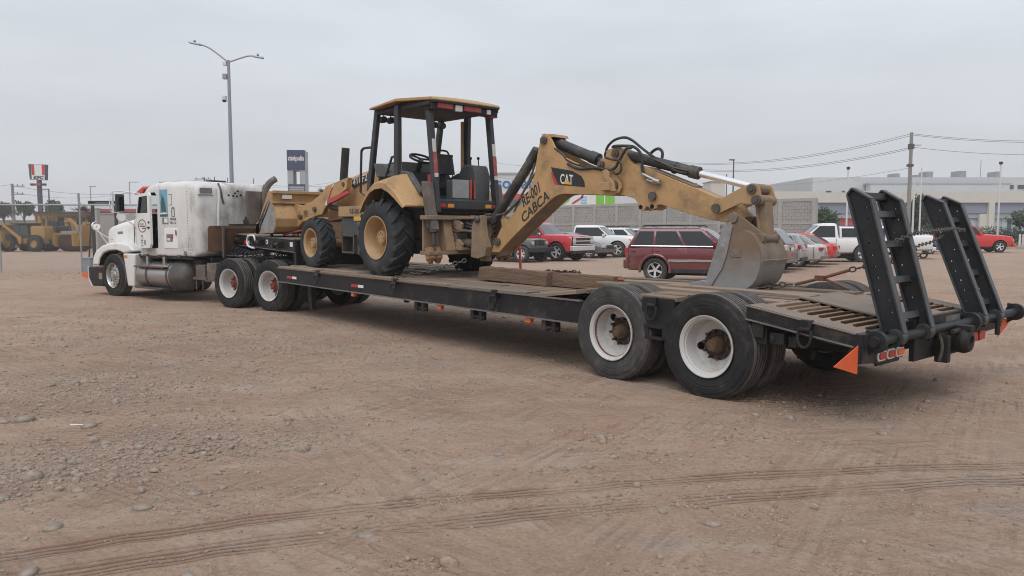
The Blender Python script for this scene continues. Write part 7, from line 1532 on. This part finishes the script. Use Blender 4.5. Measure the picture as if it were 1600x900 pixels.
wire(1200, 290, 120, 1424, 262, 63, 'faint slack wire above the shop roof', .3, .015)
wire(19, 290, 95, 320, 282, 110, 'far overhead wire behind the fence and truck', 1.5, .02); wire(19, 300, 95, 205, 300, 110, 'low far overhead wire behind the fence', .8, .02)
wire(319, 281, 110, 771, 256, 120, 'far overhead wire behind the cinema sign tower', 2, .022); wire(319, 283, 110, 520, 285, 118, 'low far overhead wire crossing the cinema sign tower', .8, .02)
wire(771, 254, 120, 960, 258, 130, 'far overhead wire behind the backhoe boom', .6, .02); wire(771, 275, 120, 860, 280, 130, 'low far overhead wire by the store lettering', .4, .02)
wire(-60, 292, 95, 19, 288, 95, 'far overhead wire at the left edge', .2, .02)
# trees
def tree(x, y, h, cr, mat, label, kind='tree', n=700, leaf=.16, palm=False, squash=.8, trunk_r=.10, z0=None, seed=1, group=None):
    t = thing('palm_tree' if palm else kind, label, 'palm' if palm else 'tree', Matrix.Translation((x, y, 0)), group); q = random.Random(seed)
    zc = h - cr * squash; m = MB(); m.tube([(0, 0, 0), (.05, .02, zc * .5), (-.03, .04, zc)], trunk_r, 8, 3, r1=trunk_r * .6)
    tips = []
    if not palm:
        for i in range(6):
            a = q.uniform(0, 6.3); e = Vector((math.cos(a) * cr * .6, math.sin(a) * cr * .6, zc + q.uniform(-.2, .5) * cr)); m.tube([(0, 0, zc * .7), (e.x * .5, e.y * .5, zc * .9 + .1 * cr), e], trunk_r * .45, 6, r1=trunk_r * .15); tips.append(e)
    m.build('trunk', 'bark', t)
    m = MB()
    if palm:
        for i in range(30):
            a = q.uniform(0, 6.3); el = q.uniform(-.7, 1.2); d = Vector((math.cos(a) * math.cos(el), math.sin(a) * math.cos(el), math.sin(el))); c = Vector((0, 0, zc))
            L_ = cr * q.uniform(.8, 1.15); sd = d.cross(Vector((0, 0, 1))).normalized(); upv = sd.cross(d)
            for k in range(11):
                f = (k - 5) / 5; dd = (d + sd * f * .8 + upv * (-.12 * abs(f))).normalized(); b = c + d * L_ * .45; e = b + dd * L_ * .55 - Vector((0, 0, .10 * cr * abs(f)))
                m.add([c + d * L_ * .40 - sd * .004, b + sd * .03, e, b - sd * .03], [(0, 1, 2), (0, 2, 3)])
    else:
        cl = [(e, cr * q.uniform(.35, .55)) for e in tips] + [(Vector((q.uniform(-.5, .5) * cr, q.uniform(-.5, .5) * cr, zc + q.uniform(-.3, .6) * cr * squash)), cr * q.uniform(.3, .5)) for i in range(9)]
        for i in range(n):
            c, r_ = q.choice(cl); d = Vector((q.gauss(0, 1), q.gauss(0, 1), q.gauss(0, 1))).normalized() * r_ * q.random() ** .4; d.z *= squash; p = c + d
            u = Vector((q.gauss(0, 1), q.gauss(0, 1), q.gauss(0, 1))).normalized(); v = u.orthogonal().normalized(); s = leaf * q.uniform(.6, 1.3)
            m.add([p - u * s, p + v * s * .5, p + u * s, p - v * s * .5], [(0, 1, 2, 3)])
    tag(m.build('crown', mat, t), kind='stuff'); return t
G2 = 'small trees beyond the far road'
tree(*W3(5, 330, 95)[:2], 5.0, 1.2, 'leaves_olive', 'small round olive tree cut by the left edge of the picture', leaf=.17, squash=1.1, n=1000, seed=2, group=G2)
tree(*W3(37, 330, 92)[:2], 5.1, 1.25, 'leaves_olive', 'small round olive tree between the left edge and the restaurant sign pole', leaf=.17, squash=1.1, n=1000, seed=3, group=G2)
tree(*W3(84, 330, 92)[:2], 5.1, 1.2, 'leaves_olive', 'small bushy tree just right of the restaurant sign pole', leaf=.17, squash=1.1, n=1000, seed=4, group=G2)
tree(*W3(126, 330, 66)[:2], 3.7, 1.1, 'leaves_palm', 'fan palm crown at the top of the fence post', palm=True, trunk_r=.14, seed=5)
tree(*W3(505, 330, 75)[:2], 5.6, 1.1, 'leaves_palm', 'dark fan palm peeking over the loader bucket', palm=True, trunk_r=.14, seed=6)
tree(*W3(1285, 330, 66)[:2], 3.7, 1.5, 'leaves_green', 'bushy green tree at the end of the block wall', n=1100, leaf=.16, seed=7)
tree(*W3(1440, 330, 78)[:2], 5.3, 1.9, 'leaves_dark', 'tall dark green bush behind the bare utility pole', n=3600, leaf=.2, squash=1.35, seed=8)
tree(*W3(1602, 330, 70)[:2], 3.6, 1.5, 'leaves_green', 'dense green tree at the right edge of the picture', n=1100, leaf=.16, seed=9)
tree(*W3(1455, 330, 74)[:2], 2.2, .9, 'leaves_dark', 'low dark shrub in front of the tall bush between the ramps', n=600, leaf=.14, seed=10)
hd_ = thing('hedge', 'low clipped dark hedge behind the red pickup at the right edge', 'hedge', Matrix.Identity(4)); m = MB(); q = random.Random(8)
for i in range(7000):
    x = q.uniform(*[(p - 800) / 1200 * 76 for p in (1522, 1680)]); p = Vector((x, 76 + q.uniform(-.8, .8), abs(q.gauss(.9, .45)) % 1.9)); u = Vector((q.gauss(0, 1), q.gauss(0, 1), q.gauss(0, 1))).normalized(); v = u.orthogonal().normalized(); s = .11 * q.uniform(.6, 1.3); m.add([p - u * s, p + v * s * .5, p + u * s, p - v * s * .5], [(0, 1, 2, 3)])
tag(m.build('foliage', 'leaves_dark', hd_), kind='stuff'); m = MB()
for i in range(9): x = (1530 + i * 17 - 800) / 1200 * 76; m.cyl((x, 76, 0), (x, 76, .9), .05, n=6)
m.build('stem', 'bark', hd_)
BXp = lambda px: (px - 800) / 1200
for i, px in enumerate((1592, 1597)): 
    m = MB(); m.cyl((0, 0, 0), (0, 0, 1.0), .09, n=10); m.ball((0, 0, 1.05), .1); o = m.build('bollard', 'pole_white'); o.location = (BXp(px) * (68 + 2 * i), 68 + 2 * i, 0); tag(o, ('left','right')[i] + ' white bollard at the lot edge beside the red pickup nose', 'bollard', 'white bollards at the lot edge')
def grass(name, x0, x1, y0, y1, n, h, mat, label_kind='stuff', sd=1):
    q = random.Random(sd); m = MB()
    for i in range(n):
        x, y = q.uniform(x0, x1), q.uniform(y0, y1); a = q.uniform(0, 6.3); hh = h * q.uniform(.4, 1.2); l = Vector((q.gauss(0, .3), q.gauss(0, .3), 1)) * hh; d = Vector((math.cos(a), math.sin(a), 0)) * .012
        b = Vector((x, y, gz(x, y))); m.add([b - d, b + d, b + l], [(0, 1, 2)])
    tag(m.build(name, mat), kind='stuff')
grass('dry_grass', -24, -11.5, 24.5, 28.8, 1500, .045, 'dry_grass', sd=3); grass('dry_grass', 40, 70, 61, 64, 2500, .45, 'dry_grass', sd=4)
# ---------------------------------------------------------------- left yard: fence, gate frame, machines, shed
fe = thing('chain_link_fence', 'chain link fence with steel posts and a top rail behind the truck nose', 'fence', Matrix.Translation((0, 29, 0)))
fx0, fx1, fh = -23.5, -12.2, 2.55
m = MB(); m.cyl((fx0, 0, fh), (fx1, 0, fh), .033, n=8); m.build('top_rail', 'galvanised', fe)
for x in (-22.3, -19.3, -16.25, -13.2): m = MB(); m.cyl((x, 0, 0), (x, 0, fh + .42 if x == -16.25 else fh + .05), .028, n=10); m.ball((x, 0, fh + .06), .05); m.build('fence_post', 'galvanised', fe)
m = MB(); 
x = fx0
while x < fx1 + 2.5:
    for sg in (1, -1):
        a, b = Vector((x, .012 * sg, 0.03)), Vector((x + sg * 2.5 * .9, .012 * sg, fh - .02))
        if not (fx0 <= b.x <= fx1 and fx0 <= a.x <= fx1):
            continue
        d = Vector((.0022, 0, 0)); e = Vector((0, .0022, 0)); m.add([a - d, a + e, a + d, b - d, b + e, b + d], [(0, 1, 4, 3), (1, 2, 5, 4), (2, 0, 3, 5)])
    x += .085
tag(m.build('wire_mesh', 'galvanised', fe), kind='stuff')
m = MB(); m.box(-.14, .14, -.1, .1, 0, .55); m.box(-.16, .16, -.12, .12, .55, .60); o = m.build('junction_box', 'grey_metal', None, .01); o.location = (BXp(137) * 28.3, 28.3, 0); tag(o, 'small grey junction box at the fence foot ahead of the truck bumper', 'utility box')
gf_ = thing('gate_frame', 'dark steel gate frame standing behind the truck mirror', 'gate', Matrix.Translation((BXp(165) * 39, 39, 0)))
s39 = 39 / 1200
for px in (148, 184): m = MB(); m.box((px - 165) * s39 - .06, (px - 165) * s39 + .06, -.06, .06, 0, 2.98); m.build('post', 'cab_dark', gf_)
m = MB(); m.box(-.75, .75, -.06, .06, 2.86, 3.05); m.build('beam', 'cab_dark', gf_); m = MB(); m.box(-.35, .5, -.07, -.055, 2.93, 2.96); m.build('beam_strip', 'grey_metal', gf_)
m = MB(); m.cyl((-.85, 0, 0), (-.60, 0, 2.6), .04, n=8); m.build('brace', 'cab_dark', gf_)
m = MB(); m.box(-.17, .17, -.17, .17, 0, 2.75); m.box(-.2, .2, -.2, .2, 2.75, 2.82); o = m.build('concrete_pillar', 'concrete_frame', None, .01); o.location = (BXp(152) * 44, 44, 0); tag(o, 'pale concrete pillar just behind the steel gate frame', 'pillar')
gw = thing('grey_wall', 'grey rendered wall behind the gate frame left of the truck hood', 'wall', Matrix.Identity(4)); BX('wall', 156, 260, 334, 398, 56, .25, 'concrete_block', gw); BX('coping', 155, 261, 333, 334.2, 55.95, .35, 'concrete_frame', gw)
rb_ = thing('red_roof_building', 'low building with a red corrugated roof behind the gate frame', 'building', Matrix.Identity(4)); BX('wall', 132, 262, 332, 372, 101, 8, 'pale_grey_wall', rb_)
m = MB(); s_ = 100 / 1200
for i in range(44): x = (130 + i * 3 - 800) * s_; m.prism([(x, 1.66 + 24 * s_), (x + .125, 1.66 + 24 * s_ + .03), (x + .25, 1.66 + 24 * s_), (x + .25, 1.66 + 30 * s_), (x + .125, 1.66 + 30.3 * s_), (x, 1.66 + 30 * s_)], 99.6, 100.2 + .04 * (i % 2))
m.build('roof', 'roof_red', rb_); BX('roof_top', 140, 262, 321, 327, 104, 6, 'store_white', rb_)
tw_ = thing('tan_wall', 'long low tan wall far off at the left edge', 'wall', Matrix.Identity(4)); BX('wall', -60, 56, 345, 372, 96, .4, 'tan_wall', tw_); BX('coping', -60, 56, 344, 345, 95.95, .5, 'concrete_frame', tw_)
sd_ = thing('yellow_shed', 'yellow site shed with a thin dark flat roof behind the road roller', 'shed', Matrix.Identity(4)); Zh = 76
BX('wall', 55, 186, 335, 376, Zh + 3, .2, 'shed_yellow', sd_); BX('roof', 48, 190, 330.5, 333.5, Zh - .5, 5, 'shed_roof', sd_); BX('fascia', 52, 188, 333.5, 338, Zh, .15, 'shed_yellow', sd_)
for px in (54, 62, 71, 86, 100, 116, 133, 150, 168, 186): BX('post', px, px + 2.2, 337, 378, Zh, .2, 'shed_yellow', sd_)
for p0, p1 in ((64, 71), (73, 85), (88, 99), (118, 131), (135, 149)): BX('opening', p0, p1, 341, 366, Zh + 2.8, .15, 'shed_roof', sd_)
for p0, p1 in ((102, 115), (70, 85), (152, 166)): BX('panel', p0, p1, 340, 362, Zh + .5, .1, 'shed_yellow', sd_)
def yard_wheel(t, x, y, r, w_, side=1, rimm='machine_yellow'):
    m = MB(); h = w_ / 2; m.lathe([(-h, r * .5), (-h, r * .9), (-h * .8, r), (h * .8, r), (h, r * .9), (h, r * .5)], n=24)
    for i in range(14):
        a = 2 * math.pi * i / 14; u = Vector((math.cos(a), 0, math.sin(a))); v = Vector((-math.sin(a), 0, math.cos(a))); c = u * r
        m.hexa([c - v * .05 + Vector((0, -h, 0)), c + v * .05 + Vector((0, -h, 0)), c + v * .12 + Vector((0, h, 0)), c + v * .02 + Vector((0, h, 0)), c * 1.05 - v * .05 + Vector((0, -h, 0)), c * 1.05 + v * .05 + Vector((0, -h, 0)), c * 1.05 + v * .12 + Vector((0, h, 0)), c * 1.05 + v * .02 + Vector((0, h, 0))])
    wl = group_empty('wheel', t, T(x, y, r)); m.build('tyre', 'machine_tyre', wl); m = MB(); m.lathe([(-h * .9, r * .5), (h * .9, r * .5), (h * .5, r * .4), (h * .5, 0)], n=18); m.lathe([(-h * .5, 0), (-h * .5, r * .4), (-h * .9, r * .5)], n=18); m.build('rim', rimm, wl)
Zy = 56; sy = Zy / 1200
# road roller: local x runs to the right across the picture
rl = thing('road_roller', 'yellow road roller with a wide steel drum behind the fence', 'road roller', Matrix.Translation((BXp(112) * Zy, Zy, 0)) @ Matrix.Rotation(R(-28), 4, 'Z'))
m = MB(); m.lathe([(-1.0, 0), (-1.0, .60), (-.98, .66), (.98, .66), (1.0, .60), (1.0, 0)], c=(.45, 0, .66), ax=(1, .0, 0), n=36); m.build('drum', 'rust_brown', rl)
m = MB(); m.box(-.62, -.50, -.85, .8, .35, 1.30); m.box(1.42, 1.54, -.85, .8, .40, 1.30); m.box(-.62, 1.54, .70, .85, .55, 1.25); m.box(-.62, 1.54, -.80, -.70, 1.22, 1.34); m.build('drum_frame', 'machine_yellow', rl, .02)
m = MB(); m.box(-1.9, -.62, -.8, .8, .45, 1.15); m.box(-1.8, -.9, -.7, .7, 1.15, 1.35); m.build('body', 'machine_yellow', rl, .06)
m = MB(); m.box(-1.6, -1.1, -.35, .35, 1.35, 1.8); m.prism([(-1.1, 1.3), (-.7, 1.3), (-.75, 1.75), (-.95, 1.85)], -.4, .4); m.tube([(-1.75, -.6, 1.3), (-1.7, -.6, 2.05), (-1.1, -.6, 2.1), (-.8, -.6, 1.3)], .05, 6); m.tube([(-1.75, .6, 1.3), (-1.7, .6, 2.05), (-1.1, .6, 2.1), (-.8, .6, 1.3)], .05, 6); m.build('seat', 'cab_dark', rl, .03)
m = MB(); m.box(-.4, 1.4, -.5, .5, 1.25, 1.48); m.build('scraper_guard', 'galvanised', rl, .03); yard_wheel(rl, -1.5, -.8, .55, .4); yard_wheel(rl, -1.5, .8, .55, .4)
m = MB(); m.prism([(1.55, .5), (2.1, 1.5), (2.2, 1.9), (1.9, 1.4), (1.5, .9)], -.5, .5); m.build('rear_guard', 'machine_yellow', rl, .02)
# wheel loader with a dark cab
wo = thing('wheel_loader', 'yellow loader with dark cab and lowered lifting arm left of the road roller', 'loader', Matrix.Translation((BXp(48) * Zy, Zy, 0)) @ Matrix.Rotation(R(-10), 4, 'Z'))
m = MB(); m.box(-1.6, 1.7, -.6, .6, .55, 1.0); m.box(.6, 1.75, -.6, .6, .9, 1.75); m.box(.6, 1.6, -.55, .55, 1.75, 1.85); m.build('body', 'machine_yellow', wo, .05)
m = MB(); m.prism([(-.9, .95), (-.85, 1.95), (.45, 1.98), (.6, .95)], -.62, .62); cb_ = m.build('cab', 'cab_dark', wo, .05)
m = MB(); m.prism([(-.75, 1.15), (-.72, 1.82), (-.25, 1.85), (-.25, 1.15)], -.64, -.615); m.prism([(-.18, 1.15), (-.18, 1.85), (.38, 1.86), (.45, 1.15)], -.64, -.615); m.build('window', 'dark_glass', cb_)
m = MB(); m.box(-.95, .52, -.66, .66, 1.97, 2.05); m.build('cab_roof', 'shed_roof', cb_, .02)
for sg in (-1, 1): m = MB(); m.prism([(-1.65, 1.95), (-1.50, 2.0), (.05, 1.0), (.0, .55), (-.18, .55), (-.25, .90)], sg * .70, sg * .82); m.build('lift_arm', 'machine_yellow', wo, .02)
m = MB(); m.prism([(-1.75, 1.2), (-1.45, 1.95), (-1.55, 2.0), (-1.8, 1.25)], -.7, .7); m.build('arm_tower', 'machine_yellow', wo)
for x in (-1.05, 1.15):
    for y in (-.78, .78): yard_wheel(wo, x, y, .58, .4)
# second machine cut by the left edge
sk = thing('skid_loader', 'yellow machine with a black cage cab cut by the left edge', 'loader', Matrix.Translation((BXp(3) * Zy, Zy - .5, 0)))
m = MB(); m.box(-1.5, .9, -.7, .7, .45, .95); m.prism([(.2, .9), (.85, .9), (.75, 1.5), (.55, 1.5)], -.7, .7); m.build('body', 'machine_yellow', sk, .05)
m = MB(); m.prism([(-.8, .95), (-.75, 1.9), (.25, 1.92), (.45, .95)], -.55, .55); cg = m.build('cab', 'cab_dark', sk, .04); m = MB(); m.prism([(-.55, 1.1), (-.5, 1.75), (.15, 1.76), (.25, 1.1)], -.57, -.545); m.build('window', 'shop_glass', cg)
for x in (-1.0, .5):
    for y in (-.8, .8): yard_wheel(sk, x, y, .42, .3)
m = MB(); m.box(-1.6, 1.6, -.25, .25, .28, .5); o = m.build('lift_fork', 'machine_yellow', sk, .02)
ex = thing('mini_excavator', 'dark digger with a folded arm parked under the yellow shed roof behind the roller', 'excavator', Matrix.Translation((BXp(92) * 68, 68, 0)))
m = MB(); m.box(-.9, .9, -.7, .7, .1, .55); m.box(-.8, .9, -.7, .7, .6, 1.3); m.build('body', 'cab_dark', ex, .05)
m = MB(); m.prism([(-.6, 1.3), (-.55, 2.3), (.25, 2.3), (.35, 1.3)], -.5, .5); m.build('cab', 'cab_dark', ex, .05)
m = MB(); m.prism([(.4, 1.1), (.9, 2.5), (1.1, 2.6), (1.9, 1.8), (2.0, 1.0), (1.85, 1.0), (1.7, 1.7), (1.05, 2.3), (.65, 1.1)], -.15, .15); m.build('arm', 'machine_yellow', ex, .02)
gr_ = thing('motor_grader', 'yellow machine frame with open engine parts parked beside the gate frame', 'machine', Matrix.Translation((BXp(146) * 64, 64, 0)))
m = MB(); m.box(-.9, .6, -.6, .6, .7, 1.25); m.prism([(-.9, 1.2), (-.5, 2.2), (-.3, 2.2), (-.2, 1.2)], -.5, .5); m.build('body', 'machine_yellow', gr_, .04)
m = MB(); m.box(-.2, .55, -.5, .5, 1.25, 2.0); m.box(-.8, .5, -.55, .55, .4, .7); m.build('engine', 'cab_dark', gr_, .04)
for x in (-.6, .45): yard_wheel(gr_, x, -.6, .5, .35)
# thin grey air over the lot: one closed box round everything
hz = MB(); hz.box(-1700, 1700, -150, 2150, -1.0, 40); hm = bpy.data.materials.new('haze_air'); hm.use_nodes = True; hm.node_tree.nodes.clear()
hp = hm.node_tree.nodes.new('ShaderNodeVolumePrincipled'); hp.inputs['Color'].default_value = (0.86, 0.89, 0.93, 1); hp.inputs['Density'].default_value = 0.0009; hp.inputs['Anisotropy'].default_value = 0.2
ho = hm.node_tree.nodes.new('ShaderNodeOutputMaterial'); hm.node_tree.links.new(hp.outputs[0], ho.inputs['Volume']); MATS['haze_air'] = hm
tag(hz.build('haze', 'haze_air'), kind='stuff')
